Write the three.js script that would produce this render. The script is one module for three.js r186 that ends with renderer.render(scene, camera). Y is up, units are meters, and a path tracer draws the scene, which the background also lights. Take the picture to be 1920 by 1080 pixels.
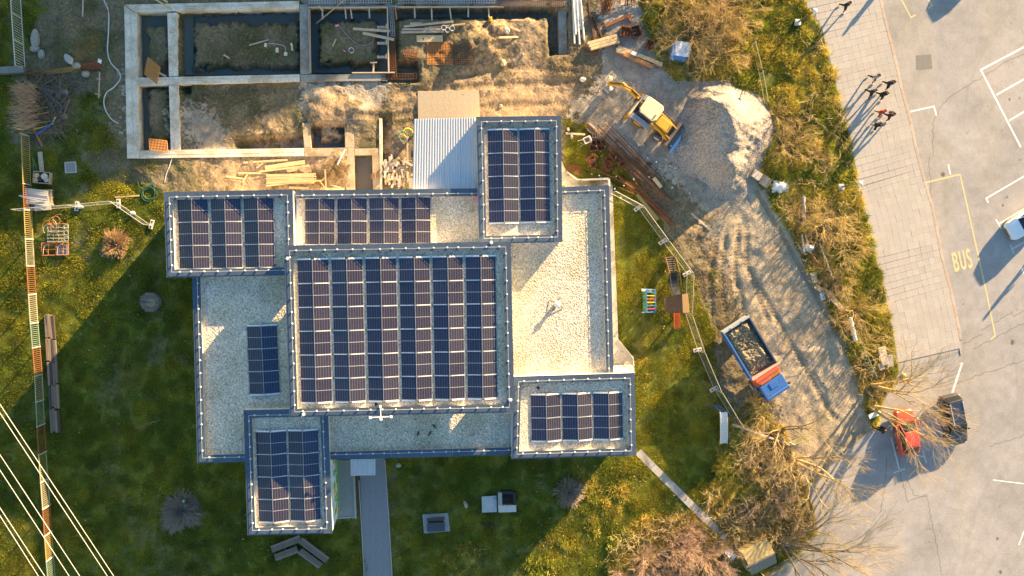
import * as THREE from 'three';
import { mergeGeometries, mergeVertices } from 'three/addons/utils/BufferGeometryUtils.js';
import { RoundedBoxGeometry } from 'three/addons/geometries/RoundedBoxGeometry.js';
import { MarchingCubes } from 'three/addons/objects/MarchingCubes.js';
import { TextGeometry } from 'three/addons/geometries/TextGeometry.js';
import { FontLoader } from 'three/addons/loaders/FontLoader.js';

// ---------------------------------------------------------------- camera, sky, sun, exposure
const clamp = (x, a = 0, b = 1) => Math.min(b, Math.max(a, x)), lerp = (a, b, t) => a + (b - a) * t;
const smooth = (a, b, x) => { const t = clamp((x - a) / (b - a)); return t * t * (3 - 2 * t); };
const scene = new THREE.Scene();
const V = (x, y, z) => new THREE.Vector3(x, y, z);
const FOCAL = 1600, CAMH = 69;                       // lens in pixels of a 1920 frame, flying height in metres
const DN = V(-160, -40, FOCAL).normalize();          // straight down, seen from the camera (x right, y down, z ahead)
const EX = V(1, 0, 0).addScaledVector(DN, -DN.x).normalize(), ES = DN.clone().cross(EX);
const toWorld = (v) => V(v.dot(EX), -v.dot(DN), v.dot(ES));
const camera = new THREE.PerspectiveCamera(2 * Math.atan(540 / FOCAL) * 180 / Math.PI, 16 / 9, 0.5, 900);
camera.position.set(0, CAMH, 0);
camera.up.copy(toWorld(V(0, -1, 0)));
camera.lookAt(camera.position.clone().add(toWorld(V(0, 0, 1))));
camera.updateMatrixWorld();
// a place at height h, read off the plan of the site
function P(px, py, h = 0) {
  const d = toWorld(V(px - 960, py - 540, FOCAL)), t = (CAMH - h) / -d.y;
  return V(d.x * t, h, d.z * t);
}
const SUN = V(0.63, 0, -0.777).normalize().multiplyScalar(Math.cos(12.8 * Math.PI / 180)).setY(Math.sin(12.8 * Math.PI / 180));
const sun = new THREE.DirectionalLight(new THREE.Color().setRGB(0.98, 0.68, 0.35), 5);
sun.position.copy(SUN).multiplyScalar(150); sun.target.position.set(0, 0, 0);
sun.castShadow = true; sun.shadow.mapSize.set(4096, 4096); sun.shadow.radius = 1.2;
Object.assign(sun.shadow.camera, { left: -75, right: 75, top: 60, bottom: -60, near: 1, far: 320 });
scene.add(sun, sun.target);
{
  const w = 256, h = 128, data = new Float32Array(w * h * 4);
  for (let j = 0; j < h; j++) for (let i = 0; i < w; i++) {
    const el = ((j + 0.5) / h - 0.5) * Math.PI, az = ((i + 0.5) / w - 0.5) * 2 * Math.PI;
    const d = V(Math.cos(el) * Math.cos(az), Math.sin(el), Math.cos(el) * Math.sin(az));
    const up = Math.max(0, d.y), k = Math.pow(1 - up, 3), c = Math.max(0, d.dot(SUN));
    const g = 0.55 * Math.pow(c, 6) + 1.6 * Math.pow(c, 40);
    const z = smooth(0.45, 0.92, up); let r = lerp(lerp(0.118, 0.15, k), 0.016, z) + g * 0.24, gg = lerp(lerp(0.155, 0.175, k), 0.08, z) + g * 0.17, b = lerp(lerp(0.138, 0.128, k), 0.205, z) + g * 0.07;
    if (d.y < 0) { r = 0.06; gg = 0.055; b = 0.045; }
    data.set([r, gg, b, 1], (j * w + i) * 4);
  }
  const sky = new THREE.DataTexture(data, w, h, THREE.RGBAFormat, THREE.FloatType);
  sky.mapping = THREE.EquirectangularReflectionMapping; sky.magFilter = sky.minFilter = THREE.LinearFilter;
  sky.colorSpace = THREE.LinearSRGBColorSpace; sky.needsUpdate = true;
  scene.background = sky; scene.environment = sky;
}
const renderer = new THREE.WebGLRenderer({ antialias: true });
renderer.toneMapping = THREE.LinearToneMapping; renderer.toneMappingExposure = 5.4;
renderer.shadowMap.enabled = true; renderer.shadowMap.type = THREE.PCFSoftShadowMap;

// ---------------------------------------------------------------- helpers
let seed = 7;
function rnd() { seed = (seed + 0x6d2b79f5) | 0; let t = Math.imul(seed ^ (seed >>> 15), 1 | seed); t = (t + Math.imul(t ^ (t >>> 7), 61 | t)) ^ t; return ((t ^ (t >>> 14)) >>> 0) / 4294967296; }
const rr = (a, b) => a + (b - a) * rnd();
const PERM = new Float32Array(65536); { for (let i = 0; i < 65536; i++) PERM[i] = rnd(); }
function noise(x, y) {
  const xi = Math.floor(x), yi = Math.floor(y); let fx = x - xi, fy = y - yi;
  fx = fx * fx * (3 - 2 * fx); fy = fy * fy * (3 - 2 * fy);
  const r0 = (yi & 255) << 8, r1 = ((yi + 1) & 255) << 8, c0 = xi & 255, c1 = (xi + 1) & 255;
  const a = PERM[r0 | c0], b = PERM[r0 | c1], c = PERM[r1 | c0], d = PERM[r1 | c1];
  return a + (b - a) * fx + (c - a) * fy + (a - b - c + d) * fx * fy;
}
function fbm(x, y, o = 4) { let s = 0, a = 0.5, n = 0; for (let i = 0; i < o; i++) { s += a * noise(x, y); n += a; a *= 0.5; x = x * 2.03 + 17.3; y = y * 2.03 + 9.1; } return s / n; }
const taken = {};
const numbered = (n) => { taken[n] = (taken[n] ?? -1) + 1; return taken[n] ? n + '_' + String(taken[n]).padStart(3, '0') : n; };
const shade = (o) => { o.castShadow = o.receiveShadow = true; return o; };
function tag(o, label, category, group, kind) { if (label) o.userData.label = label; if (category) o.userData.category = category; if (group) o.userData.group = group; if (kind) o.userData.kind = kind; return o; }
function thing(name, label, category, pos = V(0, 0, 0), turn = 0, group) {
  const o = new THREE.Group(); o.name = numbered(name); o.position.copy(pos); o.rotation.y = turn; scene.add(o); return tag(o, label, category, group);
}
function part(parent, name, geo, mat, label) { const m = shade(new THREE.Mesh(merged(geo), mat)); m.name = name; parent.add(m); if (label) m.userData.label = label; return m; }
function single(name, geo, mat, label, category, group) { const m = shade(new THREE.Mesh(merged(geo), mat)); m.name = numbered(name); scene.add(m); return tag(m, label, category, group); }
function struct(name, geo, mat, parent = scene, label) { const m = shade(new THREE.Mesh(merged(geo), mat)); m.name = numbered(name); parent.add(m); m.userData.kind = 'structure'; if (label) m.userData.label = label; return m; }
function plain(g) { if (g.index) g = g.toNonIndexed(); for (const k of Object.keys(g.attributes)) if (!['position', 'normal', 'uv'].includes(k)) g.deleteAttribute(k); if (!g.attributes.normal) g.computeVertexNormals(); if (!g.attributes.uv) g.setAttribute('uv', new THREE.BufferAttribute(new Float32Array(g.attributes.position.count * 2), 2)); return g; }
function merged(g) { if (!Array.isArray(g)) return g; if (g.length === 1) return plain(g[0]); return mergeGeometries(g.map(plain)); }
const placed = (g, x, y, z, ry = 0, rx = 0, rz = 0) => { if (rx) g.rotateX(rx); if (rz) g.rotateZ(rz); if (ry) g.rotateY(ry); return g.translate(x, y, z); };
const box = (w, h, d, x = 0, y = 0, z = 0, ry = 0, rx = 0, rz = 0) => placed(new THREE.BoxGeometry(w, h, d), x, y, z, ry, rx, rz);
const rbox = (w, h, d, r, x = 0, y = 0, z = 0, ry = 0, rx = 0, rz = 0, s = 2) => placed(new RoundedBoxGeometry(w, h, d, s, r), x, y, z, ry, rx, rz);
const cyl = (r0, r1, h, n, x = 0, y = 0, z = 0, rx = 0, rz = 0, ry = 0) => placed(new THREE.CylinderGeometry(r0, r1, h, n), x, y, z, ry, rx, rz);
function frameOf(a, b, up = V(0, 1, 0)) { const x = b.clone().sub(a).normalize(); let z = x.clone().cross(up); if (z.lengthSq() < 1e-6) z = x.clone().cross(V(0, 0, 1)); z.normalize(); const y = z.clone().cross(x); return new THREE.Matrix4().makeBasis(x, y, z).setPosition(a.clone().add(b).multiplyScalar(0.5)); }
// a straight bar from a to b: w across, h upright
const bar = (a, b, w, h = w, up) => new THREE.BoxGeometry(a.distanceTo(b), h, w).applyMatrix4(frameOf(a, b, up));
const rod = (a, b, r0, r1 = r0, n = 6) => new THREE.CylinderGeometry(r1, r0, a.distanceTo(b), n).rotateZ(-Math.PI / 2).applyMatrix4(frameOf(a, b));
const tube = (pts, r, n = 6, seg = 24, closed = false) => new THREE.TubeGeometry(new THREE.CatmullRomCurve3(pts, closed), seg, r, n, closed);
function flat(pts, y, uvScale = 1) {                // a level sheet over plan points [Vector3], facing up, uv in metres
  const s = new THREE.Shape(pts.map((p) => new THREE.Vector2(p.x, -p.z)));
  const g = new THREE.ShapeGeometry(s); g.rotateX(-Math.PI / 2); g.translate(0, y, 0);
  const q = g.attributes.position, uv = g.attributes.uv; for (let i = 0; i < q.count; i++) uv.setXY(i, q.getX(i) * uvScale, -q.getZ(i) * uvScale); return g;
}
function prism(pts, y0, y1, bevel = 0) {            // plan outline [Vector3] raised from y0 to y1
  const s = new THREE.Shape(pts.map((p) => new THREE.Vector2(p.x, -p.z)));
  const g = new THREE.ExtrudeGeometry(s, { depth: y1 - y0 - bevel * 2, bevelEnabled: bevel > 0, bevelSize: bevel, bevelThickness: bevel, bevelSegments: 1, bevelOffset: -bevel });
  return g.rotateX(-Math.PI / 2).translate(0, y0 + bevel, 0);
}
const mat = (r, g, b, rough = 0.8, extra = {}) => new THREE.MeshStandardMaterial({ color: new THREE.Color().setRGB(r, g, b), roughness: rough, ...extra });
function pixelsOf(w, h, fn, srgb = true) {          // a computed texture; fn(x, y) gives linear values
  const d = new Uint8Array(w * h * 4), enc = (v) => { v = clamp(v); return Math.round(255 * (srgb ? (v <= 0.0031308 ? v * 12.92 : 1.055 * Math.pow(v, 1 / 2.4) - 0.055) : v)); };
  for (let j = 0; j < h; j++) for (let i = 0; i < w; i++) { const c = fn(i, j), k = (j * w + i) * 4; if (typeof c === 'number') d[k] = d[k + 1] = d[k + 2] = enc(c); else { d[k] = enc(c[0]); d[k + 1] = enc(c[1]); d[k + 2] = enc(c[2]); } d[k + 3] = 255; }
  const t = new THREE.DataTexture(d, w, h); t.magFilter = THREE.LinearFilter; t.minFilter = THREE.LinearMipmapLinearFilter; t.generateMipmaps = true; t.wrapS = t.wrapT = THREE.RepeatWrapping; t.anisotropy = 8;
  if (srgb) t.colorSpace = THREE.SRGBColorSpace; t.needsUpdate = true; return t;
}
function wrapNoise(n, f, o = 3) {                   // tiling noise grid of n x n, f cells across
  const a = new Float32Array(n * n); let amp = 0.5, tot = 0;
  for (let k = 0; k < o; k++) { const F = f << k; tot += amp; for (let j = 0; j < n; j++) for (let i = 0; i < n; i++) { const x = i / n * F, y = j / n * F, xi = Math.floor(x), yi = Math.floor(y); let fx = x - xi, fy = y - yi; fx = fx * fx * (3 - 2 * fx); fy = fy * fy * (3 - 2 * fy); const q = (u, v) => PERM[((((v % F) + k * 37) & 255) << 8) | (((u % F) + k * 53) & 255)]; a[j * n + i] += amp * lerp(lerp(q(xi, yi), q(xi + 1, yi), fx), lerp(q(xi, yi + 1), q(xi + 1, yi + 1), fx), fy); } amp *= 0.55; }
  return a.map((v) => v / tot);
}
const grainA = wrapNoise(256, 16, 4), grainB = wrapNoise(256, 64, 2);
// worn surface: a mid-grey map that multiplies the colour
const wornMap = pixelsOf(256, 256, (i, j) => 0.55 + 0.6 * (grainA[j * 256 + i] - 0.2) * 0.6 + 0.25 * (grainB[j * 256 + i] - 0.5));
const woodMap = pixelsOf(256, 64, (i, j) => { const n = grainA[((j * 9) & 255) * 256 + (i & 255)], f = grainB[((j * 4 + 13) & 255) * 256 + ((i >> 3) & 255)]; return clamp(0.5 + 0.55 * (n - 0.5) + 0.5 * (f - 0.5)); });
const worn = (r, g, b, rough = 0.8, extra = {}) => mat(r / 0.62, g / 0.62, b / 0.62, rough, { map: wornMap, ...extra });
const wood = (r, g, b, extra = {}) => mat(r / 0.5, g / 0.5, b / 0.5, 0.85, { map: woodMap, ...extra });
const M = {
  white: worn(0.62, 0.62, 0.6, 0.6), whitePaint: mat(0.74, 0.74, 0.72, 0.5), steel: mat(0.5, 0.52, 0.54, 0.35, { metalness: 0.8 }), galv: worn(0.42, 0.43, 0.43, 0.5, { metalness: 0.3 }),
  darkMetal: mat(0.03, 0.03, 0.032, 0.5), rubber: worn(0.06, 0.06, 0.062, 0.95), glass: mat(0.012, 0.016, 0.02, 0.06), black: mat(0.012, 0.012, 0.012, 0.7),
  rust: worn(0.17, 0.062, 0.022, 0.9), rustDark: worn(0.085, 0.036, 0.017, 0.9), concrete: worn(0.36, 0.34, 0.31, 0.92), concreteDark: worn(0.2, 0.2, 0.2, 0.9),
  pine: wood(0.52, 0.37, 0.2), pineGrey: wood(0.42, 0.34, 0.25), woodOld: wood(0.13, 0.11, 0.09), woodDark: wood(0.055, 0.042, 0.033), pineRed: wood(0.36, 0.17, 0.07),
  red: worn(0.5, 0.04, 0.02, 0.5), pink: mat(0.72, 0.24, 0.33, 0.6), blue: mat(0.025, 0.13, 0.42, 0.5), orange: mat(0.72, 0.15, 0.015, 0.45), yellow: mat(0.75, 0.42, 0.02, 0.45), green: mat(0.04, 0.2, 0.1, 0.5),
};
const wallWhite = worn(0.68, 0.66, 0.62, 0.85);
// ---------------------------------------------------------------- ground: lawn, building site, gravel yard, verge
const X0 = -37, X1 = 55, Z0 = -25, Z1 = 29, GW = X1 - X0, GD = Z1 - Z0;
const MS = 11;                                        // mask texels per metre
const MW = Math.round(GW * MS), MH = Math.round(GD * MS);
function mask(draw) {
  const c = document.createElement('canvas'); c.width = MW; c.height = MH; const x = c.getContext('2d'); x.fillStyle = '#000'; x.fillRect(0, 0, MW, MH);
  const q = (px, py) => { const p = P(px, py, 0); return [(p.x - X0) * MS, (p.z - Z0) * MS]; };
  const pen = {
    poly(pts, v = 1) { x.fillStyle = `rgba(255,255,255,${v})`; x.beginPath(); pts.forEach(([a, b], i) => { const [u, w] = q(a, b); i ? x.lineTo(u, w) : x.moveTo(u, w); }); x.closePath(); x.fill(); return pen; },
    cut(pts, v = 1) { x.fillStyle = `rgba(0,0,0,${v})`; x.beginPath(); pts.forEach(([a, b], i) => { const [u, w] = q(a, b); i ? x.lineTo(u, w) : x.moveTo(u, w); }); x.closePath(); x.fill(); return pen; },
    dot(px, py, r, v = 1, black) { const [u, w] = q(px, py), R = r * MS / 24, g = x.createRadialGradient(u, w, 0, u, w, R), k = black ? 0 : 255; g.addColorStop(0, `rgba(${k},${k},${k},${v})`); g.addColorStop(0.5, `rgba(${k},${k},${k},${v * 0.75})`); g.addColorStop(1, `rgba(${k},${k},${k},0)`); x.fillStyle = g; x.fillRect(u - R, w - R, 2 * R, 2 * R); return pen; },
    line(pts, wpx, v = 1, black) { const k = black ? 0 : 255; x.strokeStyle = `rgba(${k},${k},${k},${v})`; x.lineWidth = wpx * MS / 24; x.lineCap = 'round'; x.lineJoin = 'round'; x.beginPath(); pts.forEach(([a, b], i) => { const [u, w] = q(a, b); i ? x.lineTo(u, w) : x.moveTo(u, w); }); x.stroke(); return pen; },
  };
  draw(pen);
  const d = x.getImageData(0, 0, MW, MH).data, a = new Float32Array(MW * MH); for (let i = 0; i < a.length; i++) a[i] = d[i * 4] / 255;
  return (wx, wz) => { const u = clamp((wx - X0) * MS - 0.5, 0, MW - 1.01), v = clamp((wz - Z0) * MS - 0.5, 0, MH - 1.01), i = u | 0, j = v | 0, fu = u - i, fv = v - j, k = j * MW + i; return lerp(lerp(a[k], a[k + 1], fu), lerp(a[k + MW], a[k + MW + 1], fu), fv); };
}
const SITE = [[64, -60], [66, 60], [70, 130], [130, 150], [150, 180], [205, 175], [215, 240], [150, 290], [180, 335], [265, 345], [300, 360], [420, 380], [1060, 380], [1062, 225], [1110, 240], [1150, 300], [1200, 345], [1240, 420], [1300, 520], [1335, 620], [1345, 720], [1380, 780], [1470, 860], [1500, 905], [1530, 905], [1580, 850], [1640, 800], [1615, 740], [1590, 650], [1545, 560], [1490, 450], [1425, 340], [1440, 290], [1455, 230], [1430, 180], [1350, 150], [1270, 150], [1230, 110], [1205, 40], [1190, -60]];
const YARD = [[1118, -60], [1200, -60], [1215, 30], [1232, 110], [1275, 150], [1345, 150], [1430, 180], [1455, 240], [1425, 330], [1400, 400], [1330, 400], [1270, 350], [1180, 290], [1080, 225], [1060, 200], [1110, 170], [1130, 120], [1128, 50]];
const LANE = [[1400, 330], [1425, 335], [1490, 450], [1545, 560], [1590, 650], [1612, 740], [1640, 800], [1580, 850], [1530, 905], [1490, 895], [1480, 820], [1430, 700], [1380, 560], [1340, 470], [1330, 420]];
const VERGE = [[1200, -60], [1215, 30], [1232, 110], [1275, 150], [1345, 150], [1430, 180], [1455, 240], [1425, 330], [1490, 450], [1545, 560], [1590, 650], [1612, 740], [1640, 800], [1690, 760], [1690, 700], [1665, 585], [1632, 445], [1592, 270], [1560, 135], [1535, 45], [1500, 0], [1480, -60]];
const WALKL = [[1478, -14], [1500, 0], [1522, 20], [1535, 45], [1547, 82], [1560, 135], [1575, 200], [1592, 270], [1605, 332], [1620, 395], [1632, 445], [1647, 510], [1655, 540], [1665, 585], [1675, 640], [1685, 697]];
const WALKR = [[1640, -50], [1651, 0], [1660, 42], [1677, 107], [1692, 175], [1709, 237], [1715, 270], [1730, 330], [1747, 385], [1757, 435], [1765, 480], [1781, 540], [1795, 602], [1804, 656]];
const LOT = [[1640, -60], ...WALKR, [1685, 697], [1660, 740], [1640, 800], [1580, 850], [1530, 905], [1500, 905], [1525, 950], [1533, 1000], [1490, 1035], [1440, 1075], [1400, 1140], [2000, 1140], [2000, -60]];
const mSoil = mask((m) => { m.poly(SITE); for (const [x, y, r] of [[150, 215, 46], [175, 250, 40], [60, 20, 30], [45, 100, 34]]) m.dot(x, y, r, 0.9, true); m.line([[228, 20], [222, 150], [225, 260], [235, 320]], 50, 1); m.line([[70, 130], [110, 165], [60, 240]], 90, 0.55); for (let i = 0; i < 60; i++) m.dot(rr(110, 330), rr(230, 360), rr(8, 22), rr(0.2, 0.6), i % 2 > 0); m.dot(110, 300, 40, 0.5, true); });
const mOchre = mask((m) => { for (const [x, y, r, v] of [[610, 200, 55, 0.8], [690, 190, 50, 0.6], [640, 255, 60, 0.6], [520, 240, 50, 0.5], [600, 320, 90, 0.8], [470, 330, 70, 0.8], [400, 320, 60, 0.5], [760, 190, 40, 0.6], [840, 200, 70, 0.9], [930, 200, 60, 0.9], [1000, 170, 70, 0.8], [900, 150, 60, 0.6], [930, 65, 60, 0.7], [990, 55, 50, 0.7], [1060, 180, 50, 0.6], [740, 270, 50, 0.7], [990, 120, 50, 0.6], [1000, 205, 60, 0.9], [1330, 430, 60, 0.5], [1370, 500, 60, 0.5], [1420, 560, 50, 0.5], [1470, 650, 50, 0.4], [500, 200, 40, 0.2], [540, 300, 60, 0.6]]) m.dot(x, y, r, v); });
const mGrey = mask((m) => { m.poly(YARD); m.poly([[565, 150], [725, 150], [735, 180], [690, 210], [640, 160], [580, 190], [566, 230]], 0.7); m.dot(370, 230, 70, 0.7); m.dot(400, 265, 50, 0.6); m.dot(330, 210, 30, 0.5); m.line([[225, 130], [240, 150], [235, 250]], 10, 0.7); m.dot(1170, 180, 60, 0.6); m.dot(1120, 180, 40, 0.4); m.dot(665, 225, 40, 0.5); m.dot(700, 200, 30, 0.5); m.dot(1250, 330, 50, 0.4, true); m.dot(1270, 410, 60, 0.9, true); m.dot(1370, 450, 50, 0.8, true); });
const mLane = mask((m) => { m.poly(LANE); m.dot(1330, 470, 40, 0.7, true); m.dot(1350, 560, 40, 0.6, true); m.dot(1360, 640, 40, 0.8, true); });
const mVerge = mask((m) => { m.poly(VERGE); m.poly([[1370, 780], [1420, 740], [1480, 830], [1500, 905], [1525, 950], [1533, 1000], [1490, 1035], [1440, 1075], [1380, 1140], [1130, 1140], [1150, 1000], [1210, 970], [1280, 970], [1340, 900], [1350, 830]]); for (const [x, y, r] of [[1050, 1030, 60], [1130, 960, 70], [1090, 900, 50], [1000, 1060, 60], [1180, 900, 50], [1190, 690, 50], [1340, 520, 30], [870, 1050, 60]]) m.dot(x, y, r, 0.55); m.dot(1440, 150, 70, 0.8, true); m.dot(1470, 60, 80, 0.7, true); m.dot(1620, 480, 30, 0.5, true); m.dot(1610, 530, 26, 0.7, true); });
const mLitter = mask((m) => { for (const [x, y, r, v] of [[1320, 70, 110, 0.8], [1480, 250, 60, 0.6], [1550, 420, 70, 0.6], [1520, 560, 50, 0.6], [1620, 720, 70, 0.8], [1440, 850, 90, 0.9], [1480, 950, 90, 1], [1280, 1040, 130, 1], [1400, 990, 80, 0.9], [1590, 600, 40, 0.5], [1500, 480, 40, 0.6], [340, 955, 40, 0.4], [217, 460, 30, 0.5], [1067, 918, 45, 0.6]]) m.dot(x, y, r, v); });
const mBare = mask((m) => { for (const [x, y, r, v] of [[290, 665, 26, 0.8], [300, 640, 16, 0.8], [345, 670, 22, 0.7], [350, 688, 16, 0.5], [160, 440, 26, 0.7], [150, 455, 18, 0.7], [160, 480, 20, 0.6], [240, 690, 70, 0.35], [220, 730, 60, 0.35], [1230, 960, 40, 0.3], [735, 900, 14, 0.8], [737, 960, 12, 0.7], [740, 1030, 16, 0.6], [690, 990, 26, 0.5], [660, 975, 20, 0.5], [668, 1065, 30, 0.4], [900, 1055, 50, 0.5], [1160, 455, 12, 0.4], [1170, 460, 14, 0.5], [880, 870, 40, 0.2], [20, 460, 20, 0.5], [25, 520, 24, 0.4], [930, 985, 30, 0.5], [960, 1030, 40, 0.4]]) m.dot(x, y, r, v); m.line([[165, 440], [163, 470], [168, 500]], 7, 0.5); m.line([[190, 880], [215, 930], [250, 970], [300, 1040], [330, 1090]], 36, 0.5); m.line([[210, 800], [215, 900]], 26, 0.3); m.line([[250, 550], [215, 640], [205, 800]], 40, 0.25); m.line([[1172, 470], [1200, 700], [1215, 790]], 30, 0.25); m.line([[1230, 760], [1160, 830], [1260, 700]], 20, 0.35); m.line([[735, 870], [748, 1080]], 9, 0.7); m.line([[670, 980], [682, 1080]], 7, 0.6); m.line([[135, 830], [132, 930]], 5, 0.5); });
const mRut = mask((m) => { for (const t of [[[1345, 440], [1330, 520], [1335, 590]], [[1362, 435], [1352, 520], [1360, 600]], [[1385, 425], [1378, 510], [1400, 600]], [[1400, 430], [1400, 500], [1440, 600]], [[800, 160], [880, 140], [980, 125], [1080, 135]], [[740, 175], [830, 165], [960, 158], [1100, 150]], [[740, 215], [860, 205], [960, 195], [1060, 195]], [[735, 235], [800, 225]], [[580, 190], [640, 215], [740, 220]], [[1420, 360], [1500, 500], [1590, 660]], [[1440, 350], [1530, 520], [1605, 690]], [[1390, 480], [1470, 620], [1560, 780]], [[720, 250], [770, 290]]]) m.line(t, 11, 0.85); });
const HOLES = [];                                     // trenches and the soil blocks left between them: outline, level, softness
const hole = (pts, y, e = 0.12) => { const w = pts.map(([a, b]) => P(a, b, 0)); HOLES.push({ w, y, e, b: [Math.min(...w.map((p) => p.x)) - 0.6, Math.max(...w.map((p) => p.x)) + 0.6, Math.min(...w.map((p) => p.z)) - 0.6, Math.max(...w.map((p) => p.z)) + 0.6] }); };
const rect = (a, b, c, d) => [[a, b], [c, b], [c, d], [a, d]];
hole([[253, 22], [316, 20], [319, 147], [256, 148]], -1.25); hole([[274, 45], [314, 45], [316, 122], [273, 124]], -0.3);
hole([[335, 22], [566, 14], [566, 146], [338, 147]], -1.25); hole([[359, 42], [555, 38], [560, 122], [480, 126], [362, 124]], -0.3);
hole([[256, 158], [320, 158], [322, 284], [259, 285]], -1.15); hole([[273, 165], [318, 165], [321, 260], [275, 262]], -0.3);
hole([[337, 158], [566, 154], [570, 280], [338, 283]], -0.22, 0.3); hole([[338, 160], [356, 160], [356, 174], [340, 174]], -1.0); hole([[440, 261], [568, 256], [570, 280], [445, 281]], -1.1, 0.25);
hole([[577, 14], [730, 14], [730, 140], [577, 140]], -1.35); hole([[598, 36], [707, 35], [708, 116], [598, 119]], -0.25);
hole([[741, 15], [1040, 17], [1040, 33], [745, 34]], -1.2); hole([[1028, 20], [1064, 20], [1065, 102], [1031, 102]], -1.1); hole([[743, 116], [783, 116], [784, 152], [716, 152], [716, 139], [745, 139]], -1.25);
hole([[728, 14], [745, 14], [745, 140], [728, 140]], -1.1);
hole([[583, 234], [645, 236], [646, 277], [584, 277]], -1.15); hole([[602, 236], [642, 238], [643, 260], [602, 260]], -0.35);
hole([[663, 292], [697, 291], [699, 358], [665, 358]], -0.95); hole([[715, 220], [728, 222], [732, 300], [716, 300]], -0.5, 0.2);
const MOUNDS = [[140, 80, 62, 0.95], [150, 100, 40, 0.3], [905, 78, 48, 0.75], [880, 95, 40, 0.5], [935, 60, 30, 0.4], [980, 60, 60, 0.25], [612, 205, 42, 0.45], [665, 210, 40, 0.3], [520, 222, 50, 0.45], [545, 240, 28, 0.5], [480, 180, 40, 0.2], [365, 225, 50, 0.35], [850, 40, 40, 0.2], [765, 110, 30, 0.15], [1190, 205, 30, 0.2], [625, 315, 36, 0.35], [600, 335, 40, 0.2], [1150, 165, 24, 0.15], [1055, 130, 30, 0.2], [1375, 345, 34, 0.35]].map(([x, y, r, h]) => [P(x, y, 0), r / 24, h]);
function inPoly(p, x, z) { let c = false; for (let i = 0, j = p.length - 1; i < p.length; j = i++) if ((p[i].z > z) !== (p[j].z > z) && x < (p[j].x - p[i].x) * (z - p[i].z) / (p[j].z - p[i].z) + p[i].x) c = !c; return c; }
function sd(p, x, z) { let d = 1e9; for (let i = 0, j = p.length - 1; i < p.length; j = i++) { const ex = p[j].x - p[i].x, ez = p[j].z - p[i].z, wx = x - p[i].x, wz = z - p[i].z, t = clamp((wx * ex + wz * ez) / (ex * ex + ez * ez)); d = Math.min(d, Math.hypot(wx - ex * t, wz - ez * t)); } return inPoly(p, x, z) ? -d : d; }
const LOTW = LOT.map(([a, b]) => P(a, b)), WALKW = [...WALKL, ...WALKR.slice().reverse()].map(([a, b]) => P(a, b));
function groundH(x, z) {
  if (inPoly(LOTW, x, z)) return -0.03;
  if (inPoly(WALKW, x, z)) return -0.06;
  const s = mSoil(x, z), v = mVerge(x, z), ru = mRut(x, z), ln = mLane(x, z), gr = mGrey(x, z);
  let h = (fbm(x * 0.16, z * 0.16, 2) - 0.5) * 0.16 * (1 - v * 0.5) + (fbm(x * 1.1 + 40, z * 1.1, 3) - 0.5) * (0.07 + 0.22 * s * (1 - ln * 0.25) * (1 - gr * 0.4)) + v * (0.05 + 0.12 * (fbm(x * 0.7, z * 0.7 + 8, 3) - 0.4));
  if (s > 0.05) h += s * (fbm(x * 3.1, z * 3.1 + 90, 2) - 0.5) * 0.12 * (1 - ln * 0.4);
  for (const [c, r, m] of MOUNDS) { const d = Math.hypot(x - c.x, z - c.z) / r; if (d < 1.3) { const k = d + (fbm(x * 1.3 + m * 30, z * 1.3, 3) - 0.5) * 0.7; h += m * (1 - smooth(0.1, 1.05, k)); } }
  h -= ru * 0.09;
  for (const { w, y, e, b } of HOLES) {
    if (x < b[0] || x > b[1] || z < b[2] || z > b[3]) continue;
    const wob = y > -0.5 && y < -0.2 ? 0.5 : 0.12, d = sd(w, x + (noise(x * 2.2, z * 2.2) + 0.6 * noise(x * 5.5, z * 5.5) - 0.8) * wob, z + (noise(x * 2.2 + 50, z * 2.2) + 0.6 * noise(x * 5.5 + 9, z * 5.5) - 0.8) * wob), k = 1 - smooth(-e, e, d);
    if (k > 0) h = lerp(h, y + (fbm(x * 1.7, z * 1.7, 3) - 0.5) * 0.28, k);
  }
  return h;
}
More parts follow.
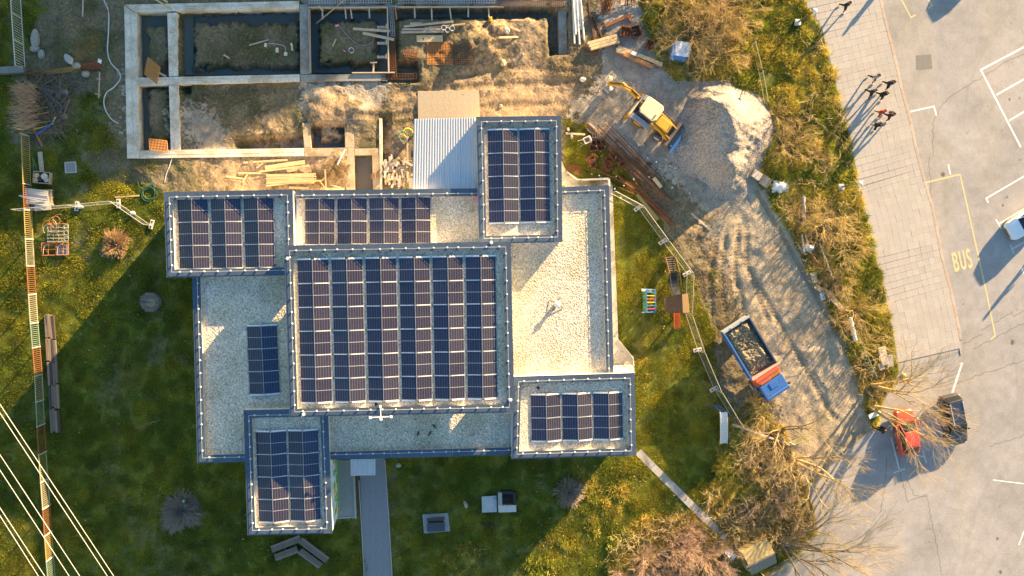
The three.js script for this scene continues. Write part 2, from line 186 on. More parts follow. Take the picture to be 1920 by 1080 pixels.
// colour and relief maps of the ground, laid out in plan at about 4 cm
const TW = 2048, TH = Math.round(TW * GD / GW);
const colData = new Uint8Array(TW * TH * 4), bumpData = new Uint8Array(TW * TH * 4);
{
  const enc = new Uint8Array(4096); for (let i = 0; i < 4096; i++) { const v = i / 4095; enc[i] = Math.round(255 * (v <= 0.0031308 ? v * 12.92 : 1.055 * Math.pow(v, 1 / 2.4) - 0.055)); }
  const E = (v) => enc[Math.max(0, Math.min(4095, v * 4095 | 0))];
  for (let j = 0; j < TH; j++) for (let i = 0; i < TW; i++) {
    const x = X0 + (i + 0.5) / TW * GW, z = Z0 + (j + 0.5) / TH * GD;
    const n1 = noise(x * 0.9 + 3, z * 0.9), n2 = noise(x * 2.7 + 31, z * 2.7 + 7), n3 = noise(x * 7.1, z * 7.1 + 5), n4 = noise(x * 19 + 11, z * 19), n5 = rnd(), big = noise(x * 0.22 + 70, z * 0.22 + 20);
    const wx = x + (n2 - 0.5) * 0.9 + (n3 - 0.5) * 0.5 + (n4 - 0.5) * 0.2, wz = z + (noise(x * 2.7 + 90, z * 2.7) - 0.5) * 0.9 + (noise(x * 7.1 + 60, z * 7.1) - 0.5) * 0.5;
    const soil = smooth(0.3, 0.62, mSoil(wx, wz) + (n2 - 0.5) * 0.35), och = smooth(0.12, 0.75, mOchre(wx, wz) + (n2 - 0.5) * 0.4 + (n3 - 0.5) * 0.25), grey = smooth(0.3, 0.7, mGrey(wx, wz) + (n3 - 0.5) * 0.5 + (n1 - 0.5) * 0.3), lane = smooth(0.3, 0.7, mLane(wx, wz) + (n2 - 0.5) * 0.3), verge = smooth(0.25, 0.75, mVerge(wx, wz) + (n2 - 0.5) * 0.3), lit = smooth(0.2, 0.8, mLitter(wx, wz) + (n3 - 0.5) * 0.5 + (n1 - 0.5) * 0.3), bare = smooth(0.25, 0.85, mBare(wx, wz) + (n3 - 0.5) * 0.5), rut = mRut(x + (n3 - 0.5) * 0.15, z);
    // grass
    const moss = smooth(0.4, 0.85, n1 * 0.45 + big * 0.4 + n2 * 0.25), tired = smooth(0.5, 0.75, noise(x * 0.33 + 11, z * 0.2 + 5) * 0.6 + n2 * 0.45), fine = 0.25 + 1.5 * (0.42 * n4 + 0.22 * n5 + 0.36 * n3);
    let r = lerp(0.1, 0.155, moss) * fine, g = lerp(0.116, 0.148, moss) * fine, b = lerp(0.016, 0.02, moss) * fine, h = 0.35 + 0.4 * (n4 * 0.6 + n5 * 0.4);
    const mix = (k, R, G, B, H, c) => { const f = c; r = lerp(r, R * f, k); g = lerp(g, G * f, k); b = lerp(b, B * f, k); h = lerp(h, H, k); };
    const gr = 0.55 + 0.5 * n4 + 0.4 * n5;
    mix(tired * 0.45, 0.135, 0.118, 0.06, h, 0.45 + 1.0 * (0.5 * n4 + 0.5 * n3));
    mix(bare * 0.9, 0.118, 0.098, 0.062, 0.4 + 0.3 * n4, 0.55 + 0.6 * n3 + 0.3 * n5);
    const dry = smooth(0.35, 0.7, n2 * 0.5 + n3 * 0.3 + n1 * 0.3);
    mix(verge, lerp(0.14, 0.36, dry), lerp(0.14, 0.27, dry), lerp(0.016, 0.06, dry), 0.3 + 0.6 * n4, 0.5 + 0.7 * n4 + 0.3 * n5);
    mix(lit * 0.6, 0.21, 0.135, 0.066, 0.25 + 0.6 * n4, 0.4 + 0.75 * n4 + 0.4 * n5);
    // bare soil of the building site, with stones and straw trodden in
    const wet = smooth(0.45, 0.8, big * 0.5 + n1 * 0.5), st = n5 > 0.955 - 0.03 * n2 ? 1.9 : 1;
    mix(soil, lerp(0.145, 0.085, wet), lerp(0.118, 0.07, wet), lerp(0.073, 0.041, wet), 0.25 + 0.35 * n3 + 0.35 * n4, (0.55 + 0.55 * n3 + 0.35 * n4) * st);
    mix(soil * smooth(10, -2, x) * smooth(0.5, 0.7, n1 * 0.5 + n2 * 0.3 + n3 * 0.25) * (1 - och) * 0.5, 0.07, 0.085, 0.03, h, 0.4 + 1.1 * n4);
    mix(soil * och, 0.29, 0.21, 0.132, 0.3 + 0.3 * n3 + 0.3 * n4, (0.62 + 0.4 * n3 + 0.35 * n4) * (st > 1 ? 1.3 : 1));
    mix(soil * lane, lerp(0.37, 0.29, n1), lerp(0.3, 0.238, n1), lerp(0.21, 0.17, n1), 0.4 + 0.3 * n4 + 0.15 * n5, 0.6 + 0.45 * n4 + 0.35 * n5);
    mix(Math.max(grey * soil, 0), lerp(0.34, 0.23, n1), lerp(0.3, 0.195, n1), lerp(0.245, 0.15, n1), 0.4 + 0.35 * n4 + 0.2 * n5, gr * (0.75 + 0.4 * n2));
    mix(soil * lane * smooth(0.5, 0.75, noise(x * 0.55 + 3, z * 0.4) * 0.6 + n2 * 0.45) * 0.4, 0.16, 0.12, 0.078, h, 0.5 + n3);
    mix(soil * rut * 0.55, 0.15, 0.112, 0.07, h - 0.2, 0.6 + 0.8 * n4);
    const along = Math.sin((x * 0.94 + z * 0.35) * 26) * 0.5 + 0.5, across = Math.sin((x * 0.1 + z) * 22) * 0.5 + 0.5;
    h += soil * rut * (0.1 + 0.3 * n2) * ((x < 22 ? along : across) - 0.5);
    const k = (j * TW + i) * 4; colData[k] = E(r); colData[k + 1] = E(g); colData[k + 2] = E(b); colData[k + 3] = 255;
    bumpData[k] = bumpData[k + 1] = bumpData[k + 2] = Math.round(255 * clamp(h)); bumpData[k + 3] = 255;
  }
}
const dataTex = (d, w, h, srgb) => { const t = new THREE.DataTexture(d, w, h); t.magFilter = THREE.LinearFilter; t.minFilter = THREE.LinearMipmapLinearFilter; t.generateMipmaps = true; t.anisotropy = 8; if (srgb) t.colorSpace = THREE.SRGBColorSpace; t.needsUpdate = true; return t; };
const groundMat = new THREE.MeshPhysicalMaterial({ specularIntensity: 0.25, map: dataTex(colData, TW, TH, true), bumpMap: dataTex(bumpData, TW, TH, false), bumpScale: 0.07, roughness: 1 });
{
  const cs = 0.17, nx = Math.round(GW / cs), nz = Math.round(GD / cs), pos = new Float32Array((nx + 1) * (nz + 1) * 3), uv = new Float32Array((nx + 1) * (nz + 1) * 2);
  for (let j = 0; j <= nz; j++) for (let i = 0; i <= nx; i++) {
    const k = j * (nx + 1) + i, x = X0 + i / nx * GW, z = Z0 + j / nz * GD, edge = Math.min(i, j, nx - i, nz - j);
    pos[k * 3] = x; pos[k * 3 + 1] = edge === 0 ? -0.03 : groundH(x, z); pos[k * 3 + 2] = z; uv[k * 2] = i / nx; uv[k * 2 + 1] = j / nz;
  }
  const all = [], zone = { ground: [], building_site: [], gravel_yard: [], verge: [] };
  for (let j = 0; j < nz; j++) for (let i = 0; i < nx; i++) {
    const a = j * (nx + 1) + i, b = a + nx + 1, x = X0 + (i + 0.5) / nx * GW, z = Z0 + (j + 0.5) / nz * GD;
    const t = mLane(x, z) > 0.5 || mGrey(x, z) > 0.6 && x > 10 ? zone.gravel_yard : mSoil(x, z) > 0.5 ? zone.building_site : mVerge(x, z) > 0.5 ? zone.verge : zone.ground;
    t.push(a, b, a + 1, a + 1, b, b + 1); all.push(a, b, a + 1, a + 1, b, b + 1);
  }
  const P0 = new THREE.BufferAttribute(pos, 3), U0 = new THREE.BufferAttribute(uv, 2), g0 = new THREE.BufferGeometry(); g0.setAttribute('position', P0); g0.setIndex(all); g0.computeVertexNormals();
  for (const k in zone) {                              // the zones share their edge vertices and normals, so the ground stays one sheet
    const map = new Map(), ix = zone[k].map((v) => { if (!map.has(v)) map.set(v, map.size); return map.get(v); }), n = map.size, p = new Float32Array(n * 3), q = new Float32Array(n * 3), u = new Float32Array(n * 2), N = g0.attributes.normal.array;
    for (const [v, m] of map) { for (let c = 0; c < 3; c++) { p[m * 3 + c] = pos[v * 3 + c]; q[m * 3 + c] = N[v * 3 + c]; } u[m * 2] = uv[v * 2]; u[m * 2 + 1] = uv[v * 2 + 1]; }
    if (k === 'ground') {                              // outward to the horizon
      const F = 480, far = [[X0, Z0], [X1, Z0], [X1, Z1], [X0, Z1]], out = [[-F, -F], [F, -F], [F, F], [-F, F]], P2 = Array.from(p), Q2 = Array.from(q), U2 = Array.from(u);
      for (let s = 0; s < 4; s++) { const e = (s + 1) % 4, b = P2.length / 3; for (const [x, z] of [far[s], far[e], out[e], out[s]]) { P2.push(x, -0.03, z); Q2.push(0, 1, 0); U2.push((x - X0) / GW * 0 + 0.03, 0.6 + 0.0001 * z); } ix.push(b, b + 1, b + 2, b, b + 2, b + 3); }
      const g = new THREE.BufferGeometry(); g.setAttribute('position', new THREE.Float32BufferAttribute(P2, 3)); g.setAttribute('normal', new THREE.Float32BufferAttribute(Q2, 3)); g.setAttribute('uv', new THREE.Float32BufferAttribute(U2, 2)); g.setIndex(ix); struct(k, g, groundMat); continue;
    }
    const g = new THREE.BufferGeometry(); g.setAttribute('position', new THREE.BufferAttribute(p, 3)); g.setAttribute('normal', new THREE.BufferAttribute(q, 3)); g.setAttribute('uv', new THREE.BufferAttribute(u, 2)); g.setIndex(ix); struct(k, g, groundMat);
  }
}
const onGround = (px, py, dy = 0) => { const p = P(px, py, 0); p.y = groundH(p.x, p.z) + dy; return p; };
// ---------------------------------------------------------------- car park, pavement, paths
const AX0 = 27, AX1 = 57, AZ0 = -26, AZ1 = 30;
{
  const w = 1024, h = 1912, c = document.createElement('canvas'); c.width = w; c.height = h; const x = c.getContext('2d'); x.fillStyle = '#000'; x.fillRect(0, 0, w, h);
  const q = (px, py) => { const p = P(px, py, 0); return [(p.x - AX0) / (AX1 - AX0) * w, (p.z - AZ0) / (AZ1 - AZ0) * h]; };
  const line = (pts, wd, v, ch, jig = 3) => { x.strokeStyle = ch ? `rgba(0,${v},0,1)` : `rgba(${v},0,0,1)`; x.globalCompositeOperation = 'lighter'; x.lineWidth = wd; x.lineJoin = 'round'; x.lineCap = 'round'; x.beginPath(); pts.forEach(([a, b], i) => { const [u, s] = q(a, b); if (!i) x.moveTo(u, s); else { const [u0, s0] = q(...pts[i - 1]), n = Math.ceil(Math.hypot(u - u0, s - s0) / 9); for (let k = 1; k <= n; k++) x.lineTo(lerp(u0, u, k / n) + rr(-jig, jig), lerp(s0, s, k / n) + rr(-jig, jig)); } }); x.stroke(); };
  for (const p of [[[1690, 700], [1740, 682], [1804, 660]], [[1742, 295], [1744, 327], [1746, 342], [1744, 355], [1747, 382]], [[1920, 102], [1895, 110], [1775, 186], [1750, 225], [1749, 290]], [[1840, 620], [1898, 586], [1901, 594], [1920, 582]], [[1806, 645], [1817, 639], [1840, 627]], [[1827, 654], [1920, 605]], [[1790, 720], [1845, 700], [1920, 676]], [[1690, 850], [1686, 880], [1701, 940]], [[1662, 860], [1656, 935], [1650, 960]], [[1701, 941], [1737, 929], [1750, 990], [1767, 1080]], [[1855, 837], [1920, 816]], [[1700, 900], [1715, 930], [1737, 929]]]) line(p, 2, 230);
  for (let i = 0; i < 130; i++) { const a = rr(1700, 1930), b = rr(900, 1090); if (Math.hypot((a - 1850) / 110, (b - 990) / 80) < 1) line([[a, b], [a + rr(-12, 12), b + rr(-12, 12)], [a + rr(-20, 20), b + rr(-20, 20)]], 1, 110, false, 2); }
  for (let i = 0; i < 26; i++) { const a = rr(1690, 1900), b = rr(120, 680); line([[a, b], [a + rr(-14, 14), b + rr(-14, 14)]], 1, 70, false, 2); }
  for (const [p, wd, v] of [[[[1895, 20], [1845, 95], [1815, 160], [1806, 240]], 9, 60], [[[1905, 680], [1908, 740], [1900, 810]], 8, 60], [[[1925, 780], [1870, 870], [1830, 960], [1800, 1080]], 12, 50], [[[1930, 950], [1880, 1020], [1840, 1085]], 12, 60], [[[1770, 360], [1776, 420], [1795, 470]], 8, 50], [[[1700, 90], [1760, 300], [1800, 450]], 14, 26]]) line(p, wd, v, true, 1);
  const d = x.getImageData(0, 0, w, h).data;
  const spots = []; for (let i = 0; i < 40; i++) { const p = P(rr(1690, 1920), rr(0, 1080)); spots.push([p.x, p.z, rr(0.03, 0.12), rr(0.45, 0.85)]); } for (const [a, b, r] of [[1893, 186, 0.16], [1912, 184, 0.12], [1898, 642, 0.28], [1870, 1010, 0.2], [1876, 1072, 0.25], [1768, 327, 0.3], [1888, 370, 0.15], [1880, 385, 0.15], [1806, 570, 0.1]]) { const p = P(a, b); spots.push([p.x, p.z, r, 0.35]); }
  const map = pixelsOf(w, h, (i, j) => {
    const X = AX0 + (i + 0.5) / w * (AX1 - AX0), Z = AZ0 + (j + 0.5) / h * (AZ1 - AZ0), k = (j * w + i) * 4;
    const n1 = fbm(X * 0.3, Z * 0.3, 3), n2 = fbm(X * 1.7 + 9, Z * 1.7, 3), n3 = noise(X * 11, Z * 11), n4 = rnd();
    let v = 0.23 * (0.53 + 0.52 * n1 + 0.34 * n2 + 0.16 * n3 + 0.28 * n4), warm = smooth(0.45, 0.7, noise(X * 0.5 + 7, Z * 0.12 + 4)) * smooth(18, 4, Math.abs(X - 38)) * 0.35;
    for (const [a, b, r, s] of spots) { const q2 = Math.hypot(X - a, Z - b) * (0.7 + 0.7 * n3); if (q2 < r) v *= lerp(s, 1, smooth(0.3, 1, q2 / r)); }
    v *= 1 - 0.5 * d[k] / 255; v *= 1 - 0.5 * d[k + 1] / 255 * n3;
    return [v * (1.04 + 0.1 * warm + 0.03 * n1), v * (1.0 + 0.03 * warm), v * (0.98 - 0.16 * warm)];
  });
  map.wrapS = map.wrapT = THREE.ClampToEdgeWrapping;
  const fineBump = pixelsOf(256, 256, (i, j) => clamp(0.2 + 0.6 * grainB[j * 256 + i]), false); fineBump.repeat.set(30, 56);
  const g = flat([...LOT.map(([a, b]) => P(a, b)), ], 0), p = g.attributes.position, uv = g.attributes.uv;
  for (let i = 0; i < p.count; i++) uv.setXY(i, (p.getX(i) - AX0) / (AX1 - AX0), (p.getZ(i) - AZ0) / (AZ1 - AZ0));
  const lot = struct('car_park', g, new THREE.MeshStandardMaterial({ map, roughness: 0.9, bumpMap: fineBump, bumpScale: 0.006 }));
  // painted markings
  const whiteLine = worn(0.62, 0.62, 0.6, 0.7), yellowLine = worn(0.5, 0.41, 0.2, 0.75), faint = worn(0.42, 0.42, 0.41, 0.8);
  const mark = (pts, wd, m) => { const w0 = pts.map(([a, b]) => P(a, b)), l = offsetLine0(w0, wd / 2), r = offsetLine0(w0, -wd / 2); return struct('road_marking', flat([...l, ...r.reverse()], 0.004), m); };
  mark([[1928, 84], [1839, 131], [1914, 276]], 0.16, whiteLine); mark([[1868, 178], [1928, 144]], 0.14, whiteLine); mark([[1892, 226], [1928, 205]], 0.14, whiteLine);
  mark([[1706, 209.5], [1751, 199.5], [1756, 217]], 0.13, whiteLine); mark([[1686, -8], [1708, 33], [1717, 28]], 0.11, yellowLine); mark([[1736, -8], [1748, 10], [1740, 16]], 0.12, yellowLine);
  mark([[1778, 308], [1782, 327]], 0.13, whiteLine); mark([[1733, 343], [1800, 327], [1850, 550], [1866, 630], [1857, 637]], 0.13, yellowLine);
  mark([[1928, 326], [1849, 372], [1853, 380]], 0.13, whiteLine); mark([[1867, 411], [1877, 428]], 0.13, whiteLine); mark([[1874, 419], [1928, 387]], 0.13, whiteLine); mark([[1894, 458], [1901, 475]], 0.13, faint); mark([[1899, 466], [1928, 450]], 0.13, faint); mark([[1915, 502], [1922, 516]], 0.13, whiteLine);
  mark([[1804, 680], [1784, 741]], 0.2, whiteLine); mark([[1671, 820], [1686, 880]], 0.14, faint); mark([[1675, 887], [1697, 879]], 0.12, faint); mark([[1862, 900], [1928, 908]], 0.1, whiteLine); mark([[1920, 996], [1910, 1022]], 0.12, whiteLine); mark([[1730, 845], [1737, 868]], 0.1, faint); mark([[1602, 920], [1598, 930]], 0.1, faint);
  const font = await new FontLoader().loadAsync('fonts/droid/droid_sans_bold.typeface.json');
  const tg = new TextGeometry('BUS', { font, size: 1, depth: 0.002, curveSegments: 6 }); tg.computeBoundingBox(); const bb = tg.boundingBox;
  tg.translate(-(bb.min.x + bb.max.x) / 2, -(bb.min.y + bb.max.y) / 2, 0); tg.scale(1.72 / (bb.max.x - bb.min.x), 1.72 / (bb.max.y - bb.min.y), 1); tg.rotateX(-Math.PI / 2); tg.rotateY(0.23); const bp = P(1804, 488); tg.translate(bp.x, 0.004, bp.z);
  struct('road_marking', tg, yellowLine);
  const patch = struct('road_patch', flat([[1717, 104], [1746, 102], [1748, 129], [1718, 131]].map(([a, b]) => P(a, b)), 0.004), worn(0.165, 0.16, 0.15, 0.95));
}
function offsetLine0(pts, d) { const n = pts.length, out = []; for (let i = 0; i < n; i++) { const a = pts[Math.max(0, i - 1)], c = pts[Math.min(n - 1, i + 1)], b = pts[i]; const f = (u, v) => V(-(v.z - u.z), 0, v.x - u.x).normalize(); const n1 = i ? f(a, b) : f(b, c), n2 = i < n - 1 ? f(b, c) : n1, m = n1.clone().add(n2).normalize(); out.push(b.clone().addScaledVector(m, d / Math.max(0.3, m.dot(n1)))); } return out; }
// pavement of square slabs with a kerb of long stones
{
  const L = WALKL.map(([a, b]) => P(a, b)), R = WALKR.map(([a, b]) => P(a, b));
  const bed = struct('pavement', prism([...L, ...R.slice().reverse()], -0.08, 0.012), worn(0.295, 0.272, 0.246, 0.95));
  const poly = [...L, ...R.slice().reverse()], lens = [0]; for (let i = 1; i < R.length; i++) lens.push(lens[i - 1] + R[i].distanceTo(R[i - 1]));
  const along = (s) => { let i = 1; while (i < lens.length - 1 && lens[i] < s) i++; const t = (s - lens[i - 1]) / (lens[i] - lens[i - 1]); return R[i - 1].clone().lerp(R[i], t); };
  const total = lens[lens.length - 1], pitch = 0.545, geo = new THREE.BoxGeometry(1, 0.06, 1), slabs = [];
  const tones = [[0.345, 0.318, 0.29], [0.335, 0.307, 0.278], [0.355, 0.328, 0.298], [0.338, 0.305, 0.275], [0.322, 0.298, 0.272]].map(([r, g, b]) => worn(r, g, b, 0.92));
  const smoothed = (s) => { const a = along(clamp(s - 3, 0, total)), b = along(clamp(s + 3, 0, total)); return b.sub(a).normalize(); };
  for (let r = 0; r < total / pitch; r++) {
    const s = (r + 0.5) * pitch, o = along(s), dir = smoothed(s), side = V(-dir.z, 0, dir.x); if (side.x > 0) side.multiplyScalar(-1);
    let far = 0.3; while (far < 9 && inPoly(poly, o.x + side.x * (far + 0.02), o.z + side.z * (far + 0.02))) far += 0.02;
    for (let u = 0.13; u < far - 0.1; u += pitch) {
      const w = Math.min(pitch, far - 0.06 - u), c = o.clone().addScaledVector(side, u + w / 2); if (w < 0.1) continue;
      slabs.push([c, Math.atan2(-dir.z, dir.x), tones[Math.floor(clamp(fbm(c.x * 0.5, c.z * 0.5, 2) * 1.5 - 0.25 + rr(-0.16, 0.16), 0, 0.999) * 5)], w]);
    }
  }
  slabs.sort((a, b) => a[0].length() - b[0].length());
  const mk = ([c, a, , w]) => new THREE.Matrix4().compose(V(c.x, 0.016 + rr(-0.004, 0.004), c.z), new THREE.Quaternion().setFromEuler(new THREE.Euler(rr(-0.006, 0.006), a, rr(-0.006, 0.006))), V(pitch - 0.008, 1, w - 0.008));
  slabs.forEach((s, i) => { if (i < 300) { const m = part(bed, 'slab', geo, s[2]); m.applyMatrix4(mk(s)); } });
  const rest = tones.map(() => []); slabs.slice(300).forEach((s) => rest[tones.indexOf(s[2])].push(geo.clone().applyMatrix4(mk(s))));
  rest.forEach((g, i) => { if (g.length) part(bed, 'slab_field', g, tones[i]).userData.kind = 'stuff'; });
  const kerb = struct('kerb', [box(0.01, 0.01, 0.01, R[0].x, -0.1, R[0].z)], tones[3]);
  const kt = [worn(0.36, 0.27, 0.2, 0.9), worn(0.33, 0.27, 0.22, 0.9), worn(0.4, 0.32, 0.25, 0.9)];
  for (let s = 0.5; s < total - 0.5; s += 1) { const a = along(s - 0.494), b = along(s + 0.494), m = part(kerb, 'kerb_stone', rbox(a.distanceTo(b), 0.2, 0.24, 0.02), kt[Math.floor(rnd() * 3)]); m.applyMatrix4(frameOf(a, b)); m.position.y = -0.055; }
  struct('pavement_edging', [...Array(L.length - 1)].map((_, i) => bar(V(L[i].x, -0.02, L[i].z), V(L[i + 1].x, -0.02, L[i + 1].z), 0.09, 0.13)), worn(0.2, 0.18, 0.16, 0.9));
}
// entrance drive, slab path, aprons, patio
{
  const tar = worn(0.18, 0.185, 0.2, 0.9), con = worn(0.34, 0.31, 0.275, 0.92), conG = worn(0.24, 0.235, 0.225, 0.92);
  const W = (l) => l.map(([a, b]) => P(a, b));
  const drive = struct('entrance_drive', prism(W([[674, 855], [722, 855], [729, 960], [736, 1100], [684, 1100], [678, 960]]), -0.1, 0.07), tar);
  for (const s of [[[673, 900], [678, 985], [684, 1100]], [[721.5, 862], [729, 970], [736.5, 1100]]]) { const q = W(s).map((p) => p.setY(0.03)); struct('path_edging', [bar(q[0], q[1], 0.07, 0.16), bar(q[1], q[2], 0.07, 0.16)], con); }
  struct('patio', prism(W([[615, 862], [664, 862], [668, 968], [628, 972], [616, 980]]), -0.1, 0.08), conG);
  struct('path_edging', [bar(P(663, 880, 0.06), P(667, 972, 0.06), 0.16, 0.2), bar(P(625, 972, 0.05), P(668, 969, 0.05), 0.1, 0.18)], con);
  struct('planting_strip', prism(W([[668, 890], [675, 890], [677, 968], [669, 968]]), -0.1, 0.05), worn(0.08, 0.055, 0.035, 1));
  struct('apron', prism(W([[1050, 296], [1062, 322], [1081, 336], [1138, 334], [1148, 344], [1159, 636], [1187, 670], [1189, 702], [1140, 702], [1130, 364], [1050, 364]]), -0.1, 0.06), con);
  struct('path_edging', [bar(P(1158, 636, 0.06), P(1187, 671, 0.06), 0.1, 0.2), bar(P(1187, 671, 0.06), P(1189, 702, 0.06), 0.1, 0.2), bar(P(1062, 322, 0.06), P(1082, 337, 0.06), 0.12, 0.24), bar(P(1082, 337, 0.06), P(1140, 334, 0.06), 0.12, 0.24)], worn(0.42, 0.37, 0.31, 0.9));
  struct('light_well', [...(() => { const q = [P(1090, 338, 0), P(1140, 336, 0), P(1141, 350, 0), P(1090, 352, 0)]; return [bar(q[0], q[1], 0.12, 0.9), bar(q[1], q[2], 0.12, 0.9)]; })()], worn(0.5, 0.47, 0.42, 0.9));
  const block = struct('garden_wall', [box(1.4, 1.2, 0.5, P(1167, 690).x, 0.6, P(1167, 690).z)], wallWhite);
  struct('concrete_pad', prism(W([[783, 171.5], [897, 170], [900, 226], [784, 226]]), -0.3, 0.1, 0.012), worn(0.33, 0.275, 0.2, 0.95));
  // path of concrete slabs across the lawn
  const a = P(1196, 847), b = P(1374, 1024), n = 16, path = struct('slab_path', bar(V(a.x, -0.06, a.z), V(b.x, -0.06, b.z), 0.5, 0.1), conG);
  const st = [worn(0.33, 0.3, 0.26, 0.92), worn(0.29, 0.265, 0.235, 0.92), worn(0.36, 0.33, 0.285, 0.92)];
  for (let i = 0; i < n; i++) { const u = a.clone().lerp(b, (i + 0.012) / n), v = a.clone().lerp(b, (i + 0.988) / n); u.y = v.y = 0.035 + rr(-0.012, 0.012); part(path, 'slab', bar(u, v, 0.62 + rr(-0.02, 0.02), 0.09), st[i % 3]); }
  for (const [px, py, w, label] of [[133, 314, 0.72, 'square grey drain cover in the muddy grass near the fence']]) { const p = onGround(px, py, 0.02), t = thing('drain_cover', label, 'drain cover', p, 0.06); part(t, 'frame', [box(w + 0.14, 0.08, w + 0.14, 0, 0, 0)], M.concrete); part(t, 'lid', [rbox(w - 0.04, 0.06, w - 0.04, 0.02, 0, 0.03, 0)], M.concreteDark); }
}
// ---------------------------------------------------------------- foundations, trenches, formwork, timber and reinforcement
const stainMap = (() => { const n = 512, a = wrapNoise(n, 6, 4), b2 = wrapNoise(n, 40, 3), d = wrapNoise(n, 150, 1); const t = pixelsOf(n, n, (i, j) => { const k = j * n + i, st = smooth(0.52, 0.68, a[k] * 0.7 + b2[k] * 0.35), v = (0.72 + 0.4 * (b2[k] - 0.5) + 0.24 * (d[k] - 0.5)) * (1 - 0.3 * st); return [v, v * (1 - 0.09 * st), v * (0.97 - 0.2 * st)]; }); t.repeat.set(0.2, 0.2); return t; })();
const stained = (r, g, b) => mat(r / 0.66, g / 0.66, b / 0.66, 0.92, { map: stainMap });
const beamOld = stained(0.56, 0.51, 0.44), beamNew = stained(0.22, 0.215, 0.2), beamDirt = stained(0.34, 0.28, 0.2), rustSunPaint = worn(0.42, 0.19, 0.055, 0.9), offcut = wood(0.5, 0.42, 0.33);  // the brighter rust has sunlight put into its colour
{
  const t = thing('concrete_foundation', 'pale concrete strip foundation forming rectangular cells around soil and water', 'foundation');
  const B = (pts, m, top = 0.14, bot = -1.35, label) => part(t, 'beam', prism(pts.map(([a, b]) => P(a, b, top)), bot, top + rr(-0.012, 0.012), 0.015), m, label);
  B([[232.5, 9], [250, 23], [256, 24], [262, 297], [238, 297]], beamOld); B([[234, 8.6], [560.5, 1.5], [560.5, 15.4], [250.5, 22.6]], beamOld);
  B([[313.5, 24], [332, 23.5], [333.5, 142.5], [316.5, 143]], beamOld); B([[316.5, 160], [334, 159.5], [338, 281], [320, 281.5]], beamOld);
  B([[257.5, 145.5], [562, 139.2], [562, 152.8], [258, 159.8]], beamOld); B([[262.8, 282.2], [570, 277.8], [570, 292.2], [262.8, 297]], beamOld);
  const g = 'fresh dark grey concrete beam';
  B([[561.5, 8], [577, 8], [580, 138.5], [563, 139]], beamNew, 0.15, -1.35, g); B([[563, 139.8], [721, 138.5], [722.5, 151.5], [563.5, 152.6]], beamNew, 0.15, -1.35, g);
  B([[562, 0], [735, -1], [1064, 2], [1064, 12], [577.6, 14]], beamNew, 0.05, -1.35, g); B([[1046.5, 16], [1062, 16], [1064, 103], [1048, 103]], beamNew, -0.3, -1.3, g);
  B([[566.5, 231], [581.5, 231], [583.5, 277], [570.5, 277.5]], beamDirt); B([[570.8, 278], [650, 277], [650, 293.5], [571, 293]], beamDirt); B([[646.5, 236], [663, 236], [664, 276.5], [647, 276.6]], beamDirt, 0.1); B([[650.8, 277], [664, 277], [665, 357], [649, 357]], beamDirt, 0.1);
  B([[697.5, 290], [710, 290], [711, 357], [699, 357]], beamDirt, 0.1); B([[664.8, 279], [710, 278], [710, 289.5], [664.8, 291.5]], beamDirt, 0.1); B([[710.8, 222], [716.5, 222], [717, 356], [711.6, 356]], beamOld, 0.12);
  // casting lines of the formwork boards on the old beams
  for (const [u, v] of [[[262, 151], [560, 145]], [[245, 28], [251, 292]], [[322, 30], [328, 278]], [[262, 290], [560, 285]], [[262, 17], [556, 8]]]) part(t, 'board_ridge', bar(P(...u, 0.155), P(...v, 0.155), 0.035, 0.02), beamOld);
  for (const [x, y, r] of [[258, 90, 0.1], [320, 60, 0.12], [570, 70, 0.12], [261, 250, 0.1]]) { const p = P(x, y, 0.14); part(t, 'bar_end', rod(p, p.clone().add(V(0.25, 0.2, 0.1)), 0.012), M.darkMetal); }
}
{ // standing water and mud in the trenches
  const murk = new THREE.MeshPhysicalMaterial({ color: new THREE.Color().setRGB(0.13, 0.125, 0.09), roughness: 0.25, specularIntensity: 0.4 }), dark = new THREE.MeshPhysicalMaterial({ color: new THREE.Color().setRGB(0.12, 0.12, 0.105), roughness: 0.25, specularIntensity: 0.4, bumpMap: wornMap, bumpScale: 0.05 }), mud = worn(0.145, 0.115, 0.07, 0.35);
  const Wt = (pts, y, m) => struct('trench_water', flat(pts.map(([a, b]) => P(a, b, y)), y), m);
  Wt(rect(258, 25, 316, 143), -1.02, murk); Wt(rect(339, 24, 363, 141), -1.02, murk); Wt([[363, 118], [562, 112], [562, 139], [363, 141]], -1.08, dark); Wt([[363, 24], [562, 16], [562, 48], [363, 52]], -1.14, dark); Wt([[261, 162], [278, 162], [282, 281], [263, 281]], -0.98, murk); Wt([[278, 258], [320, 257], [320, 281], [278, 281]], -1.02, dark);
  Wt(rect(580, 16, 727, 137), -1.2, dark); Wt(rect(585, 256, 646, 277), -1.0, dark); Wt(rect(665, 292, 698, 356), -0.72, mud); Wt(rect(745, 16, 1028, 33), -1.12, dark);
}
const J = (px, py, dy = 0.03) => onGround(px, py, dy);
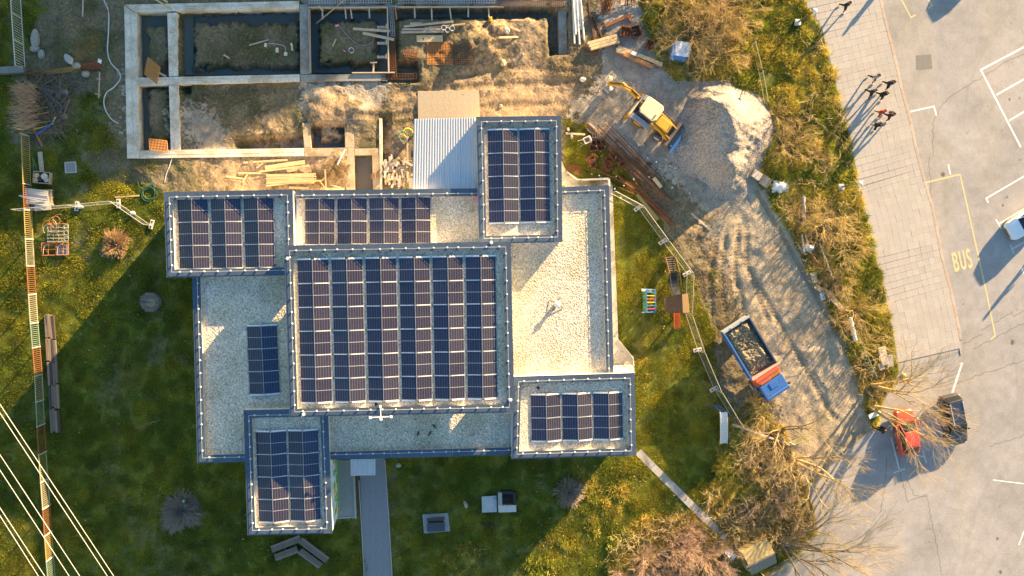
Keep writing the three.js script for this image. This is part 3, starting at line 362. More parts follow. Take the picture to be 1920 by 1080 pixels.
// a loose board, laid on the ground between two places
function board(label, x0, y0, x1, y1, w, m = M.pine, { h = 0.045, up = 0.05, up2 = up, name = 'plank', cat = 'plank', group } = {}) {
  const a = J(x0, y0, up), b = J(x1, y1, up2), g = new RoundedBoxGeometry(a.distanceTo(b), h, w, 1, 0.006).applyMatrix4(frameOf(a, b));
  return single(name, g, m, label, cat, group);
}
{ // formwork along the trench with struts
  const f = thing('trench_formwork', 'timber formwork with short struts lining the trench beside the fresh concrete', 'formwork');
  const F = (x0, y0, x1, y1, w, name, m = M.pineGrey, y = 0.12, h = 0.3) => part(f, name, bar(P(x0, y0, y), P(x1, y1, y), w, h), m);
  F(578, 14.5, 727, 14, 0.07, 'form_board'); F(726.5, 15, 729, 138, 0.1, 'form_board'); F(578.5, 17, 581.5, 138, 0.06, 'form_board'); F(660, 137, 740, 136.5, 0.08, 'form_board'); F(581, 18, 583, 136, 0.04, 'form_board');
  for (const [x0, y0, x1, y1] of [[604, 14, 605, 36], [647, 14, 649, 35], [657, 14, 660, 35], [692, 14, 693, 34]]) F(x0, y0, x1, y1, 0.11, 'strut', M.pineGrey, 0.05, 0.08);
  F(597, 11, 606, 20, 0.12, 'strut', M.pine, 0.25, 0.06);
  for (const y of [51, 81, 107]) { F(707, y, 725, y, 0.2, 'strut', M.pineGrey, -0.05, 0.07); F(724.5, y - 6, 724.5, y + 3, 0.1, 'cleat', M.pine, 0.2, 0.05); }
  F(701, 118, 700, 137, 0.13, 'strut', M.pineGrey, 0, 0.06); F(694, 117.5, 707, 117, 0.1, 'cleat', M.pineGrey, 0.06, 0.06);
  const g = thing('trench_formwork', 'timber formwork with five struts beside the long plank stack and yellow box', 'formwork');
  const G = (x0, y0, x1, y1, w, name, m = M.pineGrey, y = 0.12, h = 0.3) => part(g, name, bar(P(x0, y0, y), P(x1, y1, y), w, h), m);
  G(740, 13.5, 945, 13, 0.07, 'form_board'); G(741, 15, 744, 36, 0.1, 'form_board', M.pineRed);
  for (const [x0, y0, x1, y1] of [[777, 13, 778, 34], [809, 13, 810, 39], [843, 13, 846, 37], [878, 10, 878, 32], [916, 13, 917, 32]]) G(x0, y0, x1, y1, 0.12, 'strut', M.pineGrey, 0.06, 0.08);
}
function mesh(x0, y0, x1, y1, nx, ny, y, label, name, m, skew = [0, 0], r = 0.02, wave = 0) {   // a mat or cage of bars seen from above
  const t = thing(name, label, name === 'rebar_cage' ? 'rebar cage' : 'steel mesh', V(0, 0, 0)), q = (u, v) => { const p = P(lerp(x0, x1, u) + v * skew[0], lerp(y0, y1, v) + u * skew[1], 0); p.y = (y === null ? groundH(p.x, p.z) + 0.06 : y) + wave * Math.sin(u * 5 + v * 3); return p; };
  const line = (a, b) => { const o = []; const k = y === null ? 6 : 1; for (let s = 0; s < k; s++) o.push(rod(q(lerp(a[0], b[0], s / k), lerp(a[1], b[1], s / k)), q(lerp(a[0], b[0], (s + 1) / k), lerp(a[1], b[1], (s + 1) / k)), r, r, 4)); return o; };
  for (let i = 0; i <= nx; i++) part(t, 'bar', line([i / nx, 0], [i / nx, 1]), m);
  for (let j = 0; j <= ny; j++) part(t, 'bar', line([0, j / ny], [1, j / ny]), m);
  return t;
}
function cage(x0, y0, x1, y1, w, label, m, pitch = 0.25, y = -0.1, r = 0.014) { // long bars with square stirrups
  const t = thing('rebar_cage', label, 'rebar cage'), a = P(x0, y0, y), b = P(x1, y1, y), d = b.clone().sub(a).normalize(), s = V(-d.z, 0, d.x).multiplyScalar(w / 2), L = a.distanceTo(b);
  for (const [k, h] of [[-1, 0], [1, 0], [-1, 0.3], [1, 0.3], [0, 0.3]]) part(t, 'bar', rod(a.clone().addScaledVector(s, k).add(V(0, h, 0)), b.clone().addScaledVector(s, k).add(V(0, h, 0)), r, r, 4), m);
  const st = []; for (let u = 0.1; u < L; u += pitch) { const c = a.clone().addScaledVector(d, u); const p = [[-1, 0], [1, 0], [1, 0.32], [-1, 0.32]].map(([k, h]) => c.clone().addScaledVector(s, k * 1.06).add(V(0, h, 0))); for (let i = 0; i < 4; i++) st.push(rod(p[i], p[(i + 1) % 4], r * 0.9, r * 0.9, 4)); }
  if (st.length < 160) for (let i = 0; i < st.length; i += 4) part(t, 'stirrup', st.slice(i, i + 4), m); else part(t, 'stirrup', st, m);
  return t;
}
const bright = worn(0.42, 0.45, 0.48, 0.5, { metalness: 0.3 });
cage(578, 3, 735, 2, 0.42, 'bright steel rebar cage lying on the fresh beam nearest the pale foundation', bright, 0.2, 0.08); cage(745, 3, 930, 3, 0.4, 'bright steel rebar cage lying on the fresh beam above the plank stack', bright, 0.2, 0.08); cage(935, 4, 1060, 4, 0.7, 'brown rebar cage at the top edge above the sandy heap', M.rustDark, 0.16, 0.08);
cage(734, 14, 737, 70, 0.3, 'bright upper rebar cage standing in the narrow trench', bright, 0.2, -0.2); cage(735, 62, 739, 148, 0.4, 'rusty lower rebar cage in the narrow trench between formwork', M.rust, 0.16, -0.25); cage(716, 145, 781, 144, 0.42, 'rusty rebar cage across the trench corner beside red white tape', M.rustDark, 0.22, -0.15);
mesh(801, 80, 848, 121, 16, 14, null, 'rust brown reinforcing mats stacked beside the wide wood panel', 'rebar_mesh', rustSunPaint, [0, 0], 0.02); mesh(845, 84, 888, 120, 12, 10, null, 'dark reinforcing mat half buried beside the sandy heap', 'rebar_mesh', M.rustDark, [0, 4], 0.016); mesh(757, 93, 784, 117, 8, 7, null, 'small rusty mat at the edge of the corner trench', 'rebar_mesh', M.rust, [-4, 4], 0.02);
{ const t = mesh(283, 112, 306, 143, 10, 16, 1.1, 'steel mesh coloured orange as if sunlit leaning out of the small water cell', 'rebar_mesh', rustSunPaint, [-6, 18], 0.03); t.position.y = -0.35; const t2 = mesh(285, 263, 318, 284, 12, 4, 0.75, 'steel mesh coloured orange as if sunlit at the foot of the narrow cell', 'rebar_mesh', rustSunPaint, [2, 4], 0.035); }
board('long pale plank resting across the orange mesh in the small cell', 282, 128, 312, 144, 0.14, M.pine, { up: 1.3, up2: 1.3 });
board('thin pale plank on the foundation corner at the top edge', 294, 2, 324, 20, 0.12, M.pine, { up: 0.55, up2: 0.4 }); board('pair plank beside the thin one at the top edge', 300, -4, 318, 8, 0.16, M.pine, { up: 0.6, up2: 0.5 });
for (const [l, x0, y0, x1, y1, w, m, o] of [
  ['longest board of the stack below the five struts', 769, 46, 906, 31, 0.19, M.pineGrey, { up: 0.2 }], ['second board of the stack below the five struts', 757, 51, 850, 42, 0.17, M.pineGrey, { up: 0.14 }], ['thin board end beside the three buckets', 800, 53, 872, 46, 0.1, M.pine, { up: 0.1 }], ['lower board of the stack left of the three buckets', 752, 61, 832, 60, 0.19, M.pineGrey, { up: 0.08 }], ['upper board touching the bucket rims', 754, 56, 834, 56, 0.14, M.pineGrey, { up: 0.16 }], ['short crossed board on the stack by the buckets', 793, 62, 808, 51, 0.1, M.pineGrey, { up: 0.24 }], ['second short crossed board by the buckets', 797, 53, 816, 62, 0.09, M.pineGrey, { up: 0.22 }], ['wide pale wood panel under the rusty mats', 781, 73, 830, 73, 0.52, M.pine, { up: 0.1 }],
  ['upper pale plank bridging soil and narrow trench', 662, 54, 731, 60, 0.2, M.pineGrey, { up: 0.28, up2: 1.4 }], ['lower pale plank slanting over the narrow trench', 680, 62, 739, 76, 0.22, M.pineGrey, { up: 0.28, up2: 1.4 }], ['short stick on the soil square by the bucket lid', 623, 86, 630, 71, 0.09, M.pine, {}], ['long thin lath across the trench corner at the top edge', 591, 39, 654, -2, 0.09, M.pine, { up: 0.7, up2: 0.5 }],
  ['pale lath on the large soil block by the white bricks', 466, 83, 502, 73, 0.09, M.pineGrey, {}], ['short pale stick in the middle of the large soil block', 418, 101, 429, 108, 0.12, M.pine, {}],
  ['long pale plank over the sandy heap by the trench corner', 935, 74, 1030, 63, 0.14, M.pine, { up: 0.15 }], ['short plank above the sandy heap plank', 955, 52, 975, 60, 0.14, M.pine, {}],
  ['topmost plank of the pale pile above the left roofs', 456, 305, 539, 300, 0.15, M.pine, {}], ['wide plank of the pale pile, second from the foundation', 497, 315, 572, 304, 0.34, M.pine, { up: 0.14 }], ['long thin plank of the pale pile crossing the middle', 487, 322, 580, 311, 0.13, M.pine, { up: 0.22 }], ['short plank leaning on the pale pile beside the wide plank', 481, 315, 493, 306, 0.13, M.pine, {}], ['single plank at the far left end of the pale pile', 424, 331, 456, 335, 0.13, M.pine, {}], ['plank of the pale pile over a short crossed one', 446, 324, 505, 325, 0.12, M.pine, {}], ['short crossed plank below the single plank', 455, 342, 464, 326, 0.13, M.pine, {}], ['narrow plank at the roof edge below the pale pile', 542, 352, 646, 355, 0.2, M.pine, { up: 0.1 }], ['upright post of the crossed frame right of the pale pile', 612, 320, 613, 356, 0.1, M.pine, { up: 0.5 }], ['slanting brace of the crossed frame, upper end', 601, 344, 611, 334, 0.07, M.pine, { up: 0.3 }], ['slanting brace of the crossed frame, lower end', 602, 342, 613, 356, 0.07, M.pine, { up: 0.3 }], ['thin white lath leaning at the foundation corner above the mud pit', 635, 311, 648, 282, 0.07, M.whitePaint, { up: 0.5 }],
  ['plank in the grass pile near the block of yellow straw', 620, 347, 640, 352, 0.1, M.pine, {}], ['square orange board at the rim of the mud pit', 694, 329.5, 704, 329.5, 0.46, M.pineRed, { up: 0.35 }],
  ['long lath standing on the grass left of the hose', 188.5, 136, 187.5, 185, 0.09, M.pineGrey, { up: 0.25 }], ['short cross lath on the upper end of the grass lath', 184, 149, 192, 150, 0.06, M.pineGrey, { up: 0.3 }], ['short cross lath on the lower end of the grass lath', 181, 177, 192, 180, 0.06, M.pineGrey, { up: 0.3 }], ['thin lath lying at the top edge by the dark heap', 160, -4, 159, 34, 0.1, M.pineGrey, { up: 0.4 }], ['thin brown rod crossing the lath by the dark heap', 150, 26, 210, 21, 0.04, M.rust, { up: 0.3 }],
  ['pale beam lying in the grass above the rope coil', 216, 370, 262, 367, 0.1, M.pine, {}], ['pair of pale boards lying toward the rubbish box', 76, 285, 80, 323, 0.34, M.pineGrey, { up: 0.12 }],
  ['long pale board lying on the bare slope right of the rusty bars', 1296, 400, 1331, 431, 0.17, M.pineGrey, {}], ['long weathered board lying along the brushwood by the lane', 1534, 457, 1560, 525, 0.14, M.pineGrey, { up: 0.25 }], ['upper square pale panel lying at the lane edge', 1523, 510, 1528, 530, 0.5, M.pine, { up: 0.15 }], ['middle short pale panel at the lane edge', 1527, 536, 1540, 545, 0.38, M.pine, { up: 0.2 }], ['long pale panel slanting at the lane edge', 1543, 543, 1577, 580, 0.42, M.pine, { up: 0.22 }], ['white board under the pale panels at the lane edge', 1540, 548, 1543, 562, 0.4, M.whitePaint, { up: 0.12 }], ['white board half hidden by branches at the end of the lane', 1624, 780, 1646, 771, 0.4, M.whitePaint, { up: 0.4 }], ['fallen pale pole crossing the branches by the white slide', 1368, 793, 1475, 831, 0.16, M.pineGrey, { up: 0.6 }],
  ['first of two dark trestle boards beside the white bag', 1499, 440, 1505, 478, 0.14, M.pineGrey, { up: 0.4 }], ['second of two dark trestle boards beside the white bag', 1506, 441, 1513, 470, 0.14, M.pineGrey, { up: 0.4 }], ['short broken board beyond the trestle boards', 1494, 458, 1502, 474, 0.12, M.pineGrey, { up: 0.3 }], ['thin brown board beside the white bag of rubble', 1514, 470, 1533, 498, 0.1, M.pineRed, { up: 0.3 }],
  ['long brown timber along the corrugated canopy, outer', 764, 258, 765, 345, 0.12, M.pineGrey, { up: 0.5 }], ['long brown timber along the corrugated canopy, inner', 768.5, 255, 769, 330, 0.14, M.woodOld, { up: 0.45 }], ['pale panel standing below the corrugated canopy corner', 770, 335, 771, 354, 0.3, M.pineGrey, { up: 0.6 }]]) board(l, x0, y0, x1, y1, w, m, o);
{ // the large bundle of pale boards
  const t = thing('board_bundle', 'large bundle of pale boards above the left roof edge', 'boards');
  for (let i = 0; i < 8; i++) { const y = 328 + i * 2.35, a = J(499 + (i % 3), y, 0.12 + (i % 2) * 0.03), b = J(593 - (i % 2) * 3, y - 1.2, 0.12 + (i % 2) * 0.03); part(t, 'board', bar(a, b, 0.1, 0.2 + (i % 3) * 0.02), M.pine); }
  part(t, 'board', bar(J(500, 349, 0.3), J(584, 340, 0.34), 0.12, 0.04), M.pine); part(t, 'board', bar(J(503, 343, 0.34), J(604, 340, 0.36), 0.1, 0.04), M.pine);
  const c = thing('offcut_bundle', 'short planks bundled under the long thin plank of the pale pile', 'offcuts'); for (let i = 0; i < 3; i++) part(c, 'board', bar(J(535 + i * 2, 316 + i * 3, 0.1), J(563 - i * 3, 313 + i * 3, 0.1), 0.13, 0.1), M.pine);
}
{ // heap of offcuts by the canopy
  const t = thing('offcut_heap', 'jumbled heap of short weathered offcuts between mud pit and metal canopy', 'offcuts');
  for (let i = 0; i < 60; i++) { const x = rr(720, 766), y = rr(298, 344), a = J(x, y, rr(0.1, 0.5)), e = i < 26 ? Math.PI / 2 + rr(-0.25, 0.25) : rr(0, 3.1), L = rr(0.35, 1.1) / 2, d = V(Math.cos(e) * L, rr(-0.1, 0.1), Math.sin(e) * L); part(t, 'offcut', bar(a.clone().sub(d), a.clone().add(d), rr(0.09, 0.2), rr(0.03, 0.08)), [offcut, offcut, M.pineGrey, M.pine][i % 4]); }
  single('pink_block', rbox(0.2, 0.14, 0.2, 0.02, J(743, 337).x, J(743, 337).y + 0.5, J(743, 337).z, 0.6), M.pink, 'upper pink block on the heap of offcuts', 'block'); single('pink_block', rbox(0.22, 0.14, 0.18, 0.02, J(748, 346).x, J(748, 346).y + 0.4, J(748, 346).z, 0.2), M.pink, 'lower pink block on the heap of offcuts', 'block');
}
// buckets, boxes, hoses, pegs
function bucket(px, py, label, r = 0.16) { const p = J(px, py, 0), t = thing('bucket', label, 'bucket', p), pr = [[0.8, 0], [1, 2.1], [1.06, 2.1], [1.06, 2.2], [0.96, 2.2], [0.76, 0.1], [0, 0.1]].map(([a, b]) => new THREE.Vector2(a * r, b * r)); part(t, 'shell', new THREE.LatheGeometry(pr, 20), M.white); part(t, 'handle', new THREE.TorusGeometry(r * 1.05, 0.008, 5, 16, Math.PI).rotateX(1.2).translate(0, r * 2.1, 0), M.steel); part(t, 'contents', cyl(r * 0.93, r * 0.93, 0.02, 18, 0, r * 1.6, 0), worn(0.1, 0.1, 0.095, 0.6)); return t; }
bucket(832, 55, 'white bucket nearest the plank ends, pale inside', 0.19); bucket(839, 59, 'middle white bucket of three by the planks', 0.19); bucket(847.5, 56.5, 'white bucket farthest from the planks, of three', 0.19); bucket(659, 95, 'white bucket alone on the soil square', 0.2);
{ const p = J(919, 38), t = thing('yellow_box', 'small yellow box standing at the trench end of the struts', 'box', p); part(t, 'case', rbox(0.26, 0.3, 0.36, 0.04, 0, 0.16, 0), M.yellow); part(t, 'handle', rbox(0.05, 0.05, 0.16, 0.02, 0, 0.34, 0), M.darkMetal); }
const hoseMat = worn(0.4, 0.42, 0.43, 0.6), hosePath = (pts, dy = 0.04) => pts.map(([a, b]) => J(a, b, dy));
single('hose', tube(hosePath([[195, 0], [203, 20], [204, 60], [203, 100], [208, 118], [222, 134], [226, 146], [214, 163], [200, 174], [195, 190], [198, 206], [210, 224], [223, 232]], 0.05), 0.05, 6, 90), hoseMat, 'long pale hose winding beside the pale foundation', 'hose');
single('hose', tube(hosePath([[323, 297], [318, 312], [312, 328], [309, 342]], 0.05), 0.035, 6, 30), hoseMat, 'short pale hose lying above the corner of the left roof', 'hose');
single('hose', tube(hosePath([[634, 46], [648, 62], [668, 80], [685, 84], [699, 76], [701, 66]], 0.05), 0.03, 6, 50), worn(0.24, 0.22, 0.19, 0.7), 'grey hose curled over the soil square with a pink end', 'hose');
single('hose', tube(hosePath([[742, 60], [744, 90], [745, 120], [749, 137]], 0.05), 0.03, 6, 40), M.darkMetal, 'dark hose running down along the narrow trench', 'hose');
single('hose', tube(hosePath([[502, 80], [520, 82], [533, 86], [534, 96]], 0.05), 0.025, 6, 30), M.galv, 'bent grey pipe on the large soil block near white bricks', 'pipe');
{ const c = J(281, 363, 0.05), pts = []; for (let i = 0; i < 90; i++) { const a = i * 0.42, r = 0.36 + 0.3 * noise(i * 0.2, 4); pts.push(V(c.x + Math.cos(a) * r, c.y + i * 0.001, c.z + Math.sin(a) * r)); } for (let i = 0; i < 20; i++) { const a = i * 0.4; pts.push(V(c.x - 0.3 + Math.cos(a) * 0.55, c.y + 0.06, c.z - 0.9 + Math.sin(a) * 0.6)); } single('rope_coil', tube(pts, 0.02, 5, 330), mat(0.03, 0.11, 0.07, 0.8), 'dark green rope coil on the grass above the left block roof', 'rope'); }
{ const c = J(765, 250, 0.2), c2 = J(756, 256, 0.2), y = [], g = []; for (let i = 0; i < 50; i++) { const a = i * 0.5, r = 0.3 + 0.1 * noise(i * 0.3, 2); y.push(V(c.x + Math.cos(a) * r, c.y + i * 0.002, c.z + Math.sin(a) * r)); g.push(V(c2.x + Math.cos(a) * r * 0.8, c2.y + i * 0.002, c2.z + Math.sin(a) * r * 1.2)); } single('hose_coil', tube(y, 0.028, 5, 200), mat(0.55, 0.52, 0.05, 0.6), 'yellow hose coil by the corner of the metal canopy', 'hose'); single('hose_coil', tube(g, 0.024, 5, 200), mat(0.13, 0.3, 0.2, 0.6), 'green hose coil beside the yellow coil', 'hose'); }
for (const [px, py, w, d, l] of [[497, 83, 0.2, 0.3, 'white brick near the bent pipe on the large soil block'], [519, 93, 0.22, 0.36, 'larger white brick in the middle of the large soil block'], [534.5, 99.5, 0.26, 0.28, 'square white brick at the end of the bent pipe'], [546, 83, 0.16, 0.3, 'white brick near the fresh beam, upper'], [547, 90, 0.14, 0.26, 'narrow white brick near the fresh beam, lower']]) { const p = J(px, py, 0.07); single('white_brick', rbox(w, 0.14, d, 0.015, p.x, p.y, p.z, rr(-0.2, 0.3)), worn(0.5, 0.45, 0.34, 0.85), l, 'brick'); }
{ const p = J(631, 46, 0.06); single('pink_pipe_end', rbox(0.3, 0.1, 0.15, 0.03, p.x, p.y, p.z, 0.3), M.pink, 'pink clamp at the end of the hose on the soil square', 'clamp'); const p2 = J(645, 94, 0.06); single('pink_pipe_end', rbox(0.2, 0.08, 0.1, 0.02, p2.x, p2.y, p2.z, -0.5), M.pink, 'pink offcut beside the lone white bucket', 'clamp'); const p3 = J(717, 144, 0.25), t = thing('barrier_tape', 'red and white tape bundle at the rebar cage corner', 'tape', p3); for (let i = 0; i < 7; i++) part(t, i % 2 ? 'red_band' : 'white_band', bar(V(rr(-0.1, 0.1), 0.05 * i, -0.25 + i * 0.08), V(rr(-0.05, 0.5), 0.05 * i + 0.05, -0.2 + i * 0.08), 0.12, 0.02), i % 2 ? M.red : M.whitePaint); }
// pipes, sleepers and machine parts at the gravel yard
for (let i = 0; i < 6; i++) { const x = 1072.5 + (i % 5) * 3.6, a = J(x, -8, 0.1 + (i > 4 ? 0.16 : 0)), b = J(x + 3 + [2, 3, 5, 4, 7, 4][i] * 0.7, [82, 60, 84, 56, 75, 66][i], 0.1 + (i > 4 ? 0.16 : 0)); single('white_pipe', new THREE.CylinderGeometry(0.075, 0.075, a.distanceTo(b), 10).rotateZ(Math.PI / 2).applyMatrix4(frameOf(a, b)), worn(0.55, 0.55, 0.53, 0.5), ['outermost', 'second', 'third', 'fourth', 'fifth', 'topmost'][i] + ' white pipe of the bundle beside the trench corner', 'pipe', 'white pipes beside the trench'); }
for (const [l, x0, y0, x1, y1, w, h, m] of [['rusty girder lying across the blue grey gravel', 1134, 50, 1183, 28, 0.22, 0.24, M.rust], ['short rusty bracket at the end of the girder', 1178, 33, 1183, 42, 0.2, 0.2, M.rust], ['long rusty rail beside the white pipes', 1107, 30, 1116, 82, 0.2, 0.15, M.rustDark], ['second long rusty rail beside the white pipes', 1112, 30, 1130, 74, 0.16, 0.15, M.rustDark], ['thin rusty bar at the edge of the pipes', 1094, 40, 1096, 96, 0.1, 0.1, M.rust], ['rusty bar leading up to the top edge', 1103, -5, 1106, 30, 0.08, 0.08, M.rust], ['rusty bar under the pale beam', 1100, 102, 1120, 98, 0.2, 0.12, M.rust]]) single('steel_bar', bar(J(x0, y0, h / 2), J(x1, y1, h / 2), w, h), m, l, 'steel bar');
{ const t = thing('beam_bundle', 'thick pale timber beam on the edge of the gravel yard', 'timber'); const a = J(1101, 89, 0.3), b = J(1156, 74, 0.3); for (let i = 0; i < 3; i++) { const o = V(0.06 * i, 0, 0).add(V(0.09, 0, 0.36).multiplyScalar((i - 1) * 0.62)); part(t, 'beam', new RoundedBoxGeometry(a.distanceTo(b) - i * 0.05, 0.34, 0.22, 1, 0.012).applyMatrix4(frameOf(a.clone().add(o), b.clone().add(o))), M.pine); }
  const t2 = thing('beam_stack', 'two long pale beams strapped by white tags on the gravel', 'timber'); part(t2, 'beam', bar(J(1158, 90, 0.2), J(1240, 123, 0.2), 0.3, 0.3), M.pine); part(t2, 'beam', bar(J(1157, 97, 0.2), J(1222, 127, 0.2), 0.3, 0.28), M.pineRed); part(t2, 'beam', bar(J(1153, 96, 0.4), J(1170, 100, 0.4), 0.35, 0.12), M.pine); part(t2, 'tag', rbox(0.42, 0.02, 0.3, 0.005, J(1187, 103).x, J(1187, 103).y + 0.37, J(1187, 103).z, -0.4), M.whitePaint); part(t2, 'strap', bar(J(1195, 101, 0.37), J(1188, 112, 0.37), 0.06, 0.02), M.darkMetal); }
function digBucket(px, py, turn, label, w, m, ribs) { const p = J(px, py), t = thing('digger_bucket', label, 'digger bucket', p, turn), s = new THREE.Shape([[-0.35, 0], [0.3, 0], [0.42, 0.3], [0.36, 0.3], [0.25, 0.06], [-0.28, 0.06], [-0.36, 0.45], [-0.42, 0.45]].map(([a, b]) => new THREE.Vector2(a, b))); part(t, 'shell', new THREE.ExtrudeGeometry(s, { depth: w, bevelEnabled: false }).translate(0, 0, -w / 2), m); const side = new THREE.Shape([[-0.35, 0], [0.3, 0], [0.42, 0.3], [-0.4, 0.45]].map(([a, b]) => new THREE.Vector2(a, b))); for (const z of [-w / 2 - 0.03, w / 2]) part(t, 'side_plate', new THREE.ExtrudeGeometry(side, { depth: 0.03, bevelEnabled: false }).translate(0, 0, z), m); for (let i = 0; i < ribs; i++) part(t, 'tooth', box(0.18, 0.04, 0.07, 0.44, 0.3, -w / 2 + (i + 0.5) * w / ribs), m); part(t, 'hanger', [box(0.3, 0.3, 0.04, -0.3, 0.5, -0.13), box(0.3, 0.3, 0.04, -0.3, 0.5, 0.13)], m); return t; }
digBucket(1171, 61, 1.4, 'rust brown digger bucket with ribs on the gravel yard', 0.75, M.rust, 4); digBucket(1191, 61, 0.35, 'narrow dark digger bucket beside the rust brown bucket', 0.9, M.rustDark, 3); digBucket(1216, 86, 1.2, 'small rusty digger bucket by the big bush', 0.5, M.rust, 3);
// red frames of rods at the top edge
{ const t = thing('rod_tangle', 'tangle of red rusty rods at the top edge by the gravel yard', 'rebar'); for (let i = 0; i < 60; i++) { const a = J(rr(1120, 1150), rr(-10, 12), rr(0.2, 0.9)); part(t, 'rod', rod(a, J(rr(1122, 1145), rr(5, 32), rr(0.02, 0.4)), 0.022, 0.022, 4), i % 3 ? M.rust : M.rustDark); } const t2 = thing('rod_tangle', 'second tangle of red rods beside the big bush at the top edge', 'rebar'); for (let i = 0; i < 40; i++) { const x = rr(1155, 1222); part(t2, 'rod', rod(J(x, -12, rr(0.2, 0.8)), J(x + rr(-6, 6), rr(2, 16), rr(0, 0.3)), 0.022, 0.022, 4), i % 3 ? M.rust : M.rustDark); } }
// rows of rusty reinforcing bars, loops and frames right of the roofs
{
  const rows = [['long upper bundle of rusty reinforcing bars on the slope', 1098, 236, 1250, 382, 10, 0.8], ['middle bundle of bright rusty bars on the slope', 1165, 330, 1252, 408, 8, 0.5], ['short bundle of rusty bars beside the grass edge', 1115, 325, 1190, 360, 6, 0.4], ['thin dark bundle of bars under the digger', 1146, 246, 1238, 340, 6, 0.35], ['lower bundle of rusty bars by the mobile fence', 1190, 350, 1256, 420, 6, 0.35]];
  for (const [l, x0, y0, x1, y1, n, spread] of rows) { const t = thing('rebar_bundle', l, 'rebar', V(0, 0, 0), 0, 'rusty bars on the slope'); for (let i = 0; i < n; i++) { const o = rr(-spread, spread), v = rr(-0.9, 0.9), a = J(x0, y0, 0.08 + rr(0, 0.22)), b = J(x1, y1, 0.08 + rr(0, 0.22)); const d = b.clone().sub(a).normalize(); a.add(V(-d.z * o + d.x * v, 0, d.x * o + d.z * v)); b.add(V(-d.z * o * 0.8 + d.x * v, 0, d.x * o * 0.8 + d.z * v)); part(t, 'bar', rod(a, b, rr(0.016, 0.036), undefined, 5), [M.rust, M.rustDark, M.rust, worn(0.27, 0.11, 0.035, 0.9)][i % 4]); } }
  const planks = [['brown plank on the upper bar bundle', 1101, 240, 1128, 262, 0.4, M.woodOld], ['pale plank at the low end of the bar bundles', 1224, 334, 1238, 352, 0.3, M.pine], ['rust plank in the middle of the bar bundles', 1172, 302, 1190, 322, 0.34, M.rustDark], ['pale board at the upper end of the bar bundles', 1104, 232, 1120, 241, 0.34, M.pineGrey], ['yellow board lying on grass beside the bar ends', 1193, 365, 1232, 412, 0.28, mat(0.22, 0.17, 0.06, 0.9)]]; for (const [l, x0, y0, x1, y1, w, m] of planks) board(l, x0, y0, x1, y1, w, m, { up: 0.25 });
  const rings = [[1140, 303, 0.5, 'large heap of rusty stirrup loops on the grass'], [1149, 294, 0.42, 'upper heap of rusty stirrup loops on the grass'], [1139, 312, 0.5, 'lower heap of rusty stirrup loops near the white sheets'], [1165, 309, 0.34, 'small heap of stirrup loops between the bar bundles'], [1108, 300, 0.5, 'heap of stirrup loops nearest the topmost block'], [1110, 308, 0.4, 'flat heap of stirrup loops near the apron corner']];
  for (const [px, py, r, l] of rings) { const p = J(px, py), t = thing('stirrup_heap', l, 'rebar', p); for (let i = 0; i < 14; i++) { const e = rr(0, 3.1), w = rr(0.5, 0.9) * r, h = rr(0.4, 0.7) * r, q = [[-w, -h], [w, -h], [w, h], [-w, h]].map(([a, b]) => V(a * Math.cos(e) - b * Math.sin(e) + rr(-0.1, 0.1), 0.06 + i * 0.02 + rr(0, 0.1), a * Math.sin(e) + b * Math.cos(e) + rr(-0.1, 0.1))); part(t, 'loop', [0, 1, 2, 3].map((k) => rod(q[k], q[(k + 1) % 4], 0.02, 0.02, 4)), i % 3 ? M.rustDark : M.rust); } }
  const t = thing('rebar_mesh', 'small bundle of rusty rods lying at the apron corner', 'rebar'); for (let i = 0; i < 12; i++) part(t, 'bar', rod(J(1063 + i * 0.4, 318 - i * 0.9, 0.1), J(1088 + i * 0.5, 330 - i * 1.6, 0.1), 0.018, 0.018, 4), M.rust);
  // white scraps
  const s = thing('wrapping_scraps', 'scattered white wrapping scraps among the rusty bars', 'scraps'); for (let i = 0; i < 26; i++) { const p = J(rr(1095, 1265), rr(255, 380), 0.12); if (p) part(s, 'scrap', rbox(rr(0.06, 0.16), 0.02, rr(0.05, 0.12), 0.008, p.x, p.y + 0.1, p.z, rr(0, 3)), M.whitePaint); }
  s.userData.kind = 'stuff';
  const crate = (px, py, w, d, l, m, turn = 0) => { const p = J(px, py), t2 = thing('wooden_crate', l, 'crate', p, turn); for (const [x, z, a, b] of [[0, -d / 2, w, 0.04], [0, d / 2, w, 0.04], [-w / 2, 0, 0.04, d], [w / 2, 0, 0.04, d], [0, 0, 0.04, d]]) part(t2, 'side_board', box(a, 0.3, b, x, 0.16, z), m); part(t2, 'bottom_board', box(w, 0.03, d, 0, 0.02, 0), m); return t2; };
  crate(1119, 278, 1.25, 0.42, 'rusty brown two-part crate beside the wheelbarrow', M.rustDark); crate(1117, 268, 0.8, 0.4, 'small rusty crate above the two-part crate', M.rustDark); crate(1114.5, 255, 0.42, 0.4, 'small square crate at the start of the bar bundle', M.woodOld);
  const p = J(1099, 264), w = thing('wheelbarrow', 'white wheelbarrow holding rusty soil beside the rusty crates', 'wheelbarrow', p, 0.45);
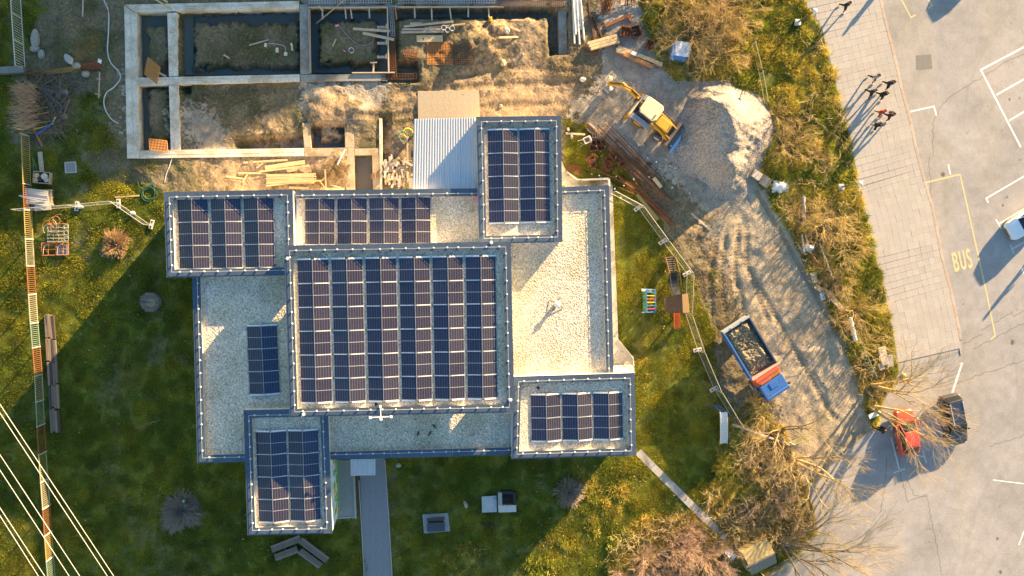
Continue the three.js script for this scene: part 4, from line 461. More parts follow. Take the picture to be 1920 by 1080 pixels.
  const tray = (() => { const v = [[-0.3, 0.62, -0.24], [0.3, 0.62, -0.24], [0.3, 0.62, 0.24], [-0.3, 0.62, 0.24]].map((q) => V(...q)), u = [[-0.2, 0.34, -0.15], [0.2, 0.34, -0.15], [0.2, 0.34, 0.15], [-0.2, 0.34, 0.15]].map((q) => V(...q)), g = []; for (let i = 0; i < 4; i++) { const j = (i + 1) % 4, m = v[i].clone().add(v[j]).add(u[i]).add(u[j]).multiplyScalar(0.25); const G = new THREE.BufferGeometry().setFromPoints([v[i], v[j], u[j], v[i], u[j], u[i]]); G.computeVertexNormals(); g.push(plain(G)); g.push(plain(rod(v[i], v[j], 0.02, 0.02, 6))); } const B = new THREE.BufferGeometry().setFromPoints([u[0], u[2], u[1], u[0], u[3], u[2]]); B.computeVertexNormals(); g.push(plain(B)); return g; })();
  part(w, 'tray', tray, new THREE.MeshStandardMaterial({ color: new THREE.Color().setRGB(0.66, 0.66, 0.64), roughness: 0.5, side: THREE.DoubleSide })); part(w, 'load', [rbox(0.34, 0.06, 0.24, 0.03, 0, 0.44, 0)], M.rust);
  for (const z of [-0.2, 0.2]) { part(w, 'handle', rod(V(0.3, 0.3, z * 0.4), V(-0.75, 0.5, z * 1.25), 0.018), M.galv); part(w, 'leg', rod(V(-0.2, 0.38, z), V(-0.24, 0, z), 0.016), M.galv); } const wh = part(w, 'wheel', new THREE.TorusGeometry(0.14, 0.045, 8, 18).translate(0.45, 0.19, 0), M.rubber);
  const bench = board('pale timber fixed across the grass beside the topmost block', 1060, 251, 1096, 253, 0.16, M.pineGrey, { up: 0.3 }); for (const [px, py, l] of [[1065, 243, 'upper pale brick beside the pale timber'], [1072, 257, 'round grey stone below the pale timber']]) { const q = J(px, py, 0.1); single('stone', rbox(0.18, 0.2, 0.3, 0.06, q.x, q.y, q.z, 0.4), M.concrete, l, 'stone'); }
}
// boulders
function boulder(px, py, sx, sy, sz, label, m, turn = 0) { const g = new THREE.IcosahedronGeometry(1, 3), p = g.attributes.position; for (let i = 0; i < p.count; i++) { const v = V().fromBufferAttribute(p, i), k = 0.72 + 0.5 * fbm(v.x * 1.7 + px, v.y * 1.7 + v.z * 1.9 + py, 3); v.multiplyScalar(k); p.setXYZ(i, v.x * sx, v.y * sy, v.z * sz); } g.computeVertexNormals(); const q = J(px, py, sy * 0.4); return single('boulder', g.rotateY(turn).translate(q.x, q.y, q.z), m, label, 'boulder'); }
const rock = worn(0.27, 0.25, 0.22, 0.95); boulder(67, 74, 0.33, 0.3, 0.75, 'tall pale boulder with a waist beside the dark heap', rock); boulder(66, 92, 0.4, 0.28, 0.24, 'foot boulder under the tall pale one', rock); boulder(79, 103, 0.26, 0.25, 0.38, 'small pale boulder below the pair by the dark heap', rock); boulder(139, 117, 0.26, 0.32, 0.46, 'slanted grey boulder on the slope of the dark heap', worn(0.3, 0.31, 0.31, 0.95), 0.6); boulder(149, 126, 0.34, 0.3, 0.24, 'flat grey boulder touching the slanted one', rock); boulder(162, 139, 0.3, 0.3, 0.27, 'round pale boulder under the leaning net', rock); boulder(944, 119, 0.25, 0.24, 0.28, 'sandy boulder at the foot of the sandy heap', worn(0.46, 0.36, 0.24, 0.95)); boulder(1093, 149, 0.28, 0.16, 0.2, 'white stone block on the track near the digger arm', worn(0.58, 0.52, 0.42, 0.95)); boulder(939, 199, 0.18, 0.14, 0.16, 'small white stone above the topmost block', rock); boulder(980, 103, 0.13, 0.12, 0.14, 'pale stone in the middle of the sandy heap', rock);
boulder(949, 60, 0.26, 0.22, 0.3, 'pale lump of old concrete on the sandy heap', worn(0.48, 0.42, 0.36, 0.95)); boulder(1293, 362, 0.12, 0.1, 0.18, 'small pale stone beside the lane shade', rock);
// ---------------------------------------------------------------- the flat-roofed building
const H_LOW = 4.4, H_LOWTOP = 4.8, H_BLK = 5.1, H_BLKTOP = 5.5, H_MAIN = 6.5, H_MAINTOP = 6.9;
const building = thing('flat_roofed_building', 'low flat-roofed building with gravel roofs, blue parapets and solar panels, beside the building site', 'building');
const gravelMap = (() => {
  const n = 1024, a = wrapNoise(n, 250, 1), b = wrapNoise(n, 5, 5), c = wrapNoise(n, 400, 1), d = wrapNoise(n, 14, 3);
  return [pixelsOf(n, n, (i, j) => { const k = j * n + i, s = a[k], m0 = smooth(0.56, 0.72, b[k]), l = (0.44 + 0.36 * (s - 0.5) + 0.3 * (c[k] - 0.5)) * (0.84 + 0.32 * d[k]) * (1 - 0.16 * m0), w = (a[(k * 7 + 1311) % (n * n)] - 0.5) * 0.5, m = Math.max(0.05, l); return [m * (1.12 + 0.14 * w), m * (0.985 + 0.02 * m0), m * (0.79 - 0.2 * w - 0.05 * m0)]; }),
    pixelsOf(n, n, (i, j) => clamp(0.5 + 1.1 * (a[j * n + i] - 0.5)), false)];
})();
for (const t of gravelMap) t.repeat.set(1 / 17, 1 / 17);
const roofGravel = new THREE.MeshStandardMaterial({ map: gravelMap[0], bumpMap: gravelMap[1], bumpScale: 0.03, roughness: 0.95 });
const capMetals = [1, 0.9, 1.1, 0.97].map((k) => worn(0.055 * k, 0.077 * k, 0.107 * k, 0.42, { metalness: 0.2 }));
// offset of a plan polyline to its inner side (to the right hand when walking), with mitres
function offsetLine(pts, d, closed) {
  const n = pts.length, out = [];
  for (let i = 0; i < n; i++) {
    const a = pts[closed ? (i + n - 1) % n : Math.max(0, i - 1)], b = pts[i], c = pts[closed ? (i + 1) % n : Math.min(n - 1, i + 1)];
    const nrm = (u, v) => V(-(v.z - u.z), 0, v.x - u.x).normalize();
    let n1 = b === a ? null : nrm(a, b), n2 = c === b ? null : nrm(b, c); n1 = n1 || n2; n2 = n2 || n1;
    const m = n1.clone().add(n2).normalize(); out.push(b.clone().addScaledVector(m, d / Math.max(0.3, m.dot(n1))));
  }
  return out;
}
function wedge(o0, o1, i1, i0, y0, yo, yi) {         // a capping length: outer edge o0-o1, inner edge i0-i1
  const q = [[o0, yo], [o1, yo], [i1, yi], [i0, yi]].map(([p, y]) => [V(p.x, y, p.z), V(p.x, y0, p.z)]);
  const pos = [], quad = (a, b, c, d) => { for (const p of [a, b, c, a, c, d]) pos.push(p.x, p.y, p.z); };
  quad(q[0][0], q[3][0], q[2][0], q[1][0]); quad(q[0][1], q[1][1], q[2][1], q[3][1]);
  for (let i = 0; i < 4; i++) { const j = (i + 1) % 4; quad(q[i][0], q[j][0], q[j][1], q[i][1]); }
  const g = new THREE.BufferGeometry(); g.setAttribute('position', new THREE.Float32BufferAttribute(pos, 3)); g.computeVertexNormals();
  const uv = []; for (let i = 0; i < pos.length; i += 3) uv.push(pos[i] * 0.4, pos[i + 2] * 0.4); g.setAttribute('uv', new THREE.Float32BufferAttribute(uv, 2)); return g;
}
const knobGeo = merged([cyl(0.065, 0.08, 0.07, 10, 0, 0.035, 0), placed(new THREE.SphereGeometry(0.06, 10, 6, 0, 6.3, 0, 1.6), 0, 0.07, 0)]);
const knobMat = mat(0.5, 0.5, 0.49, 0.5), wireMat = mat(0.6, 0.62, 0.63, 0.4, { metalness: 0.5 });
// outer: plan points at the parapet top, inner side on the right hand; wallBottom: where the white wall below the cap begins
function parapet(parent, name, outer, closed, yTop, yWall, yIn, pitch = 0.94) {
  const w = 0.58, o = outer, inn = offsetLine(o, w, closed), n = o.length, wallGeo = [], wires = [];
  const holder = part(parent, name, new THREE.BufferGeometry(), wallWhite);
  const wo = offsetLine(o, 0.04, closed), wi = offsetLine(o, w - 0.05, closed), mid = offsetLine(o, w * 0.66, closed);
  for (let i = 0; i < (closed ? n : n - 1); i++) {
    const j = (i + 1) % n; wallGeo.push(wedge(wo[i], wo[j], wi[j], wi[i], yWall, yTop - 0.055, yTop - 0.06));
    if (yIn < yWall) wallGeo.push(wedge(offsetLine(o, w - 0.12, closed)[i], offsetLine(o, w - 0.12, closed)[j], wi[j], wi[i], yIn, yWall + 0.001, yWall + 0.001));
    const len = o[i].distanceTo(o[j]), k = Math.max(1, Math.round(len / 5.2));
    for (let s = 0; s < k; s++) { const g = 0.012 / len, a = s / k + (s ? g : 0), b = (s + 1) / k - (s < k - 1 ? g : 0), L = (u, v, t) => u.clone().lerp(v, t); holder.userData.caps ||= []; holder.userData.caps.push(wedge(L(o[i], o[j], a), L(o[i], o[j], b), L(inn[i], inn[j], b), L(inn[i], inn[j], a), yTop - 0.055, yTop, yTop - 0.015)); }
    const m0 = mid[i], m1 = mid[j], ml = m0.distanceTo(m1), c = Math.max(1, Math.round(ml / pitch));
    wires.push(rod(V(m0.x, yTop + 0.1, m0.z), V(m1.x, yTop + 0.1, m1.z), 0.014, 0.014, 5));
    for (let s = 0; s < c; s++) { const q = m0.clone().lerp(m1, (s + 0.5 + rr(-0.1, 0.1)) / c); holder.userData.knobs ||= []; holder.userData.knobs.push(V(q.x + rr(-0.02, 0.02), yTop - 0.012, q.z + rr(-0.02, 0.02))); }
  }
  holder.geometry = merged(wallGeo); holder.material = wallWhite;
  for (const g of holder.userData.caps) part(holder, 'cap_sheet', g, capMetals[Math.floor(rnd() * 4)]);
  for (const q of holder.userData.knobs) { const k = part(holder, 'conductor_holder', knobGeo, knobMat); k.position.copy(q); }
  part(holder, 'conductor_wire', wires, wireMat);
  delete holder.userData.caps; delete holder.userData.knobs; return holder;
}
const at = (list, h) => list.map(([x, y]) => P(x, y, h));
// lower roof
const lowPoly = [[552, 357], [895, 353], [1050, 351], [1142, 347], [1151, 700], [1100, 760], [963, 800], [963, 853], [619, 862], [575, 840], [460, 830], [460, 866], [370, 868], [360, 522], [361, 440], [552, 440]];
{
  const outer = at(lowPoly, H_LOWTOP);
  part(building, 'lower_wall', [prism(offsetLine(outer, 0.05, true), 0, H_LOW - 0.15)], wallWhite);
  part(building, 'lower_gravel_roof', flat(offsetLine(outer, 0.3, true), H_LOW), roofGravel);
  parapet(building, 'lower_parapet', at([[553, 357], [895, 353]], H_LOWTOP), false, H_LOWTOP, H_LOW - 0.15, H_LOW - 0.15);
  parapet(building, 'lower_parapet', at([[1050, 351], [1142, 347], [1151, 702]], H_LOWTOP), false, H_LOWTOP, H_LOW - 0.15, H_LOW - 0.15);
  parapet(building, 'lower_parapet', at([[963, 853], [616, 862]], H_LOWTOP), false, H_LOWTOP, H_LOW - 0.15, H_LOW - 0.15);
  parapet(building, 'lower_parapet', at([[462, 866], [370, 868], [360, 518]], H_LOWTOP), false, H_LOWTOP, H_LOW - 0.15, H_LOW - 0.15);
}
// the four raised blocks
const blocks = { west: [[307, 360], [549, 355.5], [552.5, 516], [312.5, 520.5]], north: [[892.5, 219], [1052, 217], [1055, 454], [898, 457]], east: [[963, 706], [1190, 699], [1193, 854], [959, 861]], south: [[456.5, 769], [615, 766], [623.5, 1000], [464, 1004]] };
for (const k in blocks) {
  const outer = at(blocks[k], H_BLKTOP);
  part(building, 'block_wall', prism(offsetLine(outer, 0.05, true), 0, H_BLK - 0.12), wallWhite);
  part(building, 'block_gravel_roof', flat(offsetLine(outer, 0.4, true), H_BLK), roofGravel);
  parapet(building, 'block_parapet', outer, true, H_BLKTOP, H_BLK - 0.12, H_BLK - 0.12);
}
// the tall middle block: hollow, with clerestory windows that the low sun shines through
{
  const outer = at([[532.5, 460], [957.5, 453], [965, 773], [543, 782]], H_MAINTOP);
  part(building, 'hall_roof', prism(offsetLine(outer, 0.05, true), H_MAIN - 0.3, H_MAIN - 0.05), wallWhite);
  part(building, 'hall_gravel_roof', flat(offsetLine(outer, 0.4, true), H_MAIN), roofGravel);
  parapet(building, 'hall_parapet', outer, true, H_MAINTOP, H_MAIN - 0.3, H_MAIN - 0.3, 0.98);
  const sides = [[0, 1, [[0.13, 0.27]]], [1, 2, [[0.62, 0.83]]], [2, 3, [[0.165, 0.24]]], [3, 0, [[0.645, 0.735]]]];
  const wo = offsetLine(outer, 0.06, true), wi = offsetLine(outer, 0.3, true), y0 = H_LOW - 0.05, ys = H_LOW + 0.12, yh = H_MAIN - 0.45, y1 = H_MAIN - 0.3;
  for (const [a, b, holes] of sides) {
    const piece = (t0, t1, lo, hi) => { const L = (u, t) => u[a].clone().lerp(u[b], t); return wedge(L(wo, t0), L(wo, t1), L(wi, t1), L(wi, t0), lo, hi, hi); };
    let t = 0; const g = [piece(0, 1, y0, ys), piece(0, 1, yh, y1)];
    for (const [u, v] of holes) { g.push(piece(t, u, ys, yh)); t = v; }
    g.push(piece(t, 1, ys, yh)); part(building, 'hall_wall', g, wallWhite);
    for (const [u, v] of holes) {
      const m = (t2, y) => { const q = wo[a].clone().lerp(wo[b], t2).lerp(wi[a].clone().lerp(wi[b], t2), 0.5); q.y = y; return q; };
      const win = part(building, 'clerestory_window', [bar(m(u, ys + 0.03), m(v, ys + 0.03), 0.07, 0.06), bar(m(u, yh - 0.03), m(v, yh - 0.03), 0.07, 0.06), bar(m(u, ys), m(u, yh), 0.06, 0.07), bar(m(v, ys), m(v, yh), 0.06, 0.07)], M.whitePaint);
      part(win, 'pane', bar(m(u, (ys + yh) / 2), m(v, (ys + yh) / 2), 0.01, yh - ys - 0.1), new THREE.MeshPhysicalMaterial({ color: 0xffffff, roughness: 0, transmission: 1, thickness: 0, ior: 1.2 }));
    }
  }
}
// mural on the wing wall, painted flat
{
  const c = document.createElement('canvas'); c.width = 512; c.height = 256; const x = c.getContext('2d');
  x.fillStyle = '#dfe7e2'; x.fillRect(0, 0, 512, 256); x.fillStyle = '#b9d3e6'; x.fillRect(0, 0, 512, 110);
  const blob = (col, u, v, w, h, r = 0) => { x.fillStyle = col; x.beginPath(); x.ellipse(u, v, w, h, r, 0, 6.3); x.fill(); };
  for (let i = 0; i < 26; i++) blob(['#9fc4e4', '#f3f0e6', '#cfe3f0', '#e9d9b0'][i % 4], rnd() * 512, rnd() * 120, 14 + rnd() * 30, 8 + rnd() * 16, rnd());
  x.fillStyle = '#5fb43a'; x.beginPath(); x.moveTo(0, 256); x.lineTo(0, 205); for (let i = 0; i <= 16; i++) x.lineTo(i * 32, 200 + 14 * Math.sin(i * 1.3)); x.lineTo(512, 256); x.fill();
  for (let i = 0; i < 14; i++) blob(['#f0b545', '#d8452e', '#4a8fcf', '#3f9a3a', '#e58ab0', '#8a5a36'][i % 6], 30 + i * 35, 130 + rnd() * 60, 9 + rnd() * 14, 10 + rnd() * 16, rnd());
  blob('#f4c04a', 230, 120, 42, 30); x.fillStyle = '#7a5232'; for (let i = 0; i < 5; i++) x.fillRect(70 + i * 96, 120, 9, 84); for (let i = 0; i < 5; i++) blob('#4ea33c', 75 + i * 96, 112, 27, 24);
  const t = new THREE.CanvasTexture(c); t.colorSpace = THREE.SRGBColorSpace;
  const o = offsetLine(at(blocks.south, H_BLKTOP), 0.05, true), a = o[1].clone().lerp(o[2], 0.42), b = o[1].clone().lerp(o[2], 0.995), n = V(b.z - a.z, 0, -(b.x - a.x)).normalize().multiplyScalar(-1);
  if (n.x < 0) n.multiplyScalar(-1); a.addScaledVector(n, 0.012); b.addScaledVector(n, 0.012);
  const g = new THREE.BufferGeometry(); g.setAttribute('position', new THREE.Float32BufferAttribute([b.x, 0.25, b.z, a.x, 0.25, a.z, a.x, 4.8, a.z, b.x, 0.25, b.z, a.x, 4.8, a.z, b.x, 4.8, b.z], 3)); g.setAttribute('uv', new THREE.Float32BufferAttribute([0, 0, 1, 0, 1, 1, 0, 0, 1, 1, 0, 1], 2)); g.computeVertexNormals();
  part(building, 'mural', g, new THREE.MeshStandardMaterial({ map: t, roughness: 0.8, side: THREE.DoubleSide }), 'colourful painted mural on the wing wall');
}
// solar arrays: east and west facing panel pairs over a low ridge
const cellTex = (() => {
  const c = document.createElement('canvas'); c.width = 256; c.height = 416; const x = c.getContext('2d');
  x.fillStyle = 'rgb(40,34,38)'; x.fillRect(0, 0, 256, 416);
  for (let i = 0; i < 6; i++) for (let j = 0; j < 24; j++) { const v = rnd() * 6; x.fillStyle = `rgb(${33 + v},${29 + v},${32 + v})`; x.fillRect(i * 42.6 + 1, j * 17.3 + 0.7, 41, 16.3); }
  x.fillStyle = 'rgba(150,150,150,0.7)'; for (let i = 1; i < 6; i++) x.fillRect(i * 42.6 - 1.6, 0, 3.2, 416);
  x.fillStyle = 'rgba(160,160,160,0.34)'; for (let j = 1; j < 24; j++) x.fillRect(0, j * 17.3 - 0.8, 256, 1.6); for (let i = 0; i < 18; i++) x.fillRect(i * 14.2 + 7, 0, 1, 416);
  x.fillStyle = 'rgb(165,166,168)'; x.fillRect(0, 204, 256, 8);
  const t = new THREE.CanvasTexture(c); t.colorSpace = THREE.SRGBColorSpace; t.anisotropy = 8; return t;
})();
const cellMats = [[1, 0.3], [0.86, 0.26], [1.16, 0.36]].map(([k, r]) => new THREE.MeshPhysicalMaterial({ map: cellTex, color: new THREE.Color().setRGB(k, k, k), roughness: r * 0.5, specularIntensity: 0.6, specularColor: new THREE.Color().setRGB(0.05, 0.35, 1), clearcoat: 0.8, clearcoatRoughness: 0.06 }));
const frameMat = mat(0.4, 0.4, 0.4, 0.45, { metalness: 0.2 }), railMat = worn(0.66, 0.66, 0.64, 0.5);
const panelGeo = {};
function makePanel(parent, a, b, c, d) {             // corners at the top surface, a-b along the array
  const w = a.distanceTo(d), l = a.distanceTo(b), key = w.toFixed(2) + '|' + l.toFixed(2);
  panelGeo[key] ||= [merged([box(l, 0.04, 0.012, 0, -0.02, -w / 2 + 0.006), box(l, 0.04, 0.012, 0, -0.02, w / 2 - 0.006), box(0.022, 0.04, w - 0.024, -l / 2 + 0.011, -0.02, 0), box(0.022, 0.04, w - 0.024, l / 2 - 0.011, -0.02, 0), box(l - 0.044, 0.012, w - 0.024, 0, -0.032, 0)]),
    (() => { const g = new THREE.PlaneGeometry(w - 0.024, l - 0.044); g.rotateX(-Math.PI / 2); g.rotateY(Math.PI / 2); return g.translate(0, -0.006, 0); })()];
  const x = b.clone().sub(a).normalize(), z0 = d.clone().sub(a), y = z0.clone().cross(x).normalize(); if (y.y < 0) y.multiplyScalar(-1); const z = x.clone().cross(y);
  const m = part(parent, 'solar_panel', panelGeo[key][0], frameMat); m.applyMatrix4(new THREE.Matrix4().makeBasis(x, y, z).setPosition(a.clone().add(b).add(c).add(d).multiplyScalar(0.25)));
  part(m, 'cell_sheet', panelGeo[key][1], cellMats[Math.floor(rnd() * 3)]);
}
const ordinal = ['first', 'second', 'third', 'fourth', 'fifth', 'sixth'];
function solarField(quad, pairs, rows, y, where, gapPart = 0.085) {
  const [tl, tr, br, bl] = quad.map(([px, py]) => P(px, py, y + 0.2));
  const Q = (u, v) => tl.clone().lerp(tr, u).lerp(bl.clone().lerp(br, u), v);
  const period = 1 / (pairs - gapPart * (pairs > 1 ? 1 : 0)), wide = period * (1 - gapPart);
  for (let p = 0; p < pairs; p++) {
    const u0 = p * period, u1 = Math.min(1, u0 + (pairs > 1 ? wide : 1)), um = (u0 + u1) / 2, e = 0.003;
    const n = rows * 2;
    const t = thing('solar_array', where(p, pairs) + `, ${['', '', 'four', 'six', 'eight', '', 'twelve'][rows]} panels`, 'solar panels', V(0, 0, 0), 0, 'solar panel arrays on the roofs');
    for (let r = 0; r < rows; r++) {
      const v0 = r / rows + 0.0016, v1 = (r + 1) / rows - 0.0016, lo = y + 0.08 + rr(-0.006, 0.006), hi = y + 0.41 + rr(-0.006, 0.006), W = (q, yy) => V(q.x, yy, q.z);
      makePanel(t, W(Q(u0, v0), lo), W(Q(u0, v1), lo), W(Q(um - e * wide, v1), hi), W(Q(um - e * wide, v0), hi));
      makePanel(t, W(Q(um + e * wide, v0), hi), W(Q(um + e * wide, v1), hi), W(Q(u1, v1), lo), W(Q(u1, v0), lo));
    }
    const W = (u, v, yy) => { const q = Q(u, v); return V(q.x, yy, q.z); };
    for (let r = 0; r <= rows; r++) { const v = r / rows + (r === 0 ? -0.022 / rows : r === rows ? 0.022 / rows : 0), hgt = r === 0 || r === rows ? 0.085 : 0; for (const [ua, ub, ya, yb] of [[u0, um - 0.01, 0.06, 0.345], [um + 0.01, u1, 0.345, 0.06]]) part(t, 'rail', bar(W(ua, v, y + ya + 0.0), W(ub, v, y + yb), r === 0 || r === rows ? 0.1 : 0.036, 0.035), railMat); }
    for (let r = 0; r <= rows; r++) for (const u of [u0 + 0.02 * wide, um, u1 - 0.02 * wide]) { const q = W(u, clamp(r / rows, 0.02, 0.98), y); part(t, 'ballast_block', box(0.2, u === um ? 0.16 : 0.05, 0.3, q.x, y + (u === um ? 0.08 : 0.025), q.z), M.concreteDark); }
  }
}
const nth = (roof) => (p, n) => n === 1 ? `solar array on ${roof}` : `${ordinal[p]} solar array from the left on ${roof}`;
solarField([[556.5, 487], [929.5, 480], [933, 746], [564.5, 755]], 6, 6, H_MAIN, nth('the large middle roof'));
solarField([[331.5, 373], [512, 370.5], [515, 501], [336, 504.5]], 3, 3, H_BLK, nth('the upper left block roof'));
solarField([[571, 372.5], [807, 369], [808, 456], [571, 459]], 4, 2, H_LOW, nth('the lower roof beside the metal canopy'), 0.08);
solarField([[914, 244], [1030, 242], [1032, 415], [917, 418]], 2, 4, H_BLK, nth('the topmost block roof'), 0.05);
solarField([[462, 612], [518.5, 610], [524.5, 737], [467.5, 740]], 1, 3, H_LOW, nth('the shaded terrace, standing alone'));
solarField([[479, 810], [596, 806.5], [601, 975], [485, 979]], 2, 4, H_BLK, nth('the wing above the mural'), 0.05);
solarField([[995, 741], [1167.5, 736], [1169, 822], [997, 827]], 3, 2, H_BLK, nth('the lower right block roof'), 0.05);
// white rods, aerial mast, vents and birds on the roofs
{
  const y = H_MAINTOP, g = [];
  const mast = thing('aerial_mast', 'white T-shaped rod mast on the front parapet of the middle roof', 'mast');
  const a = P(713, 763, y + 0.2), b = P(714, 786, y + 0.2), c = P(694, 783, y + 0.25), d = P(733, 781.5, y + 0.25);
  part(mast, 'pole', [rod(a, b, 0.035, 0.035, 8)], M.whitePaint); part(mast, 'crossbar', [rod(c, d, 0.035, 0.035, 8)], M.whitePaint);
  for (const q of [c, d, b]) part(mast, 'lamp_head', placed(new RoundedBoxGeometry(0.2, 0.14, 0.2, 2, 0.05), q.x, q.y + 0.06, q.z), M.whitePaint);
  part(mast, 'bracket', box(0.16, 0.3, 0.16, a.x, y + 0.09, a.z), M.whitePaint);
  const rodThing = (px, py, h, label) => { const q = P(px, py, h), t = thing('lightning_rod', label, 'lightning rod', q); part(t, 'foot', [cyl(0.1, 0.13, 0.1, 14, 0, 0.05, 0)], M.white); part(t, 'rod', [cyl(0.012, 0.02, 1.1, 6, 0, 0.65, 0)], M.steel); return t; };
  rodThing(957, 750, H_MAINTOP, 'white lightning rod on the parapet corner next to the three-array block');
  rodThing(569, 777, H_MAINTOP, 'white lightning rod on the parapet corner above the wing');
  rodThing(539, 485, H_MAINTOP, 'white lightning rod on the parapet next to the upper left block');
  rodThing(921, 455, H_MAINTOP, 'white lightning rod on the parapet below the topmost block');
  const q = P(1043, 570, H_LOW), t = thing('roof_vent', 'small round roof vent with a crossed stand on the wide sunlit gravel roof', 'roof vent', q);
  part(t, 'pipe', [cyl(0.14, 0.16, 0.5, 16, 0, 0.25, 0)], M.galv); part(t, 'cowl', [cyl(0.03, 0.26, 0.14, 16, 0, 0.6, 0), cyl(0.24, 0.24, 0.04, 16, 0, 0.5, 0)], M.white);
  for (let i = 0; i < 4; i++) { const e = i * 1.571 + 0.5; part(t, 'stay', bar(V(0, 0.3, 0), V(Math.cos(e) * 0.62, 0.03, Math.sin(e) * 0.62), 0.05, 0.05), M.darkMetal); }
  for (const [px, py, h, l] of [[814, 798, H_LOW, 'black bird on the shaded front gravel roof, apart from the other two'], [784, 811.5, H_LOW, 'black bird at the left of a close pair on the front gravel roof'], [806, 811.5, H_LOW, 'black bird at the right of a close pair on the front gravel roof']]) {
    const t2 = thing('bird', l, 'bird', P(px, py, h), rr(0, 6)), pts = []; for (let i = 0; i <= 10; i++) { const u = i / 10; pts.push(new THREE.Vector2(Math.max(0.001, 0.075 * Math.sin(Math.PI * Math.pow(u, 0.7)) + (u > 0.72 && u < 0.97 ? 0.012 : 0)), u * 0.36)); }
    part(t2, 'body', [new THREE.LatheGeometry(pts, 12).rotateX(Math.PI / 2 - 0.25).translate(0, 0.09, -0.16), placed(new THREE.SphereGeometry(0.048, 10, 8), 0, 0.2, 0.16), cyl(0.001, 0.015, 0.05, 6, 0, 0.2, 0.22, Math.PI / 2)], M.black);
    part(t2, 'leg', [rod(V(-0.03, 0, 0.02), V(-0.03, 0.09, 0), 0.006)], M.darkMetal); part(t2, 'leg', [rod(V(0.03, 0, 0.02), V(0.03, 0.09, 0), 0.006)], M.darkMetal); part(t2, 'tail', [box(0.06, 0.015, 0.16, 0, 0.07, -0.2)], M.black);
  }
  for (const [px, py, h, l] of [[705, 758, H_MAIN, 'small black vent cap on gravel below the third array of the middle roof'], [1009, 727, H_BLK, 'small black vent cap on gravel above the three-array block']]) single('vent_cap', [cyl(0.1, 0.12, 0.14, 12, P(px, py, h).x, h + 0.07, P(px, py, h).z)], M.black, l, 'vent');
  const pk = P(892, 373, H_LOW), tp = single('pink_board', [rbox(0.2, 0.05, 0.66, 0.02, pk.x, H_LOW + 0.3, pk.z, -0.15, -0.25)], M.pink, 'pink board leaning on the parapet beside the topmost block', 'board');
}
// corrugated canopies
function corrugated(a, b, c, d, pitch, amp) {        // a-b ridge-wise span, sheet of waves from side a-d to b-c
  const n = Math.round(a.distanceTo(b) / pitch) * 6, pos = [], idx = [], k = 3;
  for (let s = 0; s < 2; s++) for (let j = 0; j < k; j++) for (let i = 0; i <= n; i++) { const q = a.clone().lerp(b, i / n).lerp(d.clone().lerp(c, i / n), j / (k - 1)); const ph = (i % 6) / 6; q.y += amp * (ph < 0.17 ? 0 : ph < 0.34 ? (ph - 0.17) / 0.17 : ph < 0.67 ? 1 : ph < 0.84 ? (0.84 - ph) / 0.17 : 0) - s * 0.012; pos.push(q.x, q.y, q.z); }
  const m = n + 1, off = m * k;
  for (let s = 0; s < 2; s++) for (let j = 0; j < k - 1; j++) for (let i = 0; i < n; i++) { const p0 = s * off + j * m + i; if (s === 0) idx.push(p0, p0 + m, p0 + 1, p0 + 1, p0 + m, p0 + m + 1); else idx.push(p0, p0 + 1, p0 + m, p0 + 1, p0 + m + 1, p0 + m); }
  const g = new THREE.BufferGeometry(); g.setAttribute('position', new THREE.Float32BufferAttribute(pos, 3)); g.setIndex(idx); const h = g.toNonIndexed(); h.computeVertexNormals(); return plain(h);
}
{
  const sheetMat = worn(0.68, 0.69, 0.7, 0.4, { metalness: 0.2 });
  const t = thing('metal_canopy', 'white corrugated metal canopy roof beside the topmost block', 'canopy');
  const h = 4.25, q = [P(776, 223, h + 0.1), P(892, 220, h + 0.1), P(894, 353, h - 0.1), P(773, 355, h - 0.1)];
  for (let i = 0; i < 4; i++) { const L = (u, v, k) => u.clone().lerp(v, k), g = 0.0012; part(t, 'roof_sheet', corrugated(L(q[0], q[1], i / 4 + g), L(q[0], q[1], (i + 1) / 4 - g), L(q[3], q[2], (i + 1) / 4 - g), L(q[3], q[2], i / 4 + g), 0.187, 0.045), sheetMat); }
  for (let i = 0; i < 4; i++) { const v = 0.06 + i * 0.29; part(t, 'purlin', bar(q[0].clone().lerp(q[3], v).add(V(0, -0.09, 0)), q[1].clone().lerp(q[2], v).add(V(0, -0.09, 0)), 0.08, 0.12), M.pineGrey); }
  for (const [u, v] of [[0.03, 0.05], [0.03, 0.95], [0.95, 0.05], [0.95, 0.95]]) { const p = q[0].clone().lerp(q[1], u).lerp(q[3].clone().lerp(q[2], u), v); part(t, 'post', box(0.14, p.y - 0.12, 0.14, p.x, (p.y - 0.12) / 2, p.z), M.pineGrey); }
  const t2 = thing('door_canopy', 'small corrugated canopy over the entrance path below the front roof', 'canopy');
  const q2 = [P(657, 861, 3.0), P(704, 861, 3.0), P(704, 891, 2.8), P(657.5, 892, 2.8)];
  part(t2, 'roof_sheet', corrugated(...q2, 0.19, 0.04), worn(0.6, 0.63, 0.66, 0.4, { metalness: 0.2 }));
  for (const u of [0.06, 0.94]) { const a = q2[0].clone().lerp(q2[1], u), b = q2[3].clone().lerp(q2[2], u); part(t2, 'bracket', [bar(a.clone().add(V(0, -0.06, 0)), b.clone().add(V(0, -0.06, 0)), 0.05, 0.08), bar(V(a.x, a.y - 0.7, a.z), b.clone().add(V(0, -0.08, -0.2)), 0.05, 0.05)], M.galv); }
}
